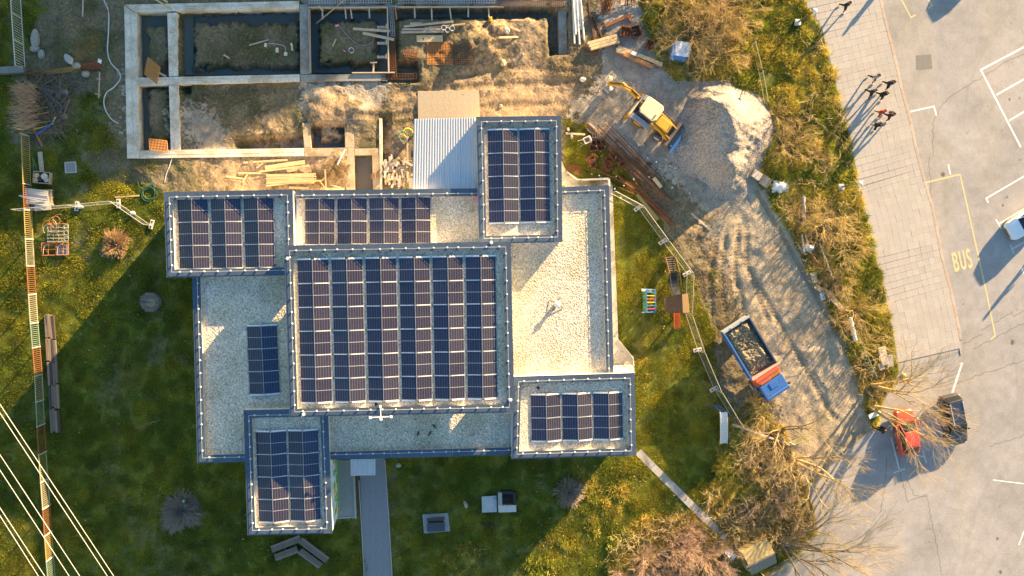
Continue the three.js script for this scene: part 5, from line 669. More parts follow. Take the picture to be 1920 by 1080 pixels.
// ---------------------------------------------------------------- fences
const fenceCol = { y: worn(0.38, 0.28, 0.09, 0.8), o: worn(0.24, 0.1, 0.035, 0.8), w: worn(0.38, 0.35, 0.25, 0.8), g: worn(0.19, 0.27, 0.2, 0.8), l: worn(0.3, 0.29, 0.13, 0.8), s: worn(0.46, 0.49, 0.5, 0.6) };
function slatFence(label, path, sections, height, pitch, name = 'slat_fence') {
  const t = thing(name, label, 'fence'), w = path.map(([a, b]) => J(a, b, 0)), lens = [0]; for (let i = 1; i < w.length; i++) lens.push(lens[i - 1] + w[i].distanceTo(w[i - 1])); const total = lens[lens.length - 1];
  const at = (s) => { let i = 1; while (i < w.length - 1 && lens[i] < s) i++; return w[i - 1].clone().lerp(w[i], clamp((s - lens[i - 1]) / (lens[i] - lens[i - 1]))); };
  const slatGeo = rbox(0.034, height - 0.1, 0.02, 0.006, 0, height / 2 + 0.05, 0, 0, 0, 0, 1);
  sections.forEach(([c, f0, f1]) => {
    const m = fenceCol[c], a = at(f0 * total + 0.03), b = at(f1 * total - 0.03), up = (p, y) => V(p.x, p.y + y, p.z);
    const p = part(t, 'fence_panel', [bar(up(a, 0.16), up(b, 0.16), 0.04, 0.05), bar(up(a, height - 0.03), up(b, height - 0.03), 0.045, 0.06)], m);
    const n = Math.max(2, Math.round(a.distanceTo(b) / pitch)), d = b.clone().sub(a), ry = -Math.atan2(d.z, d.x);
    for (let i = 0; i < n; i++) { const q = a.clone().lerp(b, (i + 0.5) / n), s = part(p, 'slat', slatGeo, m); s.position.copy(q); s.rotation.y = ry; }
    part(t, 'post', box(0.06, height + 0.04, 0.06, a.x, a.y + height / 2, a.z), fenceCol.s);
  });
  return t;
}
{
  const ys = [['y', 255, 345], ['o', 345, 392], ['y', 392, 445], ['w', 445, 495], ['o', 495, 547], ['w', 547, 600], ['g', 600, 645], ['o', 645, 697], ['w', 697, 745], ['g', 745, 790], ['o', 790, 842], ['l', 842, 893], ['w', 893, 943], ['o', 943, 993], ['y', 993, 1040], ['g', 1040, 1092]].map(([c, a, b]) => [c, (a - 255) / 837, (b - 255) / 837]);
  slatFence('long slat fence of orange, yellow, white and green panels down the lawn', [[56, 255], [60, 370], [64, 480], [72, 600], [80, 695], [85, 790], [89, 860], [95, 940], [100, 1020], [106, 1092]], ys, 1.45, 0.15);
  slatFence('pale grey slat fence in the upper corner beside the dark heap', [[40, -14], [44, 60], [49, 134]], [['s', 0, 0.33], ['s', 0.33, 0.66], ['s', 0.66, 1]], 1.8, 0.19);
  slatFence('weathered yellow slat fence behind the yellow hut and bare tree', [[1425, 1074], [1470, 1050], [1514, 1030]], [['y', 0, 0.5], ['l', 0.5, 1]], 1.2, 0.13);
  slatFence('short greenish slat fence under branches at the lane end', [[1478, 829], [1514, 813]], [['l', 0, 1]], 1.2, 0.13);
  slatFence('green wire slat fence sunk in the verge by the concrete block', [[1590, 612], [1632, 704]], [['l', 0, 0.5], ['g', 0.5, 1]], 1.1, 0.3);
  slatFence('low pale slat fence between gravel heap and grass by the big bush', [[1408, 84], [1424, 150], [1432, 196]], [['l', 0, 0.5], ['l', 0.5, 1]], 1.0, 0.4);
  const t = thing('fallen_fence_panel', 'rust red fence panel with yellow slats leaning low over the brushwood', 'fence'); const a = J(52, 141, 0.5), b = J(194, 119, 0.6), a2 = J(52, 145, 0.1), b2 = J(190, 130, 0.1);
  part(t, 'rail', bar(a, b, 0.06, 0.06), M.rust); part(t, 'rail', bar(a2, b2, 0.06, 0.06), M.rustDark); for (let i = 0; i < 40; i++) { const u = i / 39; part(t, 'slat', bar(a.clone().lerp(b, u), a2.clone().lerp(b2, clamp(u + 0.02)), 0.07, 0.02), u > 0.25 && u < 0.7 ? fenceCol.y : M.rust); } part(t, 'tie', [rbox(0.3, 0.12, 0.14, 0.03, b.x, b.y + 0.1, b.z, 0.5), rbox(0.1, 0.1, 0.4, 0.03, b.x, b.y + 0.1, b.z, 0.5)], M.whitePaint);
  const lw = struct('low_wall', bar(P(-60, 136, 0.25), P(47, 131, 0.25), 0.5, 0.6), worn(0.17, 0.165, 0.16, 0.95));
}
// mobile wire fence panels standing in concrete feet
{
  const wireM = mat(0.42, 0.42, 0.38, 0.5, { metalness: 0.3 }), H = 1.9;
  const run = (pts, where) => { for (let i = 0; i < pts.length - 1; i++) {
    const a = J(...pts[i], 0.1), b = J(...pts[i + 1], 0.1); a.y = b.y = Math.max(a.y, b.y); const t = thing('mobile_fence', `wire mesh mobile fence panel, ${ordinal[i] || ['seventh', 'eighth'][i - 6]} ${where}`, 'fence panel', V(0, 0, 0), 0, 'mobile wire fence panels'), d = b.clone().sub(a), L = d.length(); d.normalize(); const A = a.clone().addScaledVector(d, 0.06), B = b.clone().addScaledVector(d, -0.06), up = (p, y) => V(p.x, p.y + y, p.z);
    part(t, 'frame', [rod(A, up(A, H), 0.022), rod(B, up(B, H), 0.022), rod(up(A, 0.06), up(B, 0.06), 0.018), rod(up(A, H), up(B, H), 0.022)], wireM);
    const g = []; for (let x = 0.12; x < L - 0.15; x += 0.12) g.push(rod(up(A.clone().addScaledVector(d, x), 0.06), up(A.clone().addScaledVector(d, x), H), 0.002, 0.002, 3)); for (let y = 0.3; y < H; y += 0.3) g.push(rod(up(A, y), up(B, y), 0.002, 0.002, 3)); part(t, 'wire_mesh', g, wireM);
  } };
  const foot = (px, py, turn, label) => { const p = J(px, py, 0), t = thing('fence_foot', label, 'fence foot', p, turn, 'concrete feet of the mobile fence'); part(t, 'block', rbox(0.72, 0.14, 0.3, 0.03, 0, 0.09, 0), worn(0.42, 0.4, 0.36, 0.9)); for (const x of [-0.2, 0.2]) part(t, 'socket', rbox(0.16, 0.02, 0.1, 0.005, x, 0.162, 0), M.black); };
  const R = [[1143, 362], [1196, 390], [1242, 453], [1287, 513], [1284, 588], [1307, 656], [1338, 729], [1378, 795]];
  run(R, 'of the run from roof corner toward the white slide'); run([[42, 396], [145, 388], [223, 381], [286, 424]], 'of the run from the slat fence to the roof');
  const names = ['near the roof corner', 'where the lane earth begins', 'above the dark climbing ramp', 'behind the play tower', 'level with the truck bed', 'level with the blue truck cab']; R.slice(1, 7).forEach(([x, y], i) => { if (i !== 3) foot(x, y, [0.6, 0.55, 0.5, 0, 0.2, 0.45][i], 'concrete fence foot ' + names[i]); });
  [[145, 387, 1.5, 'concrete fence foot nearest the pallets'], [223, 382, 1.6, 'concrete fence foot at the bend of the short run'], [285, 421, 1.3, 'concrete fence foot nearest the left block roof']].forEach((f) => foot(...f));
  for (const [px, py, l] of [[152, 388, 'white plastic bag beside the fence foot nearest the pallets'], [250, 400, 'white plastic bag tied on the slanting fence panel']]) boulder(px, py, 0.2, 0.22, 0.16, l, M.white).name = numbered('plastic_bag');
}
// ---------------------------------------------------------------- things on the left lawn
{
  const p = J(82, 371), t = thing('pallet_stack', 'stack of pale pallets under a tilted pallet and blue sheet beside the slat fence', 'pallets', p, 0.03);
  for (let k = 0; k < 3; k++) { const y = k * 0.15; for (let i = 0; i < 3; i++) part(t, 'bearer', box(1.5, 0.09, 0.1, 0.02 * k, y + 0.05, -0.55 + i * 0.55), M.pineGrey); for (let i = 0; i < 9; i++) part(t, 'slat', box(0.12, 0.022, 1.2, -0.7 + i * 0.172 + 0.02 * k, y + 0.108, 0), i % 2 ? M.pine : M.pineGrey); }
  const tilt = new THREE.Group(); for (let i = 0; i < 8; i++) part(t, 'top_slat', box(1.7, 0.03, 0.13, -0.25, 0.56 + 0.05 * Math.sin(i), -0.55 + i * 0.15, -0.16, 0, 0.05), worn(0.55, 0.47, 0.38, 0.8));
  part(t, 'metal_strip', bar(V(-1.5, 0.7, -0.15), V(0.5, 0.66, 0.2), 0.12, 0.03), M.galv); part(t, 'metal_strip', bar(V(-1.3, 0.7, -0.05), V(0.3, 0.66, 0.35), 0.08, 0.03), M.galv); part(t, 'blue_sheet', rbox(0.4, 0.3, 0.4, 0.1, -0.62, 0.36, 0.55), mat(0.02, 0.05, 0.12, 0.6)); part(t, 'grey_sheet', rbox(1.2, 0.03, 0.5, 0.01, 0.1, 0.48, 0.75, 0.06), worn(0.36, 0.33, 0.29, 0.8));
  const q = J(83, 334), c = thing('rubbish_crate', 'open wooden crate of rags and scraps above the pallets', 'crate', q, -0.08); for (const [x, z, a, b] of [[0, -0.42, 1.2, 0.05], [0, 0.42, 1.2, 0.05], [-0.58, 0, 0.05, 0.84], [0.58, 0, 0.05, 0.84]]) part(c, 'side_board', box(a, 0.5, b, x, 0.26, z), M.pineGrey); part(c, 'bottom_board', box(1.16, 0.03, 0.84, 0, 0.03, 0), M.woodOld);
  for (const [x, z, s, m] of [[-0.35, -0.12, 0.22, M.pine], [-0.1, 0.1, 0.2, mat(0.02, 0.03, 0.06, 0.8)], [0.2, -0.1, 0.26, worn(0.5, 0.43, 0.38, 0.9)], [0.36, 0.16, 0.2, worn(0.36, 0.33, 0.3, 0.9)], [-0.4, 0.22, 0.18, worn(0.5, 0.3, 0.14, 0.9)], [0.02, -0.28, 0.18, M.black]]) { const g = new THREE.IcosahedronGeometry(s, 2), a = g.attributes.position; for (let i = 0; i < a.count; i++) a.setY(i, a.getY(i) * (0.6 + 0.7 * noise(a.getX(i) * 9 + x * 20, a.getZ(i) * 9))); g.computeVertexNormals(); part(c, 'rag', g.translate(x, 0.42, z), m); }
  const r = thing('trestle_rods', 'thin green rods forming a narrow V above the rubbish crate', 'rods'); part(r, 'rod', rod(J(65, 326, 0.2), J(69, 297, 0.7), 0.025), M.green); part(r, 'rod', rod(J(73, 324, 0.2), J(69, 297, 0.7), 0.025), M.green);
  // steel frames
  const f = thing('rusty_rack', 'orange rusty steel frame with hoops lying below the grey frames', 'steel frame'), O = worn(0.42, 0.15, 0.06, 0.8), ff = (x0, y0, x1, y1, m = O, g = f, r2 = 0.025, h = 0.25) => part(g, 'bar', rod(J(x0, y0, h), J(x1, y1, h), r2, r2, 6), m);
  for (const y of [455, 459, 467, 478]) ff(80, y + 1, 131, y); for (const x of [80.5, 93, 107.5, 121, 131]) ff(x, 455, x - 0.4, 478); const hoop = (g, pts, m) => part(g, 'hoop', tube(pts.map(([a, b]) => J(a, b, 0.32)), 0.022, 5, 20), m); hoop(f, [[84, 477], [86, 463], [92, 458], [97, 460]], worn(0.5, 0.42, 0.36, 0.7)); hoop(f, [[110, 477], [112, 463], [118, 458], [122, 458]], worn(0.5, 0.42, 0.36, 0.7)); part(f, 'plate', box(0.9, 0.02, 0.7, J(119, 469).x, J(119, 469).y + 0.12, J(119, 469).z), M.concreteDark);
  const g2 = thing('steel_rack', 'stack of pale grey steel frames with side loops above the rusty frame', 'steel frame'), G = worn(0.42, 0.42, 0.4, 0.6, { metalness: 0.3 }); for (const y of [420, 427, 434, 441, 447, 453]) ff(92, y, 131, y, y < 424 ? O : G, g2, 0.022, 0.4); for (const x of [93, 103, 113, 123, 131]) ff(x, 420, x + 0.5, 453, G, g2, 0.018, 0.35); for (const y of [426, 437, 448]) { const p2 = J(128.5, y, 0.42); part(g2, 'loop', new THREE.TorusGeometry(0.17, 0.016, 5, 18).rotateX(Math.PI / 2).translate(p2.x, p2.y, p2.z), G); }
  const h2 = thing('hoop_pile', 'pile of orange hoops and rope at the top of the grey frames', 'hoops'); for (let i = 0; i < 9; i++) { const p2 = J(rr(90, 118), rr(413, 432), 0.45); part(h2, 'hoop', new THREE.TorusGeometry(rr(0.25, 0.5), 0.015, 5, 20, rr(2, 5)).rotateX(Math.PI / 2 + rr(-0.2, 0.2)).rotateY(rr(0, 6)).translate(p2.x, p2.y, p2.z), i % 3 ? O : M.galv); }
  // old beams lying in a row, cable spool table, bench
  const l = thing('old_beam_row', 'long row of rotten dark beams lying in the grass along the slat fence', 'beams'); for (let s = 0; s < 5; s++) for (let k = 0; k < 4; k++) { const y0 = 591 + s * 44 + rr(-3, 3), y1 = y0 + 42 + rr(-2, 3), X = (y) => 86.5 + (y - 590) * 0.062 + k * 4.8, a = J(X(y0), y0, 0.16 + rr(0, 0.06)), b = J(X(y1), y1, 0.16 + rr(0, 0.06)); part(l, 'beam', new RoundedBoxGeometry(a.distanceTo(b), 0.2, rr(0.16, 0.2), 1, 0.02).applyMatrix4(frameOf(a, b)), [M.woodOld, worn(0.16, 0.11, 0.075, 0.95), worn(0.2, 0.15, 0.11, 0.95), M.woodDark][(k + s) % 4]); }
  const sp = J(285.5, 566), c2 = thing('cable_spool', 'round wooden cable spool used as a table on the shaded lawn', 'cable spool', sp); for (let i = 0; i < 7; i++) { const z = -0.63 + i * 0.21, w2 = 2 * Math.sqrt(Math.max(0.02, 0.72 * 0.72 - z * z)); part(c2, 'top_board', rbox(w2, 0.05, 0.2, 0.01, 0, 0.62, z), i % 2 ? M.woodOld : worn(0.16, 0.12, 0.1, 0.9)); } part(c2, 'rim', new THREE.TorusGeometry(0.71, 0.03, 6, 40).rotateX(Math.PI / 2).translate(0, 0.62, 0), M.woodOld); part(c2, 'core', cyl(0.32, 0.32, 0.55, 24, 0, 0.32, 0), M.woodDark); part(c2, 'bottom_flange', cyl(0.72, 0.72, 0.06, 36, 0, 0.05, 0), M.woodOld); part(c2, 'inner_disc', cyl(0.36, 0.36, 0.02, 28, 0.1, 0.66, 0.04), worn(0.19, 0.17, 0.1, 0.9)); part(c2, 'stick', rod(V(-0.9, 0.66, -0.12), V(0.05, 0.68, 0.03), 0.025), M.woodDark);
  const b = thing('corner_bench', 'weathered L-shaped plank bench below the wing roof', 'bench'), arm = (x0, y0, x1, y1, nx, ny) => { for (let i = 0; i < 7; i++) { if (i === 3) continue; const o = i * 4.3 + (i > 3 ? 1.5 : 0), h = i > 3 ? 0.75 : 0.46; const ex = i > 3 ? 0.28 : 0, dx = (x1 - x0) * ex, dy = (y1 - y0) * ex, f = x0 < 550 ? 1 : 0; part(b, i > 3 ? 'back_plank' : 'seat_plank', bar(J(x0 + nx * o - dx * (1 - f), y0 + ny * o - dy * (1 - f), h), J(x1 + nx * o + dx * f, y1 + ny * o + dy * f, h), 0.17, 0.05), i % 3 ? M.woodOld : worn(0.17, 0.14, 0.12, 0.9)); } for (const u of [0.06, 0.5, 0.94]) { const x = lerp(x0, x1, u), y = lerp(y0, y1, u); part(b, 'leg', bar(J(x, y, 0.22), J(x + nx * 28, y + ny * 28, 0.22), 0.1, 0.42), M.woodDark); } };
  arm(519, 1046, 561, 1030, -0.3, -0.95); arm(561, 1032, 600, 1061, 0.68, -0.73);
  const gp = thing('garden_pad', 'concrete pad with a dark ribbed cover and brown board on the shaded lawn', 'garden pad'); part(gp, 'slab', prism([[792, 965], [840, 962], [844, 996], [795, 1000]].map(([x, y]) => P(x, y, 0.1)), -0.1, 0.12), worn(0.22, 0.23, 0.23, 0.9)); for (let i = 0; i < 6; i++) part(gp, 'cover_rib', bar(J(801, 980 + i * 2.8, 0.35), J(834, 978.5 + i * 2.8, 0.35), 0.1, 0.06), worn(0.045, 0.055, 0.075, 0.6)); part(gp, 'board', bar(J(800, 972.5, 0.4), J(833, 969.5, 0.4), 0.26, 0.05), worn(0.05, 0.04, 0.035, 0.9)); part(gp, 'support', bar(J(803, 984, 0.15), J(832, 982, 0.15), 0.6, 0.24), M.black);
  const st = thing('concrete_table', 'pale square concrete slab with a cup mark beside the sooty fireplace', 'concrete slab'); const sq = [[903, 931], [931, 929.5], [932, 960], [904, 961]]; part(st, 'slab', prism(sq.map(([x, y]) => P(x, y, 0.3)), 0.2, 0.32, 0.015), worn(0.34, 0.36, 0.37, 0.9)); part(st, 'base', prism([[908, 936], [927, 935], [928, 955], [908, 956]].map(([x, y]) => P(x, y, 0.2)), -0.1, 0.2), M.concreteDark); const cq = P(928, 935, 0.34); part(st, 'cup', new THREE.TorusGeometry(0.09, 0.02, 6, 18).rotateX(Math.PI / 2).translate(cq.x, 0.34, cq.z), M.concreteDark); part(st, 'print', flat([[910, 938], [924, 937], [925, 952], [911, 953]].map(([x, y]) => P(x, y, 0.324)), 0.324), worn(0.42, 0.37, 0.36, 0.9));
  const fp = thing('fireplace', 'white masonry fireplace with sooty black hollow beside the concrete slab', 'fireplace'); const F = (pts, y0, y1, m, n) => part(fp, n, prism(pts.map(([x, y]) => P(x, y, y1)), y0, y1, 0.01), m); F([[934, 948], [968, 947], [968, 960], [935, 961]], -0.1, 0.55, worn(0.45, 0.43, 0.4, 0.9), 'front_wall'); F([[934, 924], [941, 924], [942, 948], [934, 948]], -0.1, 0.55, worn(0.3, 0.29, 0.27, 0.9), 'side_wall'); F([[961, 923], [968, 923], [968, 947], [962, 947]], -0.1, 0.55, M.black, 'side_wall'); F([[941, 921], [961, 921], [961, 927], [942, 927]], -0.1, 0.55, M.black, 'back_wall'); F([[942, 927], [961, 927], [961, 947], [942, 947]], -0.1, 0.12, worn(0.03, 0.025, 0.024, 1), 'ash_bed'); const gq = P(952, 942, 0.6); part(fp, 'grate', [0, 1, 2, 3, 4, 5].map((i) => rod(V(gq.x - 0.35, 0.57, gq.z - 0.3 + i * 0.1), V(gq.x + 0.35, 0.57, gq.z - 0.3 + i * 0.1), 0.012, 0.012, 4)), M.rustDark);
  boulder(873, 946, 0.16, 0.14, 0.32, 'small white stone on the lawn left of the concrete slab', rock, 0.4); boulder(747, 872, 0.22, 0.16, 0.2, 'grey stone at the foot of the front roof edge', rock);
  const bp = thing('black_pipes', 'small pile of black charred sticks below the sooty fireplace', 'sticks'); for (let i = 0; i < 7; i++) part(bp, 'stick', rod(J(900 + i * 2, 980 + i * 0.8, 0.05 + i * 0.01), J(916 + i, 988 - i, 0.06), 0.03), M.black);
  const hy = J(352, 932), hd = thing('hydrant', 'small turquoise capped post beside the grey round shrub', 'hydrant', hy); part(hd, 'post', [cyl(0.05, 0.06, 1.1, 10, 0, 0.55, 0)], M.red); part(hd, 'cap', [rbox(0.18, 0.14, 0.2, 0.05, 0, 1.15, 0)], mat(0.05, 0.42, 0.38, 0.5));
  // blue and red poles in the brushwood
  const bl = (l, x0, y0, h0, x1, y1, h1, r2, m, cat = 'pole') => single('pole', rod(J(x0, y0, h0), J(x1, y1, h1), r2), m, l, cat); bl('upper blue pole of the V in the brushwood', 82, 168, 0.5, 129, 179, 0.3, 0.045, M.blue); bl('lower blue pole of the V in the brushwood', 83, 169, 0.55, 122, 204, 0.3, 0.045, M.blue); bl('pale pole reaching down from the blue V', 134, 187, 0.3, 120, 218, 0.2, 0.035, M.pineGrey);
  const rl = thing('rung_pole', 'orange red pole with yellow side rungs leaning in the brushwood', 'pole'); part(rl, 'pole', rod(J(42, 180, 1.1), J(81, 274, 0.2), 0.07), worn(0.45, 0.14, 0.07, 0.7)); for (const [x0, y0, x1, y1] of [[60, 211, 95, 203], [64, 222, 98, 212], [68, 235, 100, 229], [72, 246, 103, 235]]) part(rl, 'rung', rod(J(x0, y0, 0.8), J(x1, y1, 0.5), 0.03), M.yellow);
  bl('bright blue pole with pale grip crossing the orange red pole', 74, 256, 0.6, 103, 233, 0.6, 0.08, M.blue); bl('pale grip above the bright blue pole', 103, 235, 0.6, 111, 222, 0.7, 0.07, M.pine); bl('thin yellow rod under the brushwood', 38, 250, 0.2, 122, 250, 0.2, 0.025, fenceCol.l);
  for (const [x, y, l] of [[124, 173, 'upper pale wooden cube at the edge of the brushwood'], [123, 219, 'lower pale wooden cube at the edge of the brushwood']]) { const p2 = J(x, y, 0.16); single('wooden_block', rbox(0.3, 0.3, 0.28, 0.02, p2.x, p2.y, p2.z, 0.25), M.pineGrey, l, 'block'); }
}
// ---------------------------------------------------------------- playground
{
  const t = thing('play_tower', 'brown roofed play tower with orange slide behind the mobile fence', 'play tower');
  const h0 = 2.3, h1 = 3.1, dk = wood(0.085, 0.05, 0.032), sunPaintWood = wood(0.2, 0.12, 0.06);  // roof slope towards the sun is coloured paler, as if lit
  const L0 = P(1250, 556, h0), L1 = P(1252, 588, h0), R0 = P(1279, 552, h1), R1 = P(1280.5, 586.5, h1), E0 = P(1290, 550.5, h0), E1 = P(1293, 586, h0);
  for (let i = 0; i < 9; i++) for (const [A0, A1, B0, B1, m] of [[L0, L1, R0, R1, dk], [E0, E1, R0, R1, sunPaintWood]]) { const u = i / 9 + 0.004, v = (i + 1) / 9 - 0.004, a = A0.clone().lerp(A1, u), b = A0.clone().lerp(A1, v), c = B0.clone().lerp(B1, v), d = B0.clone().lerp(B1, u); part(t, 'roof_board', [wedge(a, b, c, d, h0 - 0.3, 0, 0)].map(() => { const g = new THREE.BufferGeometry(), n = V(0, -0.03, 0), A = [a, b, c, d], Bm = A.map((p) => p.clone().add(n)), tri = []; const q = (p, q2, r, s) => tri.push(p, q2, r, p, r, s); q(A[0], A[1], A[2], A[3]); q(Bm[3], Bm[2], Bm[1], Bm[0]); for (let k = 0; k < 4; k++) q(A[k], Bm[k], Bm[(k + 1) % 4], A[(k + 1) % 4]); g.setFromPoints(tri); g.computeVertexNormals(); return g; }), m); }
  const corners = [L0, L1, E1, E0].map((p, i) => p.clone().lerp(R0.clone().lerp(R1, 0.5), 0.14)); for (const c of corners) part(t, 'post', box(0.11, h0, 0.11, c.x, h0 / 2, c.z), M.woodDark); part(t, 'platform', prism(corners, 1.05, 1.13), M.woodOld);
  for (const [i, j] of [[0, 3], [0, 1]]) part(t, 'side_rail', bar(V(corners[i].x, 1.6, corners[i].z), V(corners[j].x, 1.6, corners[j].z), 0.04, 0.5), M.woodDark);
  const s0 = P(1268.5, 585, 1.15), s1 = P(1269.5, 615, 0.28), chute = []; const sd2 = s1.clone().sub(s0).setY(0).normalize(), sx = V(-sd2.z, 0, sd2.x); for (const [k, w, hh] of [[0, 0.46, 0.04], [-0.23, 0.05, 0.2], [0.23, 0.05, 0.2]]) { const o = sx.clone().multiplyScalar(k).add(V(0, hh / 2, 0)); chute.push(bar(s0.clone().add(o), s1.clone().add(o), w, hh)); } part(t, 'slide', chute, M.orange);
  part(t, 'slide_foot', box(0.4, 0.26, 0.08, s1.x, 0.14, s1.z - 0.1), M.darkMetal);
  const ramp = thing('climbing_ramp', 'dark log climbing ramp with black rubber bridge leading to the play tower', 'climbing ramp'); const a = P(1255, 482, 0.25), b = P(1262, 511, 1.0), c = P(1268, 553, 1.1); const ad = b.clone().sub(a), side = V(-ad.z, 0, ad.x).normalize();
  for (let i = 0; i < 7; i++) { const q = a.clone().lerp(b, (i + 0.3) / 7); part(ramp, 'log', rod(q.clone().addScaledVector(side, -0.34), q.clone().addScaledVector(side, 0.34), 0.085, 0.085, 10), M.woodDark); } for (const s of [-1, 1]) { part(ramp, 'handrail', [rod(a.clone().addScaledVector(side, s * 0.42).add(V(0, 0.35, 0)), b.clone().addScaledVector(side, s * 0.42).add(V(0, 0.5, 0)), 0.035), rod(a.clone().addScaledVector(side, s * 0.48).setY(0), a.clone().addScaledVector(side, s * 0.42).add(V(0, 0.4, 0)), 0.045), rod(b.clone().addScaledVector(side, s * 0.48).setY(0), b.clone().addScaledVector(side, s * 0.42).add(V(0, 0.6, 0)), 0.045)], worn(0.16, 0.1, 0.06, 0.9)); part(ramp, 'bridge_rail', rod(b.clone().addScaledVector(side, s * 0.42).add(V(0, 0.4, 0)), c.clone().addScaledVector(side, s * 0.42).add(V(0, 0.4, 0)), 0.04), M.woodDark); }
  const br = []; for (let i = 0; i < 6; i++) { const u = i / 6, v = (i + 1) / 6, sag = (x) => -0.35 * Math.sin(Math.PI * x); br.push(bar(b.clone().lerp(c, u).add(V(0, sag(u), 0)), b.clone().lerp(c, v).add(V(0, sag(v), 0)), 0.72, 0.03)); } part(ramp, 'rubber_bridge', br, mat(0.014, 0.016, 0.02, 0.35));
  const f = thing('jungle_gym', 'small blue climbing frame with coloured rungs on the lawn', 'climbing frame'), h = 1.5, B = mat(0.03, 0.16, 0.36, 0.5), fr = [P(1212, 543, h), P(1228.5, 544, h), P(1229.5, 585, h), P(1213, 586, h)]; for (const p of fr) part(f, 'post', rod(V(p.x, 0, p.z), p, 0.035), B); for (let i = 0; i < 4; i++) part(f, 'top_bar', rod(fr[i], fr[(i + 1) % 4], 0.04), B); const cols = [B, M.yellow, worn(0.4, 0.08, 0.03), M.yellow, B, mat(0.5, 0.04, 0.3, 0.5)]; for (let i = 0; i < 6; i++) part(f, 'rung', rod(fr[0].clone().lerp(fr[3], (i + 0.8) / 6.8), fr[1].clone().lerp(fr[2], (i + 0.8) / 6.8), 0.032), cols[i]); for (let i = 0; i < 3; i++) part(f, 'side_rung', rod(V(fr[0].x, 0.4 + i * 0.36, fr[0].z), V(fr[3].x, 0.4 + i * 0.36, fr[3].z), 0.026), M.green); part(f, 'roof_strip', bar(P(1203, 543.5, 1.45), P(1222, 544.5, 1.5), 0.2, 0.03), worn(0.5, 0.52, 0.5, 0.7)); part(f, 'base_bar', rod(P(1204, 586, 0.1), P(1216, 585, 0.1), 0.04), M.whitePaint);
  const w = thing('slide', 'white garden slide with blue ladder at the edge of the bare trees', 'slide'), w0 = P(1356, 773, 1.55), w1 = P(1357, 790, 1.5), w2 = P(1357, 818, 0.7), w3 = P(1356, 831, 0.35); const chs = [], pl = [w0, w1, w2, w3]; for (let i = 0; i < 3; i++) { chs.push(bar(pl[i], pl[i + 1], 0.56, 0.04)); for (const k of [-0.28, 0.28]) chs.push(bar(pl[i].clone().add(V(k, 0.08, 0)), pl[i + 1].clone().add(V(k, 0.08, 0)), 0.04, 0.18)); } part(w, 'chute', chs, worn(0.6, 0.6, 0.58, 0.5)); for (const k of [-0.26, 0.26]) { part(w, 'ladder_rail', rod(P(1340, 757, 0.05).add(V(k, 0, 0)), w0.clone().add(V(k, 0.4, 0)), 0.03), mat(0.03, 0.12, 0.3, 0.5)); part(w, 'leg', rod(V(w2.x + k, 0, w2.z), V(w2.x + k, w2.y, w2.z), 0.025), mat(0.03, 0.12, 0.3, 0.5)); } for (let i = 1; i < 6; i++) { const q = P(1340, 757, 0.05).lerp(w0, i / 6); part(w, 'ladder_rung', rod(q.clone().add(V(-0.26, 0, 0)), q.clone().add(V(0.26, 0, 0)), 0.025), mat(0.03, 0.12, 0.3, 0.5)); }
}
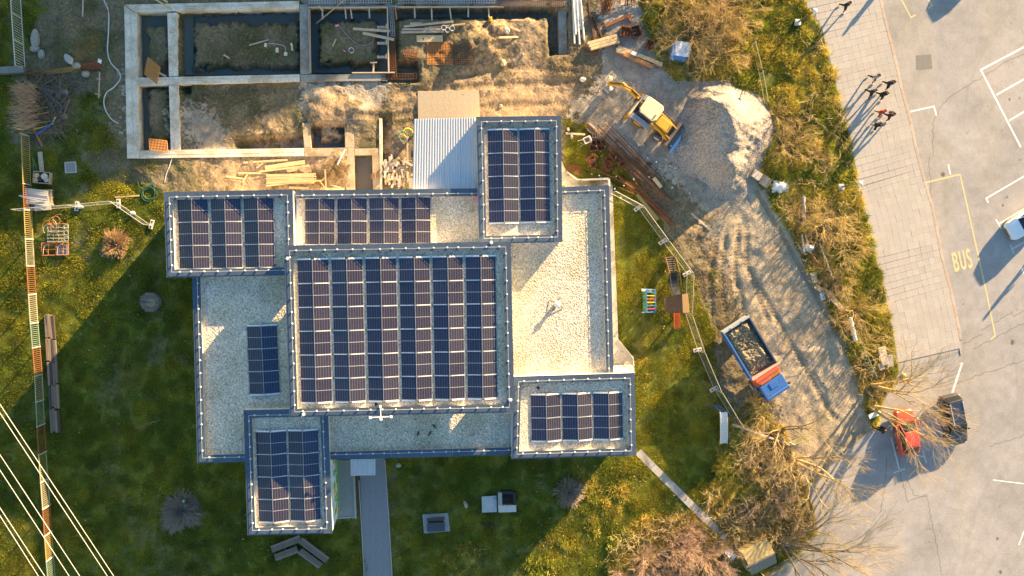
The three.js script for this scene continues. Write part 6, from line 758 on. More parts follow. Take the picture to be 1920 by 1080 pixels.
// ---------------------------------------------------------------- hut, bins, sheets and rubbish on the verge
{
  const t = thing('play_hut', 'small yellow hut half hidden by twigs at the end of the slab path', 'hut', J(1405, 1034), 0.42), yl = worn(0.31, 0.24, 0.11, 0.85), br = worn(0.2, 0.17, 0.13, 0.9);  // brown of the one roof half is shade put into the colour
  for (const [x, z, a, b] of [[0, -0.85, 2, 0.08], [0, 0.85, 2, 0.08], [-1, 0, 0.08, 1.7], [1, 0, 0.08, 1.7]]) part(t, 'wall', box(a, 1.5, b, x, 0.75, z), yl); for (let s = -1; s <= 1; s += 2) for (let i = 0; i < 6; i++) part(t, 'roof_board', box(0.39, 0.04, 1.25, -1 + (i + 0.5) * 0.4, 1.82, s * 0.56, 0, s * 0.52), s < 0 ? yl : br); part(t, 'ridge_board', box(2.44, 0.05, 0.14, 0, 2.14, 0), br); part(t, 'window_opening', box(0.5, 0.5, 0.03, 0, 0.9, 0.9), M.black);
  const b = thing('wash_basin', 'white basin and black bin at the end of the slab path', 'basin', J(1358, 1036), 0.4); part(b, 'bowl', new THREE.LatheGeometry([[0.05, 0], [0.22, 0.1], [0.32, 0.34], [0.35, 0.36], [0.3, 0.33], [0.18, 0.1], [0, 0.06]].map(([x, y]) => new THREE.Vector2(x, y)), 20).translate(0.25, 0.15, -0.05), M.white); part(b, 'bin', cyl(0.28, 0.24, 0.7, 16, -0.25, 0.35, 0.1), M.black); part(b, 'lid', rbox(0.5, 0.05, 0.32, 0.02, 0.5, 0.5, 0.4, 0.5, 0.3), M.white);
  const bx = thing('sheet_stack', 'blue crate stack half covered by a white sheet inside the big bush', 'stack', J(1269, 99), -0.12); part(bx, 'crate', rbox(1.3, 0.8, 1.2, 0.05, 0, 0.4, 0.15), worn(0.06, 0.2, 0.42, 0.6)); { const g = new THREE.PlaneGeometry(1.35, 1.2, 18, 16).rotateX(-Math.PI / 2), a = g.attributes.position; for (let i = 0; i < a.count; i++) { const x = a.getX(i), z = a.getZ(i), e = Math.max(Math.abs(x) - 0.6, 0); a.setY(i, 0.83 + 0.04 * Math.sin(x * 14 + z * 3) + 0.03 * noise(x * 6, z * 6) - e * 1.5); } g.computeVertexNormals(); part(bx, 'white_sheet', g.translate(0.2, 0, -0.1), new THREE.MeshStandardMaterial({ color: new THREE.Color().setRGB(0.62, 0.64, 0.68), roughness: 0.6, side: THREE.DoubleSide })); }
  const sheet = (px, py, w, d, label, name, col, tall = 0.4) => { const g = new THREE.PlaneGeometry(w, d, 22, 22).rotateX(-Math.PI / 2), a = g.attributes.position, p = J(px, py); for (let i = 0; i < a.count; i++) { const x = a.getX(i) * (0.8 + 0.4 * noise(i * 0.7, 3)), z = a.getZ(i) * (0.8 + 0.4 * noise(i * 0.6, 9)), r = Math.hypot(x / w, z / d) * 2; a.setXYZ(i, p.x + x, p.y + 0.05 + tall * Math.max(0, 1 - r) + 0.25 * noise(x * 4 + px, z * 4), p.z + z); } g.computeVertexNormals(); return single(name, g, new THREE.MeshStandardMaterial({ color: new THREE.Color().setRGB(...col), roughness: 0.6, side: THREE.DoubleSide }), label, 'plastic sheet'); };
  sheet(1461, 350, 1.3, 1.0, 'crumpled white plastic sheet by the grey box at the lane', 'plastic_sheet', [0.66, 0.66, 0.65], 0.3); sheet(1514, 465, 0.9, 0.6, 'white rubble bag between the dark trestle boards', 'plastic_sheet', [0.6, 0.58, 0.55], 0.3); sheet(1505, 391, 0.3, 2.2, 'torn grey foil strip tangled in the verge brushwood', 'plastic_sheet', [0.45, 0.45, 0.46], 0.2);
  const box2 = (px, py, w, h, d, turn, m, l) => { const p = J(px, py), c = thing('storage_box', l, 'box', p, turn); part(c, 'body', rbox(w, h, d, 0.02, 0, h / 2, 0), m); part(c, 'lid', rbox(w + 0.04, 0.05, d + 0.04, 0.015, 0, h + 0.02, 0), m); return c; }; box2(1417, 329, 0.75, 0.3, 0.62, -0.6, worn(0.5, 0.42, 0.33, 0.8), 'pale wooden box at the edge of the gravel heap'); box2(1431, 341, 0.8, 0.35, 0.8, -0.6, worn(0.09, 0.1, 0.1, 0.7), 'dark grey box beside the pale wooden box');
  const tb = single('white_tube', (() => { const a = J(1589, 597, 0.5), b2 = J(1598, 636, 0.5); return new THREE.CapsuleGeometry(0.16, a.distanceTo(b2), 4, 12).rotateZ(Math.PI / 2).applyMatrix4(frameOf(a, b2)); })(), M.white, 'white plastic tube lying on the verge beside the lane', 'tube');
  const cp = thing('concrete_block', 'broken concrete slabs leaning under the bare tree by the pavement', 'concrete'); for (const [x, y, w, d, turn, m, h] of [[1651, 667, 0.7, 1.6, 0.28, worn(0.36, 0.31, 0.25, 0.9), 0.35], [1664, 676, 0.6, 1.0, 0.1, worn(0.23, 0.22, 0.2, 0.9), 0.3], [1648, 686, 0.5, 0.6, 0.4, worn(0.33, 0.29, 0.23, 0.9), 0.28]]) { const p = J(x, y); part(cp, 'slab', rbox(w, 0.16, d, 0.03, p.x, p.y + h, p.z, turn, 0.06, -0.08), m); }
  const yp = J(1693, 703), yt = thing('yellow_marker', 'small yellow marker stone at the lower pavement corner', 'marker', yp); part(yt, 'cap', [new THREE.SphereGeometry(0.16, 12, 8, 0, 6.3, 0, 1.5).translate(0, 0.1, 0)], M.yellow); part(yt, 'base', [cyl(0.18, 0.2, 0.12, 12, 0, 0.05, 0)], M.concrete);
}
// street lamps and overhead lines
function lamp(px, py, h, label) {
  const p = J(px, py), t = thing('street_lamp', label, 'street lamp', p); part(t, 'base', [rbox(0.5, 0.24, 0.5, 0.03, 0, 0.08, 0)], worn(0.45, 0.47, 0.5, 0.8)); part(t, 'flange', [cyl(0.16, 0.18, 0.1, 12, 0, 0.24, 0)], M.galv);
  part(t, 'pole', [cyl(0.045, 0.07, h - 0.3, 12, 0, (h - 0.3) / 2 + 0.2, 0)], worn(0.17, 0.16, 0.13, 0.5, { metalness: 0.3 })); part(t, 'lamp_head', [new THREE.SphereGeometry(0.2, 16, 12).scale(1, 0.85, 1).translate(0, h, 0)], mat(0.72, 0.71, 0.68, 0.4)); part(t, 'collar', [cyl(0.12, 0.08, 0.1, 12, 0, h - 0.18, 0)], M.darkMetal); return t;
}
lamp(1494, 43, 3.3, 'slim street lamp on the grass at the upper curve of the pavement'); lamp(1575, 351, 3.3, 'slim street lamp on the grass beside the middle of the pavement');
{
  const h = 9, wireM = worn(0.42, 0.4, 0.36, 0.5, { metalness: 0.4 }), L = [[19, 810, 197, 1080], [30, 810, 209, 1080], [0, 860, 145, 1080], [0, 889, 125, 1080], [0, 960, 79, 1080], [0, 975, 67, 1080]], words2 = ['outer wire of the pair nearest the building', 'inner wire of the pair nearest the building', 'upper wire of the middle pair', 'lower wire of the middle pair', 'upper wire of the corner pair', 'lower wire of the corner pair'];
  L.forEach(([x0, y0, x1, y1], i) => { const k = i < 2 ? 0 : i < 4 ? 0.4 : 0.7, a = P(x0, y0, h + k), b = P(x1, y1, h + k), d = b.clone().sub(a).normalize(), s = a.clone().addScaledVector(d, -28), e = b.clone().addScaledVector(d, 24), mid = s.clone().lerp(e, 0.5); mid.y -= 0.25; single('power_line', tube([s, s.clone().lerp(e, 0.25).add(V(0, -0.18, 0)), mid, s.clone().lerp(e, 0.75).add(V(0, -0.18, 0)), e], 0.026, 6, 40), wireM, words2[i] + ' crossing the lower corner', 'power line', 'overhead power lines'); });
}
// ---------------------------------------------------------------- vehicles
const headingTurn = (dx, dz) => -Math.atan2(dz, dx);
// smooth loft through stations [x, halfWidth, yBottom, yShoulder, yTop, halfTop]
function loft(st, m = 14) {
  const ring = ([x, w, yb, ys, yt, wt]) => { const pts = [[w * 0.94, yb], [w, lerp(yb, ys, 0.35)], [w, lerp(yb, ys, 0.8)], [w * 0.985, ys], [lerp(w, wt, 0.55), lerp(ys, yt, 0.72)], [wt, lerp(ys, yt, 0.94)], [wt * 0.5, yt], [0, yt + 0.004]]; return [...pts.map(([z, y]) => V(x, y, z)), ...pts.slice(0, -1).reverse().map(([z, y]) => V(x, y, -z))]; };
  const fine = []; for (let i = 0; i < st.length - 1; i++) for (let k = 0; k < 3; k++) { const p = (j) => st[clamp(j, 0, st.length - 1)], t = k / 3; fine.push(st[i].map((_, c) => { const a = p(i - 1)[c], b = p(i)[c], d = p(i + 1)[c], e = p(i + 2)[c]; return b + 0.5 * t * (d - a + t * (2 * a - 5 * b + 4 * d - e + t * (3 * (b - d) + e - a))); })); } fine.push(st[st.length - 1]);
  const R = fine.map(ring), n = R[0].length, pos = [], idx = []; for (const r of R) for (const p of r) pos.push(p.x, p.y, p.z);
  for (let i = 0; i < R.length - 1; i++) for (let j = 0; j < n - 1; j++) { const a = i * n + j; idx.push(a, a + 1, a + n, a + 1, a + n + 1, a + n); } for (let i = 0; i < R.length - 1; i++) { const a = i * n, b = i * n + n - 1; idx.push(a, a + n, b, b, a + n, b + n); }
  for (const e of [0, R.length - 1]) { const c = pos.length / 3, o = e * n; const q = R[e].reduce((s, p) => s.add(p), V(0, 0, 0)).multiplyScalar(1 / n); pos.push(q.x, q.y, q.z); for (let j = 0; j < n; j++) e ? idx.push(c, o + j, o + (j + 1) % n) : idx.push(c, o + (j + 1) % n, o + j); }
  const g = new THREE.BufferGeometry(); g.setAttribute('position', new THREE.Float32BufferAttribute(pos, 3)); g.setIndex(idx); g.computeVertexNormals(); return plain(g);
}
function wheel(parent, x, z, r, w, rimMat = M.steel) { const t = part(parent, 'wheel', new THREE.TorusGeometry(r * 0.76, r * 0.24, 10, 28).scale(1, 1, w / (r * 0.48)).translate(x, r, z), M.rubber); part(t, 'rim', cyl(r * 0.56, r * 0.56, w * 0.8, 20, x, r, z, Math.PI / 2), rimMat); return t; }
function car(label, px, py, dx, dz, L, W, H, paint, kind) {
  const p = P(px, py, 0.75); p.y = 0; const t = thing('parked_car', label, 'car', p, headingTurn(dx, dz)), h = L / 2, w = W / 2, wagon = kind === 'wagon';
  const body = part(t, 'body', loft([[-h, w * 0.72, 0.4, 0.62, 0.7, w * 0.6], [-h + 0.12, w * 0.92, 0.26, 0.78, 0.92, w * 0.78], [-h + 0.5, w, 0.2, 0.86, 0.98, w * 0.84], [-0.4, w, 0.19, 0.84, 0.95, w * 0.86], [0.5, w, 0.19, 0.82, 0.95, w * 0.86], [h * 0.5, w, 0.2, 0.8, 0.94, w * 0.8], [h - 0.35, w * 0.95, 0.24, 0.7, 0.82, w * 0.74], [h - 0.08, w * 0.82, 0.3, 0.6, 0.7, w * 0.6], [h, w * 0.66, 0.38, 0.52, 0.58, w * 0.5]]), paint);
  const g0 = wagon ? -h + 0.1 : -h + 0.25, g1 = h * 0.5, top0 = wagon ? -h + 0.45 : -h + 0.85, top1 = h * 0.5 - 0.85;
  part(t, 'window_band', loft([[g0, w * 0.76, 0.86, 0.9, 0.94, w * 0.7], [lerp(g0, top0, 0.6), w * 0.84, 0.86, 0.95, H - 0.22, w * 0.72], [top0, w * 0.86, 0.86, 0.95, H - 0.045, w * 0.7], [(top0 + top1) / 2, w * 0.88, 0.86, 0.95, H - 0.02, w * 0.72], [top1, w * 0.87, 0.86, 0.95, H - 0.045, w * 0.7], [lerp(top1, g1, 0.5), w * 0.86, 0.86, 0.94, lerp(H, 0.92, 0.5), w * 0.7], [g1, w * 0.8, 0.84, 0.88, 0.92, w * 0.7]]), M.glass);
  const roof = part(t, 'roof', loft([[top0 - 0.06, w * 0.66, H - 0.1, H - 0.08, H - 0.05, w * 0.6], [top0 + 0.15, w * 0.72, H - 0.08, H - 0.05, H - 0.005, w * 0.64], [(top0 + top1) / 2, w * 0.75, H - 0.07, H - 0.03, H + 0.015, w * 0.66], [top1 - 0.1, w * 0.72, H - 0.08, H - 0.05, H - 0.005, w * 0.64], [top1 + 0.06, w * 0.66, H - 0.1, H - 0.08, H - 0.05, w * 0.6]]), paint);
  for (const s of [-1, 1]) {
    part(t, 'pillar', [bar(V(top1, H - 0.05, s * w * 0.69), V(g1 - 0.02, 0.93, s * w * 0.83), 0.06, 0.05), bar(V(top0, H - 0.05, s * w * 0.69), V(g0 + 0.08, 0.93, s * w * 0.8), 0.1, 0.05), bar(V((top0 + top1) / 2 - 0.1, H - 0.05, s * w * 0.74), V((top0 + top1) / 2 - 0.15, 0.93, s * w * 0.9), 0.07, 0.05)], paint);
    part(t, 'headlight', rbox(0.34, 0.12, 0.26, 0.05, h - 0.26, 0.68, s * w * 0.66, s * 0.35), new THREE.MeshPhysicalMaterial({ color: 0xd8dde0, roughness: 0.1, clearcoat: 1 })); part(t, 'tail_light', rbox(0.14, 0.22, 0.2, 0.04, -h + 0.13, 0.8, s * w * 0.7), mat(0.35, 0.01, 0.01, 0.25)); part(t, 'mirror', rbox(0.14, 0.13, 0.2, 0.04, g1 - 0.2, 0.98, s * (w + 0.08)), paint); part(t, 'door_seam', [box(0.012, 0.6, 0.02, g1 - 0.12, 0.6, s * w), box(0.012, 0.6, 0.02, (top0 + top1) / 2 - 0.12, 0.6, s * w)], M.black);
    if (wagon) part(t, 'roof_rail', [rod(V(top0 + 0.1, H + 0.05, s * w * 0.62), V(top1 - 0.05, H + 0.05, s * w * 0.62), 0.02)], M.whitePaint);
    for (const x of [h - 0.78, -h + 0.72]) wheel(t, x, s * (w - 0.1), 0.31, 0.2);
  }
  part(t, 'grille', rbox(0.06, 0.16, W * 0.5, 0.02, h - 0.03, 0.46, 0), M.black); part(t, 'wiper', [bar(V(g1 - 0.12, 0.96, -0.35), V(g1 - 0.25, 1.0, 0.3), 0.02, 0.015)], M.black); part(t, 'bumper', rbox(0.1, 0.14, W * 0.86, 0.04, -h + 0.02, 0.42, 0), kind === 'hatch' ? paint : M.darkMetal); return t;
}
const paintOf = (r, g, b) => new THREE.MeshPhysicalMaterial({ color: new THREE.Color().setRGB(r, g, b), roughness: 0.38, clearcoat: 1, clearcoatRoughness: 0.08 });
car('red hatchback parked under bare branches beside the dark estate car', 1701, 811, -14, -85, 3.95, 1.7, 1.46, paintOf(0.58, 0.055, 0.014), 'hatch');
car('dark estate car with silver roof rails beside the red hatchback', 1790, 788, 20, 88, 4.4, 1.8, 1.5, paintOf(0.018, 0.021, 0.028), 'wagon');
car('white car parked in a bay at the edge of the car park', 1931, 413, -46, 28, 4.2, 1.8, 1.5, paintOf(0.68, 0.7, 0.72), 'hatch');
car('silver car just beyond the top edge, its shadow reaching the bay', 1843, -86, -46, 28, 4.2, 1.78, 1.5, paintOf(0.4, 0.41, 0.42), 'hatch');
{ // backhoe loader
  const p = J(1205, 216); p.y = 0; const t = thing('backhoe_loader', 'yellow backhoe loader with cream cab roof facing the gravel heap', 'backhoe loader', p, headingTurn(0.81, 0.585)); t.updateMatrixWorld();
  const Y = worn(0.52, 0.27, 0.018, 0.5), Yd = worn(0.34, 0.17, 0.012, 0.6), cream = worn(0.62, 0.5, 0.3, 0.6), G = worn(0.27, 0.29, 0.34, 0.5), K = M.darkMetal, loc = (px, py, h) => t.worldToLocal(P(px, py, h));
  part(t, 'chassis', [rbox(3.4, 0.4, 0.7, 0.05, 0.7, 0.72, 0), rbox(0.9, 0.5, 1.0, 0.05, -0.6, 0.8, 0)], K);
  const hs = new THREE.Shape([[0.72, 0.95], [2.2, 0.9], [2.25, 1.4], [2.1, 1.55], [0.72, 1.72]].map(([a, b]) => new THREE.Vector2(a, b))); const hood = part(t, 'hood', new THREE.ExtrudeGeometry(hs, { depth: 0.74, bevelEnabled: true, bevelSize: 0.05, bevelThickness: 0.05, bevelSegments: 2 }).translate(0, 0, -0.37), Y); part(hood, 'vent', [0, 1, 2].map((i) => box(0.16, 0.02, 0.5, 1.85 + i * 0.14, 1.6 - i * 0.02, 0)), K); part(hood, 'exhaust', [cyl(0.045, 0.045, 0.55, 10, 1.05, 1.95, -0.3), rbox(0.22, 0.05, 0.1, 0.02, 0.9, 1.74, 0.25)], K); part(t, 'grille', rbox(0.06, 0.5, 0.7, 0.02, 2.31, 1.15, 0), K);
  const oct = [[-0.8, -0.5], [-0.62, -0.72], [0.62, -0.74], [0.84, -0.5], [0.84, 0.5], [0.62, 0.74], [-0.62, 0.72], [-0.8, 0.5]].map(([a, b]) => V(a, 0, b)); const roof = part(t, 'cab_roof', prism(oct.map((q) => q.clone()), 2.62, 2.84, 0.06), cream); part(roof, 'beacon', cyl(0.07, 0.07, 0.12, 12, 0.55, 2.9, 0.25), Yd);
  for (const [x, z] of [[-0.66, -0.6], [-0.66, 0.6], [0.66, -0.62], [0.66, 0.62]]) part(t, 'cab_post', bar(V(x, 0.9, z), V(x * 1.02, 2.65, z), 0.08, 0.08), K); part(t, 'cab_glass', [box(0.02, 1.0, 1.1, -0.68, 2.05, 0), box(0.02, 1.0, 1.14, 0.68, 2.1, 0), box(1.25, 1.5, 0.02, 0, 1.8, 0.62), box(1.25, 1.5, 0.02, 0, 1.8, -0.62)], M.glass); part(t, 'cab_floor', rbox(1.4, 0.14, 1.24, 0.03, 0, 0.98, 0), K);
  for (const s of [-1, 1]) {
    wheel(t, -0.05, s * 0.88, 0.66, 0.46, Yd); wheel(t, 2.0, s * 0.88, 0.46, 0.34, M.galv);
    part(t, 'fender', [rbox(1.25, 0.07, 0.46, 0.03, -0.05, 1.4, s * 0.9), rbox(0.4, 0.07, 0.46, 0.03, 0.72, 1.24, s * 0.9, 0, 0, -0.7), rbox(0.3, 0.07, 0.46, 0.03, -0.78, 1.28, s * 0.9, 0, 0, 0.7)], G);
    part(t, 'loader_arm', [bar(V(0.75, 1.62, s * 0.56), V(1.9, 1.25, s * 0.58), 0.13, 0.24), bar(V(1.85, 1.28, s * 0.58), V(2.85, 0.48, s * 0.6), 0.13, 0.22)], Y); part(t, 'ram', [rod(V(0.9, 1.1, s * 0.56), V(1.8, 1.1, s * 0.58), 0.06), rod(V(1.8, 1.3, s * 0.5), V(2.8, 0.95, s * 0.5), 0.05)], Yd); part(t, 'stabiliser', [box(0.16, 0.9, 0.16, -1.08, 0.66, s * 0.98), rbox(0.34, 0.08, 0.34, 0.03, -1.1, 0.18, s * 1.0), cyl(0.11, 0.11, 0.16, 12, -1.08, 1.14, s * 0.98)], Yd);
  }
  const bs = new THREE.Shape([[2.75, 0.12], [3.62, 0.1], [3.62, 0.15], [2.84, 0.2], [2.78, 0.85], [2.95, 1.0], [2.9, 1.04], [2.7, 0.88]].map(([a, b]) => new THREE.Vector2(a, b))); const bk = part(t, 'loader_bucket', new THREE.ExtrudeGeometry(bs, { depth: 2.25, bevelEnabled: false }).translate(0, 0, -1.125), worn(0.14, 0.11, 0.09, 0.6)); const bsd = new THREE.Shape([[2.75, 0.12], [3.6, 0.1], [3.2, 0.7], [2.95, 1.0], [2.7, 0.85]].map(([a, b]) => new THREE.Vector2(a, b))); for (const z of [-1.15, 1.12]) part(bk, 'side_plate', new THREE.ExtrudeGeometry(bsd, { depth: 0.03, bevelEnabled: false }).translate(0, 0, z), worn(0.12, 0.1, 0.09, 0.6)); part(bk, 'cutting_edge', box(0.24, 0.04, 2.3, 3.62, 0.14, 0), worn(0.36, 0.4, 0.45, 0.4, { metalness: 0.5 })); for (let i = 0; i < 9; i++) part(bk, 'tooth', box(0.16, 0.05, 0.09, 3.8, 0.14, -1.04 + i * 0.26), worn(0.36, 0.4, 0.45, 0.4, { metalness: 0.5 })); part(bk, 'linkage', [bar(V(2.72, 0.8, -0.35), V(2.4, 1.05, -0.3), 0.1, 0.1), bar(V(2.72, 0.8, 0.35), V(2.4, 1.05, 0.3), 0.1, 0.1), rod(V(2.4, 1.05, -0.5), V(2.4, 1.05, 0.5), 0.06)], K);
  part(t, 'rear_frame', [rbox(0.22, 0.24, 2.1, 0.03, -1.05, 0.95, 0), rbox(0.14, 0.14, 2.1, 0.03, -1.05, 0.5, 0)], cream); const k = V(-1.2, 1.0, -0.55); part(t, 'kingpost', [rbox(0.34, 0.8, 0.34, 0.05, k.x, k.y, k.z)], K);
  const e1 = loc(1168, 160, 2.6), e2 = loc(1142, 157, 1.6), k2 = k.clone().add(V(-0.1, 0.25, 0)), mid = k2.clone().lerp(e1, 0.55).add(V(0, 0.28, 0)); const boom = part(t, 'boom', [bar(k2, mid, 0.3, 0.36), bar(mid, e1, 0.26, 0.3)], Y); part(boom, 'boom_ram', [rod(k2.clone().add(V(0, 0.4, 0)), mid.clone().add(V(0, 0.3, 0)), 0.06), rod(mid.clone().add(V(0, 0.28, 0)), e1.clone().add(V(0, 0.35, 0.1)), 0.05)], K); const dip = part(t, 'dipper', [bar(e1.clone().add(V(0, 0.15, 0)), e2, 0.26, 0.3), rbox(0.4, 0.36, 0.3, 0.06, e1.x, e1.y + 0.1, e1.z)], Y); part(dip, 'dipper_ram', rod(e1.clone().add(V(0, 0.42, 0)), e2.clone().add(V(0, 0.4, 0)), 0.05), K);
  const e3 = loc(1138, 168, 0.55), bd = t.worldToLocal(J(1138, 168, 0.1)); const b2 = part(t, 'digging_bucket', [bar(e2, e3.clone().add(V(0, 0.35, 0)), 0.22, 0.16), ...[0].map(() => { const g = new THREE.CylinderGeometry(0.42, 0.42, 0.62, 16, 1, true, 0.3, 3.6).rotateX(Math.PI / 2); return g.rotateY(1.4).translate(e3.x, e3.y + 0.1, e3.z); }), rbox(0.7, 0.06, 0.62, 0.02, e3.x, e3.y - 0.32, e3.z, 1.4)], new THREE.MeshStandardMaterial({ color: new THREE.Color().setRGB(0.25, 0.24, 0.23), roughness: 0.5, metalness: 0.3, side: THREE.DoubleSide })); const cap = loc(1144, 147, 1.75); part(b2, 'link', rbox(0.36, 0.3, 0.34, 0.08, cap.x, cap.y, cap.z, 0.4), cream);
}
{ // tipper truck
  const p = J(1389, 650); p.y = 0.02; const t = thing('tipper_truck', 'blue and red tipper truck loaded with earth beside the lane', 'truck', p, headingTurn(0.53, 0.848)); t.scale.setScalar(1.06); const B = worn(0.018, 0.075, 0.24, 0.55), Bl = worn(0.028, 0.105, 0.32, 0.5), Rd = worn(0.42, 0.07, 0.025, 0.6), pale = worn(0.28, 0.3, 0.33, 0.6), K = M.darkMetal;
  part(t, 'chassis', [box(6.0, 0.26, 0.3, 0.8, 0.82, -0.4), box(6.0, 0.26, 0.3, 0.8, 0.82, 0.4), box(0.3, 0.3, 1.6, -2.1, 0.7, 0)], K);
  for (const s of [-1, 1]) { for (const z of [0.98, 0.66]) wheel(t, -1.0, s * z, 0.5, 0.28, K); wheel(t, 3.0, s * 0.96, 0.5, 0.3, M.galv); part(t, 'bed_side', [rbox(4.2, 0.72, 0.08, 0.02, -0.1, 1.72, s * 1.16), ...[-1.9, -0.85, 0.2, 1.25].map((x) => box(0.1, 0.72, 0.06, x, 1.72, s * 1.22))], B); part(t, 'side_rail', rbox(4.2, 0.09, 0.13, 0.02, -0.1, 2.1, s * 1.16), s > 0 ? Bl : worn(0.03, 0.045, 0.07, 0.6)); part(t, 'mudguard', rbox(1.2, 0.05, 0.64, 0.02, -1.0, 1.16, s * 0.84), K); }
  part(t, 'bed_floor', rbox(4.2, 0.1, 2.3, 0.02, -0.1, 1.36, 0), B); part(t, 'tailgate', [rbox(0.1, 0.74, 2.3, 0.02, -2.24, 1.72, 0), rbox(0.2, 0.1, 2.42, 0.02, -2.24, 2.11, 0), rbox(0.1, 0.06, 0.12, 0.02, -2.24, 2.18, 0.5), rbox(0.1, 0.06, 0.12, 0.02, -2.24, 2.18, -0.5)], pale); part(t, 'headboard', [rbox(0.1, 0.9, 2.3, 0.02, 2.04, 1.8, 0), rbox(0.16, 0.1, 2.4, 0.03, 2.04, 2.28, 0)], worn(0.5, 0.27, 0.22, 0.6));
  { const nx = 56, nz = 32, g = new THREE.PlaneGeometry(4.1, 2.24, nx, nz).rotateX(-Math.PI / 2), a = g.attributes.position; for (let i = 0; i < a.count; i++) { const x = a.getX(i), z = a.getZ(i), e = Math.min(1, (1.12 - Math.abs(z)) * 2.4, (2.05 - Math.abs(x)) * 2.4); a.setY(i, 1.62 + 0.42 * smooth(0, 1, e) * (0.75 + 0.35 * Math.sin(x * 2.6 + z * 0.6)) + 0.3 * (fbm(x * 3 + 5, z * 3, 3) - 0.5) + 0.14 * (noise(x * 11, z * 11) - 0.5)); } g.translate(-0.1, 0, 0); g.computeVertexNormals(); const ld = part(t, 'earth_load', g, worn(0.2, 0.155, 0.095, 1)); const cl = []; for (let i = 0; i < 260; i++) { const x = rr(-2, 1.8), z = rr(-1, 1); cl.push(new THREE.IcosahedronGeometry(rr(0.02, 0.06), 0).translate(x, 1.95 + rr(0, 0.12), z)); } part(ld, 'clods', cl, worn(0.19, 0.15, 0.1, 1)).userData.kind = 'stuff'; }
  part(t, 'cab', [rbox(1.2, 1.5, 2.1, 0.14, 3.36, 1.5, 0, 0, 0, 0, 3)], B); part(t, 'cab_roof', [rbox(1.08, 0.12, 2.0, 0.05, 3.36, 2.3, 0)], Bl); part(t, 'roof_hatch', rbox(0.5, 0.06, 0.6, 0.02, 3.2, 2.38, 0), Bl); part(t, 'wind_deflector', rbox(0.24, 0.2, 2.05, 0.06, 3.95, 2.34, 0, 0, 0, -0.3), Bl); part(t, 'windscreen', box(0.03, 0.62, 1.8, 3.97, 1.85, 0), M.glass); for (const s of [-1, 1]) { part(t, 'side_window', box(0.8, 0.5, 0.02, 3.3, 1.86, s * 1.055), M.glass); part(t, 'mirror', rbox(0.1, 0.4, 0.2, 0.03, 3.9, 1.9, s * 1.25), K); part(t, 'headlight', rbox(0.06, 0.16, 0.3, 0.03, 3.97, 0.95, s * 0.75), M.whitePaint); } part(t, 'front_bumper', rbox(0.2, 0.3, 2.1, 0.05, 4.0, 0.6, 0), K);
  part(t, 'cab_back_box', [rbox(0.62, 1.1, 2.1, 0.06, 2.46, 1.75, 0), rbox(0.24, 0.12, 2.14, 0.04, 2.32, 2.36, 0), rbox(0.5, 0.08, 0.9, 0.03, 2.5, 2.34, 0.4)], Rd); part(t, 'red_visor', rbox(0.3, 0.06, 1.9, 0.02, 2.62, 2.3, 0, 0, 0, -0.4), worn(0.5, 0.2, 0.03, 0.5)); part(t, 'air_tank', [cyl(0.16, 0.16, 0.7, 14, 2.0, 0.75, 0.95, 0, Math.PI / 2), cyl(0.25, 0.25, 0.9, 14, 1.0, 0.72, 0.9, 0, Math.PI / 2)], M.galv);
}
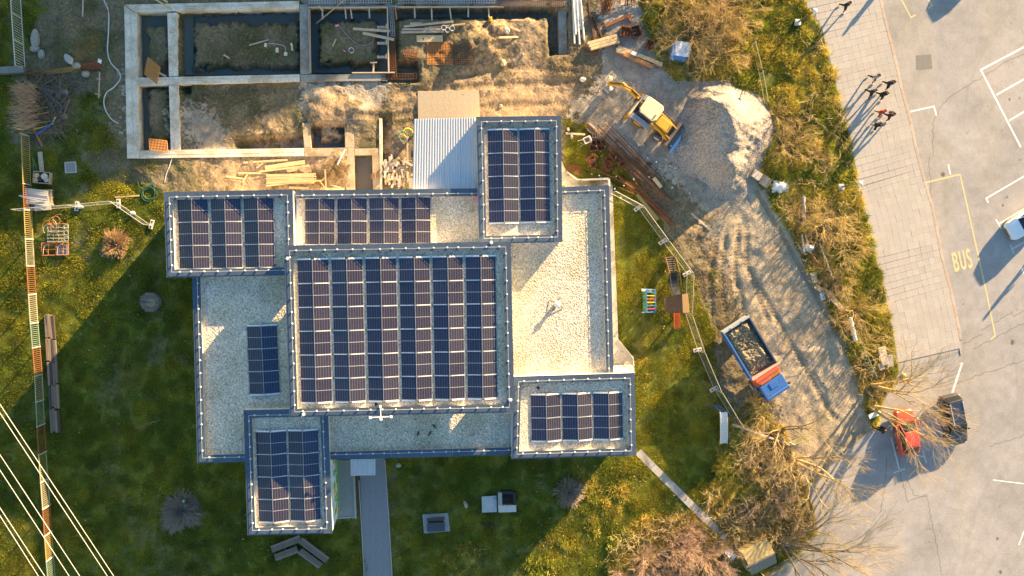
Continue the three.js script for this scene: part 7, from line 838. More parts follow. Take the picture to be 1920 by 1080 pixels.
// gravel heap
{
  const A = [[1262, 275], [1276, 222], [1292, 182], [1322, 162], [1365, 152], [1400, 165], [1430, 185], [1450, 212], [1452, 240], [1440, 275], [1420, 300], [1402, 330], [1385, 380], [1350, 372], [1325, 345], [1288, 328], [1266, 305]].map(([a, b]) => P(a, b)), ridge = [[1318, 196], [1342, 212], [1352, 240], [1354, 275], [1352, 308]].map(([a, b]) => P(a, b));
  const dr = (x, z) => { let d = 1e9, k = 0; for (let i = 0; i < ridge.length - 1; i++) { const a = ridge[i], b = ridge[i + 1], ex = b.x - a.x, ez = b.z - a.z, t = clamp(((x - a.x) * ex + (z - a.z) * ez) / (ex * ex + ez * ez)), q = Math.hypot(x - a.x - ex * t, z - a.z - ez * t); if (q < d) { d = q; k = (i + t) / (ridge.length - 1); } } return [d, k]; };
  const bx = [Math.min(...A.map((p) => p.x)) - 0.6, Math.max(...A.map((p) => p.x)) + 0.6, Math.min(...A.map((p) => p.z)) - 0.6, Math.max(...A.map((p) => p.z)) + 0.6], n = 110, m = 130, pos = [], uv = [], idx = [];
  for (let j = 0; j <= m; j++) for (let i = 0; i <= n; i++) { const x = lerp(bx[0], bx[1], i / n), z = lerp(bx[2], bx[3], j / m), e = -sd(A, x, z), [d, k] = dr(x, z), peak = 3.1 * (0.72 + 0.28 * Math.sin(Math.PI * clamp(k * 1.15))); let h = e > 0 ? peak * Math.pow(smooth(0, 1, e / (e + d + 0.02)), 0.85) : -0.5; if (e > 0) h += Math.min(1, e) * ((fbm(x * 0.6, z * 0.6 + 30, 3) - 0.5) * 0.6 + (fbm(x * 3.5, z * 3.5, 2) - 0.5) * 0.16) + 0.03; const rut = Math.exp(-Math.pow((x - P(1400, 250).x + (z - P(1400, 250).z) * 0.25) / 0.4, 2)) * (z > P(0, 215).z ? 1 : 0); h -= e > 0 ? rut * 0.16 * (0.6 + 0.4 * Math.sin(z * 9)) : 0; pos.push(x, Math.max(h, e > -0.2 ? groundH(x, z) - 0.03 + Math.min(0, e) : -0.5), z); uv.push(x, z); }
  for (let j = 0; j < m; j++) for (let i = 0; i < n; i++) { const a = j * (n + 1) + i, b = a + n + 1; if ([a, a + 1, b, b + 1].every((v) => pos[v * 3 + 1] < -0.4)) continue; idx.push(a, b, a + 1, a + 1, b, b + 1); }
  const g = new THREE.BufferGeometry(); g.setAttribute('position', new THREE.Float32BufferAttribute(pos, 3)); g.setAttribute('uv', new THREE.Float32BufferAttribute(uv, 2)); g.setIndex(idx); g.computeVertexNormals();
  const N = 512, a1 = wrapNoise(N, 128, 1), b1 = wrapNoise(N, 6, 4), c1 = wrapNoise(N, 64, 2), mp = pixelsOf(N, N, (i, j) => { const k = j * N + i, v = 0.27 + 0.26 * (a1[k] - 0.5) + 0.1 * (c1[k] - 0.5) + 0.14 * (b1[k] - 0.5); return [v * 1.02, v * 0.89, v * 0.77]; }), bp = pixelsOf(N, N, (i, j) => a1[j * N + i] * 0.7 + 0.3 * c1[j * N + i], false); mp.repeat.set(1 / 7, 1 / 7); bp.repeat.set(1 / 7, 1 / 7);
  single('gravel_heap', g, new THREE.MeshStandardMaterial({ map: mp, bumpMap: bp, bumpScale: 0.05, roughness: 1 }), 'large heap of fine gravel in front of the backhoe loader', 'gravel heap');
}
// ---------------------------------------------------------------- people
function blobMesh(res, c, half, bones) {             // smooth union of tapered capsules [a, b, ra, rb], meshed
  const mc = new MarchingCubes(res, M.black, false, false, 60000); mc.isolation = 0; mc.field.fill(-1);
  const cell = 2 * half / res, K = 0.03;
  const B = bones.map(([a, b, ra, rb]) => { const d = b.clone().sub(a); return [a, d, Math.max(1e-9, d.lengthSq()), ra, rb, Math.max(ra, rb) + 0.1]; });
  const best = new Float32Array(res * res * res).fill(9);
  for (const [a, d, l2, ra, rb, R] of B) {
    const lo = (k) => Math.max(0, Math.floor(((Math.min(a[k], a[k] + d[k]) - R - c[k]) / half + 1) * res / 2)), hi = (k) => Math.min(res - 1, Math.ceil(((Math.max(a[k], a[k] + d[k]) + R - c[k]) / half + 1) * res / 2));
    for (let z = lo('z'); z <= hi('z'); z++) for (let y = lo('y'); y <= hi('y'); y++) for (let x = lo('x'); x <= hi('x'); x++) {
      const px = c.x + (x - res / 2) * cell - a.x, py = c.y + (y - res / 2) * cell - a.y, pz = c.z + (z - res / 2) * cell - a.z, t = clamp((px * d.x + py * d.y + pz * d.z) / l2);
      const q = Math.hypot(px - d.x * t, py - d.y * t, pz - d.z * t) - lerp(ra, rb, t), i = (z * res + y) * res + x, o = best[i], h = Math.max(K - Math.abs(o - q), 0) / K; best[i] = Math.min(o, q) - h * h * K * 0.25;
    }
  }
  for (let i = 0; i < best.length; i++) mc.field[i] = -best[i];
  mc.update(); const n = mc.count ?? mc.geometry.drawRange.count, p = mc.positionArray.slice(0, n * 3), q = mc.normalArray.slice(0, n * 3);
  for (let i = 0; i < n; i++) { p[i * 3] = p[i * 3] * half + c.x; p[i * 3 + 1] = p[i * 3 + 1] * half + c.y; p[i * 3 + 2] = p[i * 3 + 2] * half + c.z; }
  const g = new THREE.BufferGeometry(); g.setAttribute('position', new THREE.BufferAttribute(p, 3)); g.setAttribute('normal', new THREE.BufferAttribute(q, 3)); return plain(g);
}
// head (face towards +z) and a relaxed hand (fingers down, thumb forward), made once
const headGeo = blobMesh(44, V(0, 0, 0.01), 0.17, [[V(0, 0.035, -0.012), V(0, 0.04, 0.004), 0.085, 0.082], [V(0, -0.035, 0.022), V(0, -0.06, 0.05), 0.062, 0.04], [V(0, 0.01, 0.088), V(0, -0.022, 0.104), 0.009, 0.014], [V(-0.032, 0.012, 0.078), V(-0.032, 0.012, 0.079), 0.013, 0.013], [V(0.032, 0.012, 0.078), V(0.032, 0.012, 0.079), 0.013, 0.013], [V(-0.02, -0.052, 0.085), V(0.02, -0.052, 0.085), 0.009, 0.009], [V(-0.084, 0.005, -0.005), V(-0.086, -0.022, 0), 0.016, 0.012], [V(0.084, 0.005, -0.005), V(0.086, -0.022, 0), 0.016, 0.012]]);
const handGeo = blobMesh(48, V(0, -0.085, 0.01), 0.125, [[V(0, 0, 0), V(0, -0.03, 0), 0.026, 0.028], ...[-0.024, -0.008, 0.009, 0.025].map((z) => [V(0, -0.02, z * 0.5), V(0.002, -0.085, z), 0.014, 0.013]), ...[[-0.027, 0.05], [-0.009, 0.068], [0.009, 0.074], [0.027, 0.066]].flatMap(([z, l]) => [[V(0.002, -0.088, z), V(0.01, -0.088 - l * 0.55, z * 1.08), 0.0092, 0.0085], [V(0.01, -0.088 - l * 0.55, z * 1.08), V(0.028, -0.088 - l, z * 1.05), 0.0085, 0.0072]]), [V(0, -0.03, 0.026), V(0.012, -0.066, 0.052), 0.013, 0.0105], [V(0.012, -0.066, 0.052), V(0.02, -0.096, 0.06), 0.0105, 0.0085]]);
function person(px, py, turn, label, o = {}) {
  const k = (o.height || 1.72) / 1.72, p = J(px, py); p.y = sd(WALKW, p.x, p.z) < 0 ? 0.046 : Math.max(0, p.y);
  const t = thing('person', label, 'person', p, turn), s = o.stride ?? 0.34, v = (x, y, z) => V(x * k, y * k, z * k), a = o.arms ?? 0.22;
  const hip = (d) => v(0.09 * d, 0.92, 0), knee = (d) => v(0.1 * d, 0.5, d * s * 0.62 + 0.04), ank = (d) => v(0.095 * d, 0.085 + (d < 0 ? s * 0.12 : 0), d * s), toe = (d) => v(0.11 * d, 0.04, d * s + 0.16), sh = (d) => v(0.185 * d, 1.41, 0), el = (d) => v(0.235 * d, 1.13, -d * a * 0.5), wr = (d) => v(0.235 * d, 0.89, -d * a + 0.1);
  const torso = [[v(0, 0.95, 0), v(0, 1.15, 0.005), 0.135, 0.125], [v(0, 1.15, 0.005), v(0, 1.34, 0), 0.128, 0.14], [v(-0.13, 1.38, -0.005), v(0.13, 1.38, -0.005), 0.088, 0.088], [v(-0.07, 0.94, -0.01), v(0.07, 0.94, -0.01), 0.115, 0.115]], D = [-1, 1], sc = (l, e) => l.map(([p0, p1, r0, r1]) => [p0, p1, (r0 + e) * k, (r1 + e) * k]);
  const arms = D.flatMap((d) => [[sh(d), el(d), 0.056, 0.044], [el(d), wr(d), 0.043, 0.03]]), legs = D.flatMap((d) => [[hip(d), knee(d), 0.088, 0.06], [knee(d), ank(d), 0.058, 0.04]]), feet = D.flatMap((d) => [[ank(d), toe(d), 0.042, 0.034]]), C = v(0, 0.88, 0), R = 0.94 * k;
  const bodyBones = sc([...torso, ...arms, ...legs, ...feet, [v(0, 1.38, -0.01), v(0, 1.54, 0.005), 0.062, 0.055]], 0);
  const hg = headGeo.clone().rotateX(o.nod ?? 0.1).scale(k, k, k).translate(0, 1.62 * k, 0.02 * k), hands = D.map((d) => { const g = handGeo.clone(); if (d > 0) g.scale(-1, 1, 1); return g.scale(k, k, k).rotateX(-0.2).translate(wr(d).x, wr(d).y, wr(d).z); });
  part(t, 'body', [blobMesh(72, C, R, bodyBones), hg, ...hands], mat(0.5, 0.3, 0.21, 0.6));
  part(t, o.jacketName || 'jacket', blobMesh(72, C, R, sc([...torso, ...arms], o.bulk ?? 0.022).concat(o.long ? sc([[v(0, 0.95, 0), v(0, 0.72, 0), 0.16, 0.19]], 0.02) : [])), o.jacket);
  part(t, 'trousers', blobMesh(72, C, R, sc([torso[3], ...legs], 0.014)), o.trousers); part(t, 'shoes', blobMesh(64, C, R, sc(feet, 0.014)), o.shoes || M.black);
  const hr = o.hair || mat(0.03, 0.018, 0.012, 0.7), hb = [[V(0, 1.675, -0.02), V(0, 1.68, 0.01), 0.098, 0.09], [V(0, 1.62, -0.06), V(0, 1.58, -0.065), 0.07, 0.055]]; if (o.longHair) hb.push([V(-0.05, 1.6, -0.05), V(-0.07, 1.42, -0.07), 0.06, 0.045], [V(0.05, 1.6, -0.05), V(0.07, 1.42, -0.07), 0.06, 0.045], [V(0, 1.6, -0.07), V(0, 1.4, -0.1), 0.07, 0.06]); part(t, 'hair', blobMesh(40, V(0, 1.58 * k, -0.03 * k), 0.26 * k, hb.map(([p0, p1, r0, r1]) => [p0.multiplyScalar(k), p1.multiplyScalar(k), r0 * k, r1 * k])), hr);
  if (o.bag) part(t, 'rucksack', rbox(0.3, 0.42, 0.17, 0.06, 0, 1.2 * k, -0.24, 0, 0.06), o.bag); return t;
}
{
  const C = (r, g, b) => worn(r, g, b, 0.9), blk = C(0.018, 0.018, 0.02), navy = C(0.02, 0.025, 0.04), jean = C(0.05, 0.07, 0.12), pale = C(0.42, 0.43, 0.45), wh = mat(0.7, 0.7, 0.7, 0.6), brown = mat(0.09, 0.045, 0.02, 0.7), blond = mat(0.32, 0.2, 0.08, 0.7);
  person(1576, 16, 0.3, 'person in black striding alone near the upper pavement curve', { jacket: blk, trousers: blk, shoes: wh, stride: 0.36, hair: mat(0.02, 0.015, 0.01, 0.7) });
  person(1630, 149, 0.35, 'person in pale top and black trousers with white shoes, ahead of the group', { jacket: C(0.4, 0.42, 0.45), trousers: blk, shoes: wh, stride: 0.36, longHair: true, hair: brown });
  person(1624, 176, 0.2, 'person in dark purple jacket with wide stride, at the outer side of the group', { jacket: C(0.035, 0.025, 0.05), trousers: blk, stride: 0.38, hair: brown, height: 1.66 });
  person(1645, 181, 0.3, 'person with tan hair in a bulky black coat in the middle of the group', { jacket: blk, trousers: blk, shoes: wh, bulk: 0.05, long: true, longHair: true, hair: blond });
  person(1656, 161, 0.15, 'person in dark navy coat with brown hair nearest the kerb in the group', { jacket: navy, trousers: blk, shoes: wh, bulk: 0.045, hair: brown, height: 1.8 });
  person(1641, 214, 0.1, 'person in bright red jacket with black trousers and grey shoes', { jacket: C(0.6, 0.03, 0.02), trousers: C(0.2, 0.2, 0.22), shoes: wh, stride: 0.28, hair: brown, height: 1.66 });
  person(1657, 220, 0.2, 'person in dark wine red top with grey rucksack beside the red jacket', { jacket: C(0.08, 0.015, 0.02), trousers: blk, shoes: wh, bag: C(0.1, 0.1, 0.12), hair: mat(0.03, 0.015, 0.012, 0.7), height: 1.75 });
  person(1633, 238, 0.25, 'person in puffy black jacket and pale trousers behind the red jacket', { jacket: blk, trousers: pale, shoes: wh, bulk: 0.06, stride: 0.25, hair: brown });
  person(1641, 801, 1.2, 'person in black standing in shade beside the red hatchback', { jacket: blk, trousers: blk, stride: 0.16, hair: mat(0.14, 0.06, 0.025, 0.7) });
  person(1944, 470, 0.6, 'person just beyond the frame beside the white car', { jacket: navy, trousers: jean, stride: 0.12 });
  person(1684, -64, 0.3, 'person just beyond the top edge walking near the kerb', { jacket: navy, trousers: jean, bulk: 0.05 });
}
// ---------------------------------------------------------------- bare trees and shrubs
class Twigs {
  constructor() { this.p = []; this.n = []; }
  seg(a, b, r0, r1, sides) {
    const d = b.clone().sub(a).normalize(), u = (Math.abs(d.y) < 0.9 ? V(0, 1, 0) : V(1, 0, 0)).cross(d).normalize(), w = d.clone().cross(u), P2 = this.p, N = this.n;
    for (let i = 0; i < sides; i++) { const e0 = i / sides * 6.2832, e1 = (i + 1) / sides * 6.2832, c0 = Math.cos(e0), s0 = Math.sin(e0), c1 = Math.cos(e1), s1 = Math.sin(e1); const n0 = [u.x * c0 + w.x * s0, u.y * c0 + w.y * s0, u.z * c0 + w.z * s0], n1 = [u.x * c1 + w.x * s1, u.y * c1 + w.y * s1, u.z * c1 + w.z * s1]; const A = (q, r, n) => { P2.push(q.x + n[0] * r, q.y + n[1] * r, q.z + n[2] * r); N.push(n[0], n[1], n[2]); }; A(a, r0, n0); A(b, r1, n1); A(b, r1, n0); A(a, r0, n0); A(a, r0, n1); A(b, r1, n1); }
  }
  geo() { const g = new THREE.BufferGeometry(); g.setAttribute('position', new THREE.Float32BufferAttribute(this.p, 3)); g.setAttribute('normal', new THREE.Float32BufferAttribute(this.n, 3)); return g; }
}
const barkGold = worn(0.6, 0.43, 0.17, 0.95), barkBrown = worn(0.3, 0.215, 0.11, 0.95), barkPink = worn(0.56, 0.39, 0.29, 0.95), barkGrey = worn(0.38, 0.31, 0.25, 0.95), barkAsh = worn(0.42, 0.32, 0.17, 0.95), barkTan = worn(0.42, 0.24, 0.1, 0.95), barkDark = worn(0.13, 0.095, 0.06, 0.95);
const jitter = (d, k) => V(d.x + rr(-k, k), d.y + rr(-k, k), d.z + rr(-k, k)).normalize();
function grow(tr, cr, p, d, len, r, lvl, o) {         // one branch: bent segments, side twigs, then a fork
  const seg = lvl > 2 ? 3 : 2; let q = p.clone(), dir = d.clone();
  for (let i = 0; i < seg; i++) { const r1 = Math.max(0.008, r * (1 - 0.3 * (i + 1) / seg)), nx = q.clone().addScaledVector(dir, len / seg); (r > 0.028 ? tr : cr).seg(q, nx, r * (1 - 0.3 * i / seg), r1, r > 0.04 ? 6 : r > 0.018 ? 4 : 3); q = nx; dir = jitter(dir, o.bend); dir.y += o.up * (lvl < 3 ? 1 : 0.4); dir.normalize(); if (lvl > 0 && i < seg - 1 && rnd() < o.side) grow(tr, cr, q, jitter(dir, 0.75), len * 0.62, r * 0.5, lvl - (lvl > 2 ? 2 : 1), o); }
  if (lvl <= 0) return;
  const n = rnd() < o.tri ? 3 : 2; for (let i = 0; i < n; i++) grow(tr, cr, q, jitter(dir, o.fork), len * rr(0.66, 0.86), r * 0.7 * (i ? rr(0.62, 0.9) : 0.95) * rr(0.85, 1.05), lvl - 1, o);
}
function tree(px, py, label, { stems = 3, len = 1.6, r = 0.11, lvl = 6, lean = 0.35, up = 0.05, bend = 0.16, fork = 0.42, side = 0.7, tri = 0.3, minR = 0, bark = barkGold, trunkBark = barkBrown, dirs, name = 'bare_tree', cat = 'tree' } = {}) {
  const p = J(px, py, -0.05), t = thing(name, label, cat, p), tr = new Twigs(), cr = new Twigs(), o = { up, bend, fork, side, tri };
  for (let i = 0; i < stems; i++) { const e = i / stems * 6.283 + rr(-0.5, 0.5), d = dirs ? V(...dirs[i % dirs.length]).normalize() : V(Math.cos(e) * lean, 1, Math.sin(e) * lean).normalize(); grow(tr, cr, V(Math.cos(e) * 0.08, 0, Math.sin(e) * 0.08), d, len * rr(0.85, 1.15), r * rr(0.8, 1.1), lvl, o); }
  if (tr.p.length) part(t, 'trunk', tr.geo(), trunkBark); part(t, 'crown', cr.geo(), bark); return t;
}
// dense round shrub of stems fanning from one root
function shrub(px, py, R, label, bark, n = 520, h = 0.8, name = 'round_shrub') {
  const p = J(px, py, 0), t = thing(name, label, 'shrub', p), c = new Twigs();
  for (let i = 0; i < n; i++) { const e = rnd() * 6.283, y = rr(0.06, 1), s = Math.sqrt(1 - y * y * 0.9), L = R * rr(0.7, 1.06) * (0.72 + 0.5 * noise(Math.cos(e) * 2.2 + px, Math.sin(e) * 2.2 + py)), d = V(Math.cos(e) * s, y * h, Math.sin(e) * s); let q = V(Math.cos(e) * 0.12 * rnd(), 0.02, Math.sin(e) * 0.12 * rnd()), dir = jitter(d, 0.14); const lenK = L * d.length(); for (let k = 0; k < 3; k++) { const nx = q.clone().addScaledVector(dir, lenK / 3); c.seg(q, nx, 0.02 - k * 0.004, 0.016 - k * 0.004, 3); if (k) for (let m = 0; m < 2; m++) { const td = jitter(dir, 0.5); c.seg(q, q.clone().addScaledVector(td, lenK * rr(0.15, 0.4)), 0.011, 0.005, 3); } q = nx; dir = jitter(dir, 0.18); } }
  part(t, 'branches', c.geo(), bark); return t;
}
{
  // big bush at the top, several stems
  tree(1300, 62, 'large tangled bush left half of the thicket beside the blue crate stack', { stems: 6, len: 1.15, r: 0.07, lvl: 5, lean: 0.75, up: 0.02, bend: 0.22, fork: 0.55, tri: 0.5 });
  tree(1352, 28, 'large tangled bush in the thicket nearest the top edge', { stems: 6, len: 1.25, r: 0.08, lvl: 5, lean: 0.7, up: 0.03, bend: 0.2, fork: 0.5, tri: 0.5 });
  tree(1255, 10, 'tangled bush at the thicket corner beside the gravel yard', { stems: 5, len: 1.0, r: 0.06, lvl: 5, lean: 0.8, up: 0.02, bend: 0.22, fork: 0.55, tri: 0.4 });
  tree(1348, 105, 'tangled bush of the thicket bordering the gravel heap', { stems: 5, len: 0.95, r: 0.06, lvl: 5, lean: 0.8, up: 0.01, bend: 0.24, fork: 0.6, tri: 0.45, bark: barkGold });
  // verge
  const G = (x, y, l, o) => tree(x, y, l, { stems: 4, len: 0.72, r: 0.042, lvl: 5, lean: 0.8, up: 0.02, bend: 0.24, fork: 0.52, tri: 0.35, side: 0.6, ...o });
  G(1476, 275, 'bare golden shrub on the verge above the white plastic sheet', { stems: 6, len: 0.8 }); G(1452, 215, 'bare golden shrub between gravel heap and verge grass', { len: 0.5, lvl: 4 }); G(1520, 300, 'bare golden shrub on the verge left of the middle street lamp', { len: 0.6, lvl: 4 });
  G(1545, 420, 'bare golden tree on the verge below the middle street lamp', { stems: 6, len: 1.0, r: 0.045, lvl: 4 }); G(1500, 405, 'bare golden shrub beside the torn foil strip', { len: 0.75 }); G(1585, 470, 'bare golden tree on the verge beside the lettered bus bay', { stems: 6, len: 1.0, r: 0.04, lvl: 4 }); G(1570, 525, 'bare golden shrub beside the long weathered board', { len: 0.7 });
  G(1600, 580, 'bare golden tree on the verge beside the long pale panel', { stems: 6, len: 1.0, r: 0.045, lvl: 4 }); G(1570, 600, 'low golden shrub beside the white plastic tube', { len: 0.6, lvl: 4 }); G(1620, 645, 'low golden shrub around the broken concrete slabs', { len: 0.7, lvl: 4 });
  tree(1632, 722, 'bare tree whose limbs reach over the lower pavement end', { stems: 4, len: 2.1, r: 0.105, lvl: 6, up: 0.02, bark: barkAsh, fork: 0.42, bend: 0.18, tri: 0.06, side: 0.45, dirs: [[0.6, 0.7, -0.25], [0.75, 0.7, 0.05], [0.2, 0.9, -0.1], [0.5, 0.8, 0.35]], trunkBark: barkGold });
  tree(1630, 762, 'bare tree spreading over the red hatchback', { stems: 4, len: 2.1, r: 0.105, lvl: 6, up: 0.01, bark: barkAsh, fork: 0.42, bend: 0.18, tri: 0.06, side: 0.45, dirs: [[0.62, 0.7, 0.2], [0.45, 0.75, 0.45], [0.1, 0.9, 0.2], [0.7, 0.6, 0.05]], trunkBark: barkGold });
  tree(1462, 806, 'bare tree spreading above the lane end beside the white slide', { stems: 5, len: 1.5, r: 0.09, lvl: 6, bark: barkAsh, up: 0.01, lean: 0.8, fork: 0.42, bend: 0.18, side: 0.45, tri: 0.06 });
  tree(1425, 775, 'bare tree in front of the blue truck cab', { stems: 4, len: 1.05, r: 0.07, lvl: 5, up: 0.02, lean: 0.8, fork: 0.45, bend: 0.2, tri: 0.35, dirs: [[-0.5, 0.8, -0.3], [-0.2, 0.8, -0.5], [0.3, 0.8, -0.3], [-0.3, 0.9, 0.3]] });
  tree(1492, 862, 'bare tree whose twigs cross the car shadow', { stems: 5, len: 1.9, r: 0.1, lvl: 6, up: 0.0, bark: barkAsh, fork: 0.42, bend: 0.18, side: 0.45, tri: 0.06, dirs: [[0.7, 0.6, 0.1], [0.5, 0.7, 0.4], [0.15, 0.8, 0.5], [-0.4, 0.8, 0], [0.5, 0.7, -0.3]], trunkBark: barkGold });
  tree(1462, 1020, 'bare tree by the yellow slat fence with long limbs over the car park', { stems: 6, len: 2.5, r: 0.125, lvl: 6, up: 0.0, bark: barkAsh, fork: 0.38, bend: 0.16, tri: 0.06, side: 0.45, dirs: [[0.9, 0.55, 0.05], [0.8, 0.6, -0.35], [0.7, 0.6, 0.5], [0.95, 0.5, 0.2], [0.5, 0.8, -0.6], [0.3, 0.9, 0.6]], trunkBark: barkBrown });
  G(1460, 935, 'bare dark shrub in the leaf litter beside the car park edge', { stems: 6, len: 0.5, lvl: 4, bark: barkPink }); G(1500, 985, 'bare shrub in the litter corner of the car park', { len: 0.45, lvl: 4 }); G(1425, 880, 'bare shrub below the white slide', { stems: 6, len: 0.5, lvl: 4 }); G(1400, 960, 'bare shrub beside the slab path', { stems: 5, len: 0.45, lvl: 4, bark: barkPink });
  const Pk = (x, y, l, o = {}) => tree(x, y, l, { stems: 9, len: 0.95, r: 0.045, lvl: 5, lean: 0.5, up: 0.06, bend: 0.16, fork: 0.4, tri: 0.4, side: 0.7, bark: barkPink, trunkBark: barkTan, name: 'pinkish_bush', cat: 'bush', ...o });
  Pk(1262, 1030, 'dense pinkish twig bush in the middle of the lower edge'); Pk(1205, 1050, 'dense pinkish twig bush nearest the shaded lawn at the lower edge', { len: 0.85 }); Pk(1325, 1040, 'dense pinkish twig bush beside the white basin'); Pk(1290, 1000, 'pinkish twig bush beside the middle of the slab path', { len: 0.65 }); Pk(1155, 1075, 'small pinkish twig bush at the lower edge', { len: 0.7, stems: 6 }); Pk(1255, 1085, 'pinkish twig bush cut by the lower edge', { len: 0.8 });
  shrub(340, 957, 1.8, 'round dense grey shrub on the shaded lawn', worn(0.44, 0.37, 0.3, 0.95), 620, 0.75); shrub(217, 460, 1.25, 'round orange shrub beside the mobile fence', worn(0.55, 0.36, 0.17, 0.95), 560, 0.7); shrub(1066, 920, 1.35, 'loose brown shrub at the edge of the building shadow', worn(0.5, 0.4, 0.31, 0.95), 300, 0.9);
  tree(296, 788, 'thin fallen branch with bright twigs on the shaded lawn', { stems: 2, len: 0.55, r: 0.03, lvl: 3, up: 0.02, fork: 0.4, dirs: [[-0.8, 0.5, 0.25], [-0.8, 0.45, 0.4]], bark: barkTan, name: 'fallen_branch', cat: 'branch' });
  // brushwood felled by the fence: stems combed to one side, sunlight on the tips put into a paler colour
  const bw = thing('brushwood_pile', 'pile of felled brushwood spilling over the slat fence corner', 'brushwood'), c = new Twigs(), c2 = new Twigs(); for (let i = 0; i < 900; i++) { const left = i < 430, a = left ? J(rr(56, 86), rr(165, 246), rr(0.4, 1.9)) : J(rr(55, 128), rr(146, 252), rr(0.1, 0.8)); let d = left ? V(-1, rr(-0.1, 0.35), rr(-0.9, 0.7)) : jitter(V(rr(-1, 1), 0.05, rr(-1, 1)), 0.2); d.normalize(); let q = a; for (let k = 0; k < 3; k++) { const nx = q.clone().addScaledVector(d, left ? rr(0.2, 0.46) : rr(0.3, 0.66)); (left ? c : c2).seg(q, nx, 0.02 - k * 0.004, 0.016 - k * 0.005, 3); q = nx; d = jitter(d, 0.4); } } part(bw, 'sun_painted_twigs', c.geo(), worn(0.62, 0.4, 0.24, 0.95)); part(bw, 'twigs', c2.geo(), worn(0.26, 0.21, 0.16, 0.95)); for (let i = 0; i < 7; i++) part(bw, 'branch', rod(J(rr(85, 150), rr(140, 170), 0.15), J(rr(130, 182), rr(140, 172), 0.2), 0.03, 0.02), M.woodOld);
  // broken sticks along the verge and litter
  const vs = thing('brushwood_pile', 'long pile of broken grey brushwood along the lane edge of the verge', 'brushwood'), c3 = new Twigs(); for (let i = 0; i < 500; i++) { const u = rnd(), a = J(lerp(1475, 1560, u) + rr(-14, 22), lerp(360, 560, u) + rr(-14, 14), rr(0.05, 0.4)); let d = jitter(V(0.25, 0.05, 0.6), 0.7), q = a; for (let k = 0; k < 2; k++) { const nx = q.clone().addScaledVector(d, rr(0.2, 0.5)); c3.seg(q, nx, 0.016, 0.01, 3); q = nx; d = jitter(d, 0.3); } } part(vs, 'twigs', c3.geo(), worn(0.2, 0.14, 0.09, 0.95));
}
// beyond the upper edge: the long house and trees whose shadow lies over the foundations
{
  const t = thing('long_house', 'long white house with tiled roof beyond the upper edge', 'house'), e0 = P(1501, -618, 0), e1 = P(520, -205, 0), d = e1.clone().sub(e0), L = d.length(), dir = d.clone().normalize(), n = V(dir.z, 0, -dir.x); if (n.z > 0) n.multiplyScalar(-1);
  const W = 16, H = 8, q = (u, v, y) => e0.clone().addScaledVector(dir, u).addScaledVector(n, v).setY(y), slab = (a, b, c2, d2, th) => { const A = [a, b, c2, d2], Bm = A.map((p) => p.clone().add(V(0, -th, 0))), tri = [], Q = (p, q2, r, s) => tri.push(p, q2, r, p, r, s); Q(A[0], A[1], A[2], A[3]); Q(Bm[3], Bm[2], Bm[1], Bm[0]); for (let k = 0; k < 4; k++) Q(A[k], Bm[k], Bm[(k + 1) % 4], A[(k + 1) % 4]); const g = new THREE.BufferGeometry().setFromPoints(tri); g.computeVertexNormals(); return g; };
  part(t, 'wall', prism([q(0.4, 0.4, 0), q(L - 0.4, 0.4, 0), q(L - 0.4, W - 0.4, 0), q(0.4, W - 0.4, 0)], 0, H - 0.05), wallWhite); const red = worn(0.28, 0.1, 0.06, 0.9); part(t, 'roof', [slab(q(0, 0, H), q(L, 0, H), q(L, W / 2, H + 1.3), q(0, W / 2, H + 1.3), 0.2), slab(q(0, W, H), q(L, W, H), q(L, W / 2, H + 1.3), q(0, W / 2, H + 1.3), 0.2)], red);
  for (let i = 0; i < 9; i++) part(t, 'window', bar(q(3 + i * 5.5, 0.36, 3.6), q(4.4 + i * 5.5, 0.36, 3.6), 0.06, 1.3), M.glass);
}
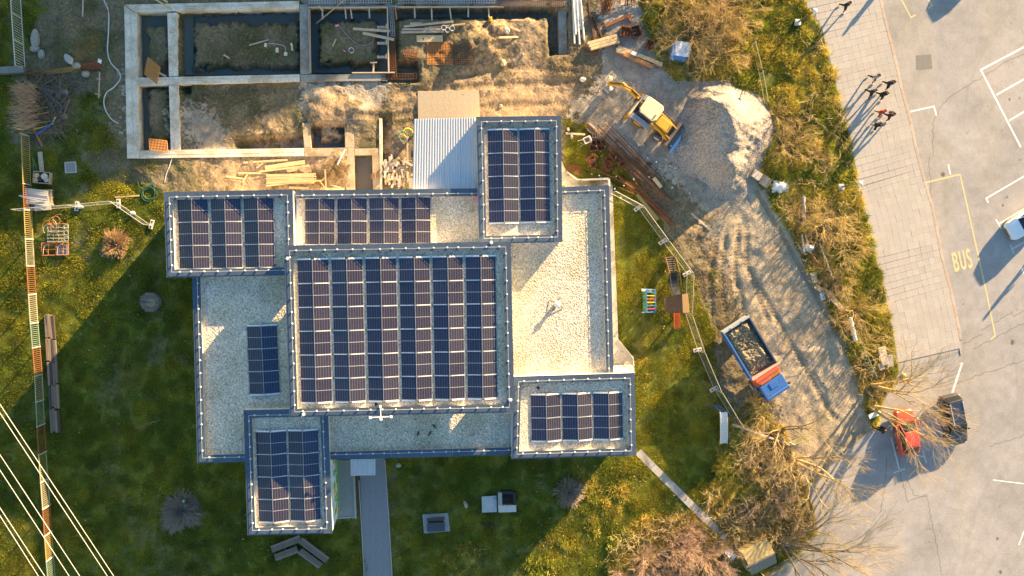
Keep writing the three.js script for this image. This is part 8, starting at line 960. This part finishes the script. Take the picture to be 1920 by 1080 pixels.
// ---------------------------------------------------------------- grass, stones, straw
{
  const FOOT = [at(lowPoly, 0), ...Object.values(blocks).map((b) => at(b, 0.3)), LOTW, WALKW, [[672, 850], [724, 850], [737, 1110], [683, 1110]].map(([a, b]) => P(a, b)), [[612, 860], [670, 860], [672, 975], [615, 982]].map(([a, b]) => P(a, b))];
  const pathA = P(1196, 847), pathB = P(1374, 1024), inView = (x, z) => true, pd = (x, z) => { const ex = pathB.x - pathA.x, ez = pathB.z - pathA.z, t = clamp(((x - pathA.x) * ex + (z - pathA.z) * ez) / (ex * ex + ez * ez)); return Math.hypot(x - pathA.x - ex * t, z - pathA.z - ez * t); };
  const tuft = (n, h, spread, wd) => { const p = []; for (let i = 0; i < n; i++) { const e = rnd() * 6.283, r = Math.sqrt(rnd()) * spread, x = Math.cos(e) * r, z = Math.sin(e) * r, f = rnd() * 6.283, hh = h * rr(0.5, 1.1), lx = Math.cos(f) * hh * rr(0.2, 0.9), lz = Math.sin(f) * hh * rr(0.2, 0.9), wx = -Math.sin(f) * wd, wz = Math.cos(f) * wd; p.push(x - wx, 0, z - wz, x + wx, 0, z + wz, x + lx, hh, z + lz); } const g = new THREE.BufferGeometry(); g.setAttribute('position', new THREE.Float32BufferAttribute(p, 3)); g.computeVertexNormals(); return plain(g); };
  const grassMat = new THREE.MeshPhysicalMaterial({ color: 0xffffff, roughness: 0.95, specularIntensity: 0.2, transmission: 0.35, thickness: 0, side: THREE.DoubleSide });
  const spots = { lawn: [], dry: [], stone: [], straw: [] }, N = 240000; let tries = 0;
  while (spots.lawn.length + spots.dry.length < N && tries++ < N * 4) {
    const x = rr(X0 + 1, X1 - 1), z = rr(Z0 + 1, Z1 - 1), s = mSoil(x, z), v = mVerge(x, z), b = mBare(x, z); if (rnd() < (s - v * 0.8) * 1.35 || rnd() < b * 0.75) continue; if (x > 26 && v < 0.3) continue; if (FOOT.some((f) => inPoly(f, x, z)) || pd(x, z) < 0.36) continue; (v > 0.3 + rnd() * 0.4 ? spots.dry : spots.lawn).push([x, z]);
  }
  const inst = (name, geo, m, list, size, col, label, category) => { const im = new THREE.InstancedMesh(geo, m, list.length), mt = new THREE.Matrix4(), qt = new THREE.Quaternion(), up = V(0, 1, 0); list.forEach(([x, z], i) => { const k = size(x, z); mt.compose(V(x, groundH(x, z) - 0.005, z), qt.setFromAxisAngle(up, rnd() * 6.283), V(k, k * rr(0.7, 1.2), k)); im.setMatrixAt(i, mt); im.setColorAt(i, col(x, z)); }); im.name = numbered(name); shade(im); scene.add(im); return tag(im, label, category, null, 'stuff'); };
  const c = new THREE.Color();
  inst('lawn_grass', tuft(16, 0.06, 0.19, 0.012), grassMat, spots.lawn, (x, z) => rr(0.6, 1.1) * (0.5 + 2.4 * Math.pow(noise(x * 2.3 + 40, z * 2.3), 2) + 0.8 * Math.pow(noise(x * 0.7, z * 0.7 + 60), 3)), (x, z) => { const m = smooth(0.4, 0.75, noise(x * 0.9 + 3, z * 0.9) * 0.6 + noise(x * 0.22 + 70, z * 0.22 + 20) * 0.5), k = rr(0.5, 1.3) * (0.45 + 1.1 * noise(x * 3.1 + 5, z * 3.1)); return c.setRGB(lerp(0.2, 0.335, m) * k, lerp(0.228, 0.305, m) * k, lerp(0.024, 0.028, m) * k); }, 'short green and mossy grass of the lawns', 'grass');
  inst('dry_grass', tuft(15, 0.19, 0.22, 0.014), grassMat, spots.dry, (x, z) => rr(0.6, 1.1) * (0.45 + 2.2 * Math.pow(noise(x * 1.9 + 40, z * 1.9), 2)), (x, z) => { const m = smooth(0.35, 0.7, noise(x * 2.7, z * 2.7) * 0.5 + noise(x * 0.8 + 9, z * 0.8) * 0.5), k = rr(0.55, 1.35) * (0.45 + 1.1 * noise(x * 3.1 + 5, z * 3.1)), l = mLitter(x, z) * 0.8; return c.setRGB(lerp(lerp(0.24, 0.6, m), 0.44, l) * k, lerp(lerp(0.27, 0.47, m), 0.31, l) * k, lerp(lerp(0.03, 0.085, m), 0.13, l) * k); }, 'dry golden grass and litter of the verge', 'dry grass');
  for (let i = 0; i < 42000; i++) { const x = rr(X0, X1), z = rr(Z0, Z1); if (mSoil(x, z) > 0.5 && !FOOT.some((f) => inPoly(f, x, z)) && rnd() < 0.35 + 0.5 * noise(x * 0.5, z * 0.5)) spots.stone.push([x, z]); }
  const ic = new THREE.IcosahedronGeometry(0.05, 0); ic.scale(1, 0.7, 0.85);
  inst('rubble', plain(ic), new THREE.MeshStandardMaterial({ color: 0xffffff, roughness: 1 }), spots.stone, () => (rnd() < 0.06 ? rr(1, 2.2) : rr(0.3, 0.9)), (x, z) => { const k = rr(0.5, 1.3), g = mGrey(x, z); return c.setRGB(lerp(0.19, 0.33, g) * k, lerp(0.155, 0.31, g) * k, lerp(0.1, 0.28, g) * k); }, 'loose stones and clods of the building site', 'rubble');
  const sw = (list, n, fx, r) => { for (let i = 0; i < n; i++) { const p = P(fx[0] + (rnd() + rnd() - 1) * r, fx[1] + (rnd() + rnd() - 1) * r); list.push([p.x, p.z]); } }; sw(spots.straw, 500, [632, 320], 26); sw(spots.straw, 300, [600, 335], 22); sw(spots.straw, 400, [1060, 120], 60); sw(spots.straw, 350, [460, 120], 100); sw(spots.straw, 250, [925, 70], 40); sw(spots.straw, 300, [1330, 520], 60);
  const stems = [], sg = []; for (let i = 0; i < 12; i++) { const e = rnd() * 6.283, a = V(rr(-0.25, 0.25), rr(0, 0.05), rr(-0.25, 0.25)), b = a.clone().add(V(Math.cos(e) * rr(0.15, 0.6), rr(0.1, 0.7), Math.sin(e) * rr(0.15, 0.6))), b2 = b.clone().add(V(Math.cos(e + rr(-1, 1)) * 0.3, rr(-0.1, 0.25), Math.sin(e + rr(-1, 1)) * 0.3)); sg.push(rod(a, b, 0.011, 0.008, 3), rod(b, b2, 0.008, 0.004, 3)); }
  for (let i = 0; i < 40000 && stems.length < 650; i++) { const x = rr(6, 46), z = rr(Z0 + 1, Z1 - 1); if (mVerge(x, z) > 0.75 && rnd() < mVerge(x, z) * (0.25 + mLitter(x, z)) * noise(x * 0.6 + 3, z * 0.6) * 1.4 && !FOOT.some((f) => inPoly(f, x, z)) && pd(x, z) > 0.6) stems.push([x, z]); }
  inst('dry_undergrowth', merged(sg), new THREE.MeshStandardMaterial({ color: 0xffffff, roughness: 0.95 }), stems, () => rr(0.6, 1.5), (x, z) => { const k = rr(0.5, 1.25), m = noise(x * 0.5, z * 0.5); return c.setRGB(lerp(0.62, 0.52, m) * k, lerp(0.5, 0.38, m) * k, lerp(0.24, 0.24, m) * k); }, 'pale dry stems and fine twigs of the undergrowth on the verge', 'undergrowth');
  const leaves = []; for (let i = 0; i < 60000 && leaves.length < 6500; i++) { const x = rr(X0 + 1, X1 - 1), z = rr(Z0 + 1, Z1 - 1), q = mLitter(x, z) + mVerge(x, z) * 0.4 + 0.1 * Math.pow(noise(x * 0.4, z * 0.4), 2); if (rnd() < q && mSoil(x, z) < 0.5 && x < 42 && !FOOT.some((f) => inPoly(f, x, z))) leaves.push([x, z]); }
  const lf = new THREE.BufferGeometry(); lf.setAttribute('position', new THREE.Float32BufferAttribute([-0.05, 0.07, 0, 0, 0.09, 0.035, 0, 0.06, -0.035, 0.06, 0.08, 0, 0, 0.06, -0.035, 0, 0.09, 0.035], 3)); lf.computeVertexNormals();
  inst('fallen_leaves', plain(lf), grassMat, leaves, () => rr(0.6, 1.7), () => { const k = rr(0.4, 1.5); return c.setRGB(0.42 * k, 0.26 * k, 0.12 * k); }, 'brown and pale fallen leaves on grass and verge', 'leaves');
  const bl = new THREE.BoxGeometry(0.22, 0.012, 0.02).translate(0, 0.04, 0);
  inst('straw', plain(bl), grassMat, spots.straw, () => rr(0.5, 1.6), () => { const k = rr(0.5, 1.2); return c.setRGB(0.4 * k, 0.27 * k, 0.12 * k); }, 'straw and splinters trodden into the soil', 'straw');
}
renderer.render(scene, camera);
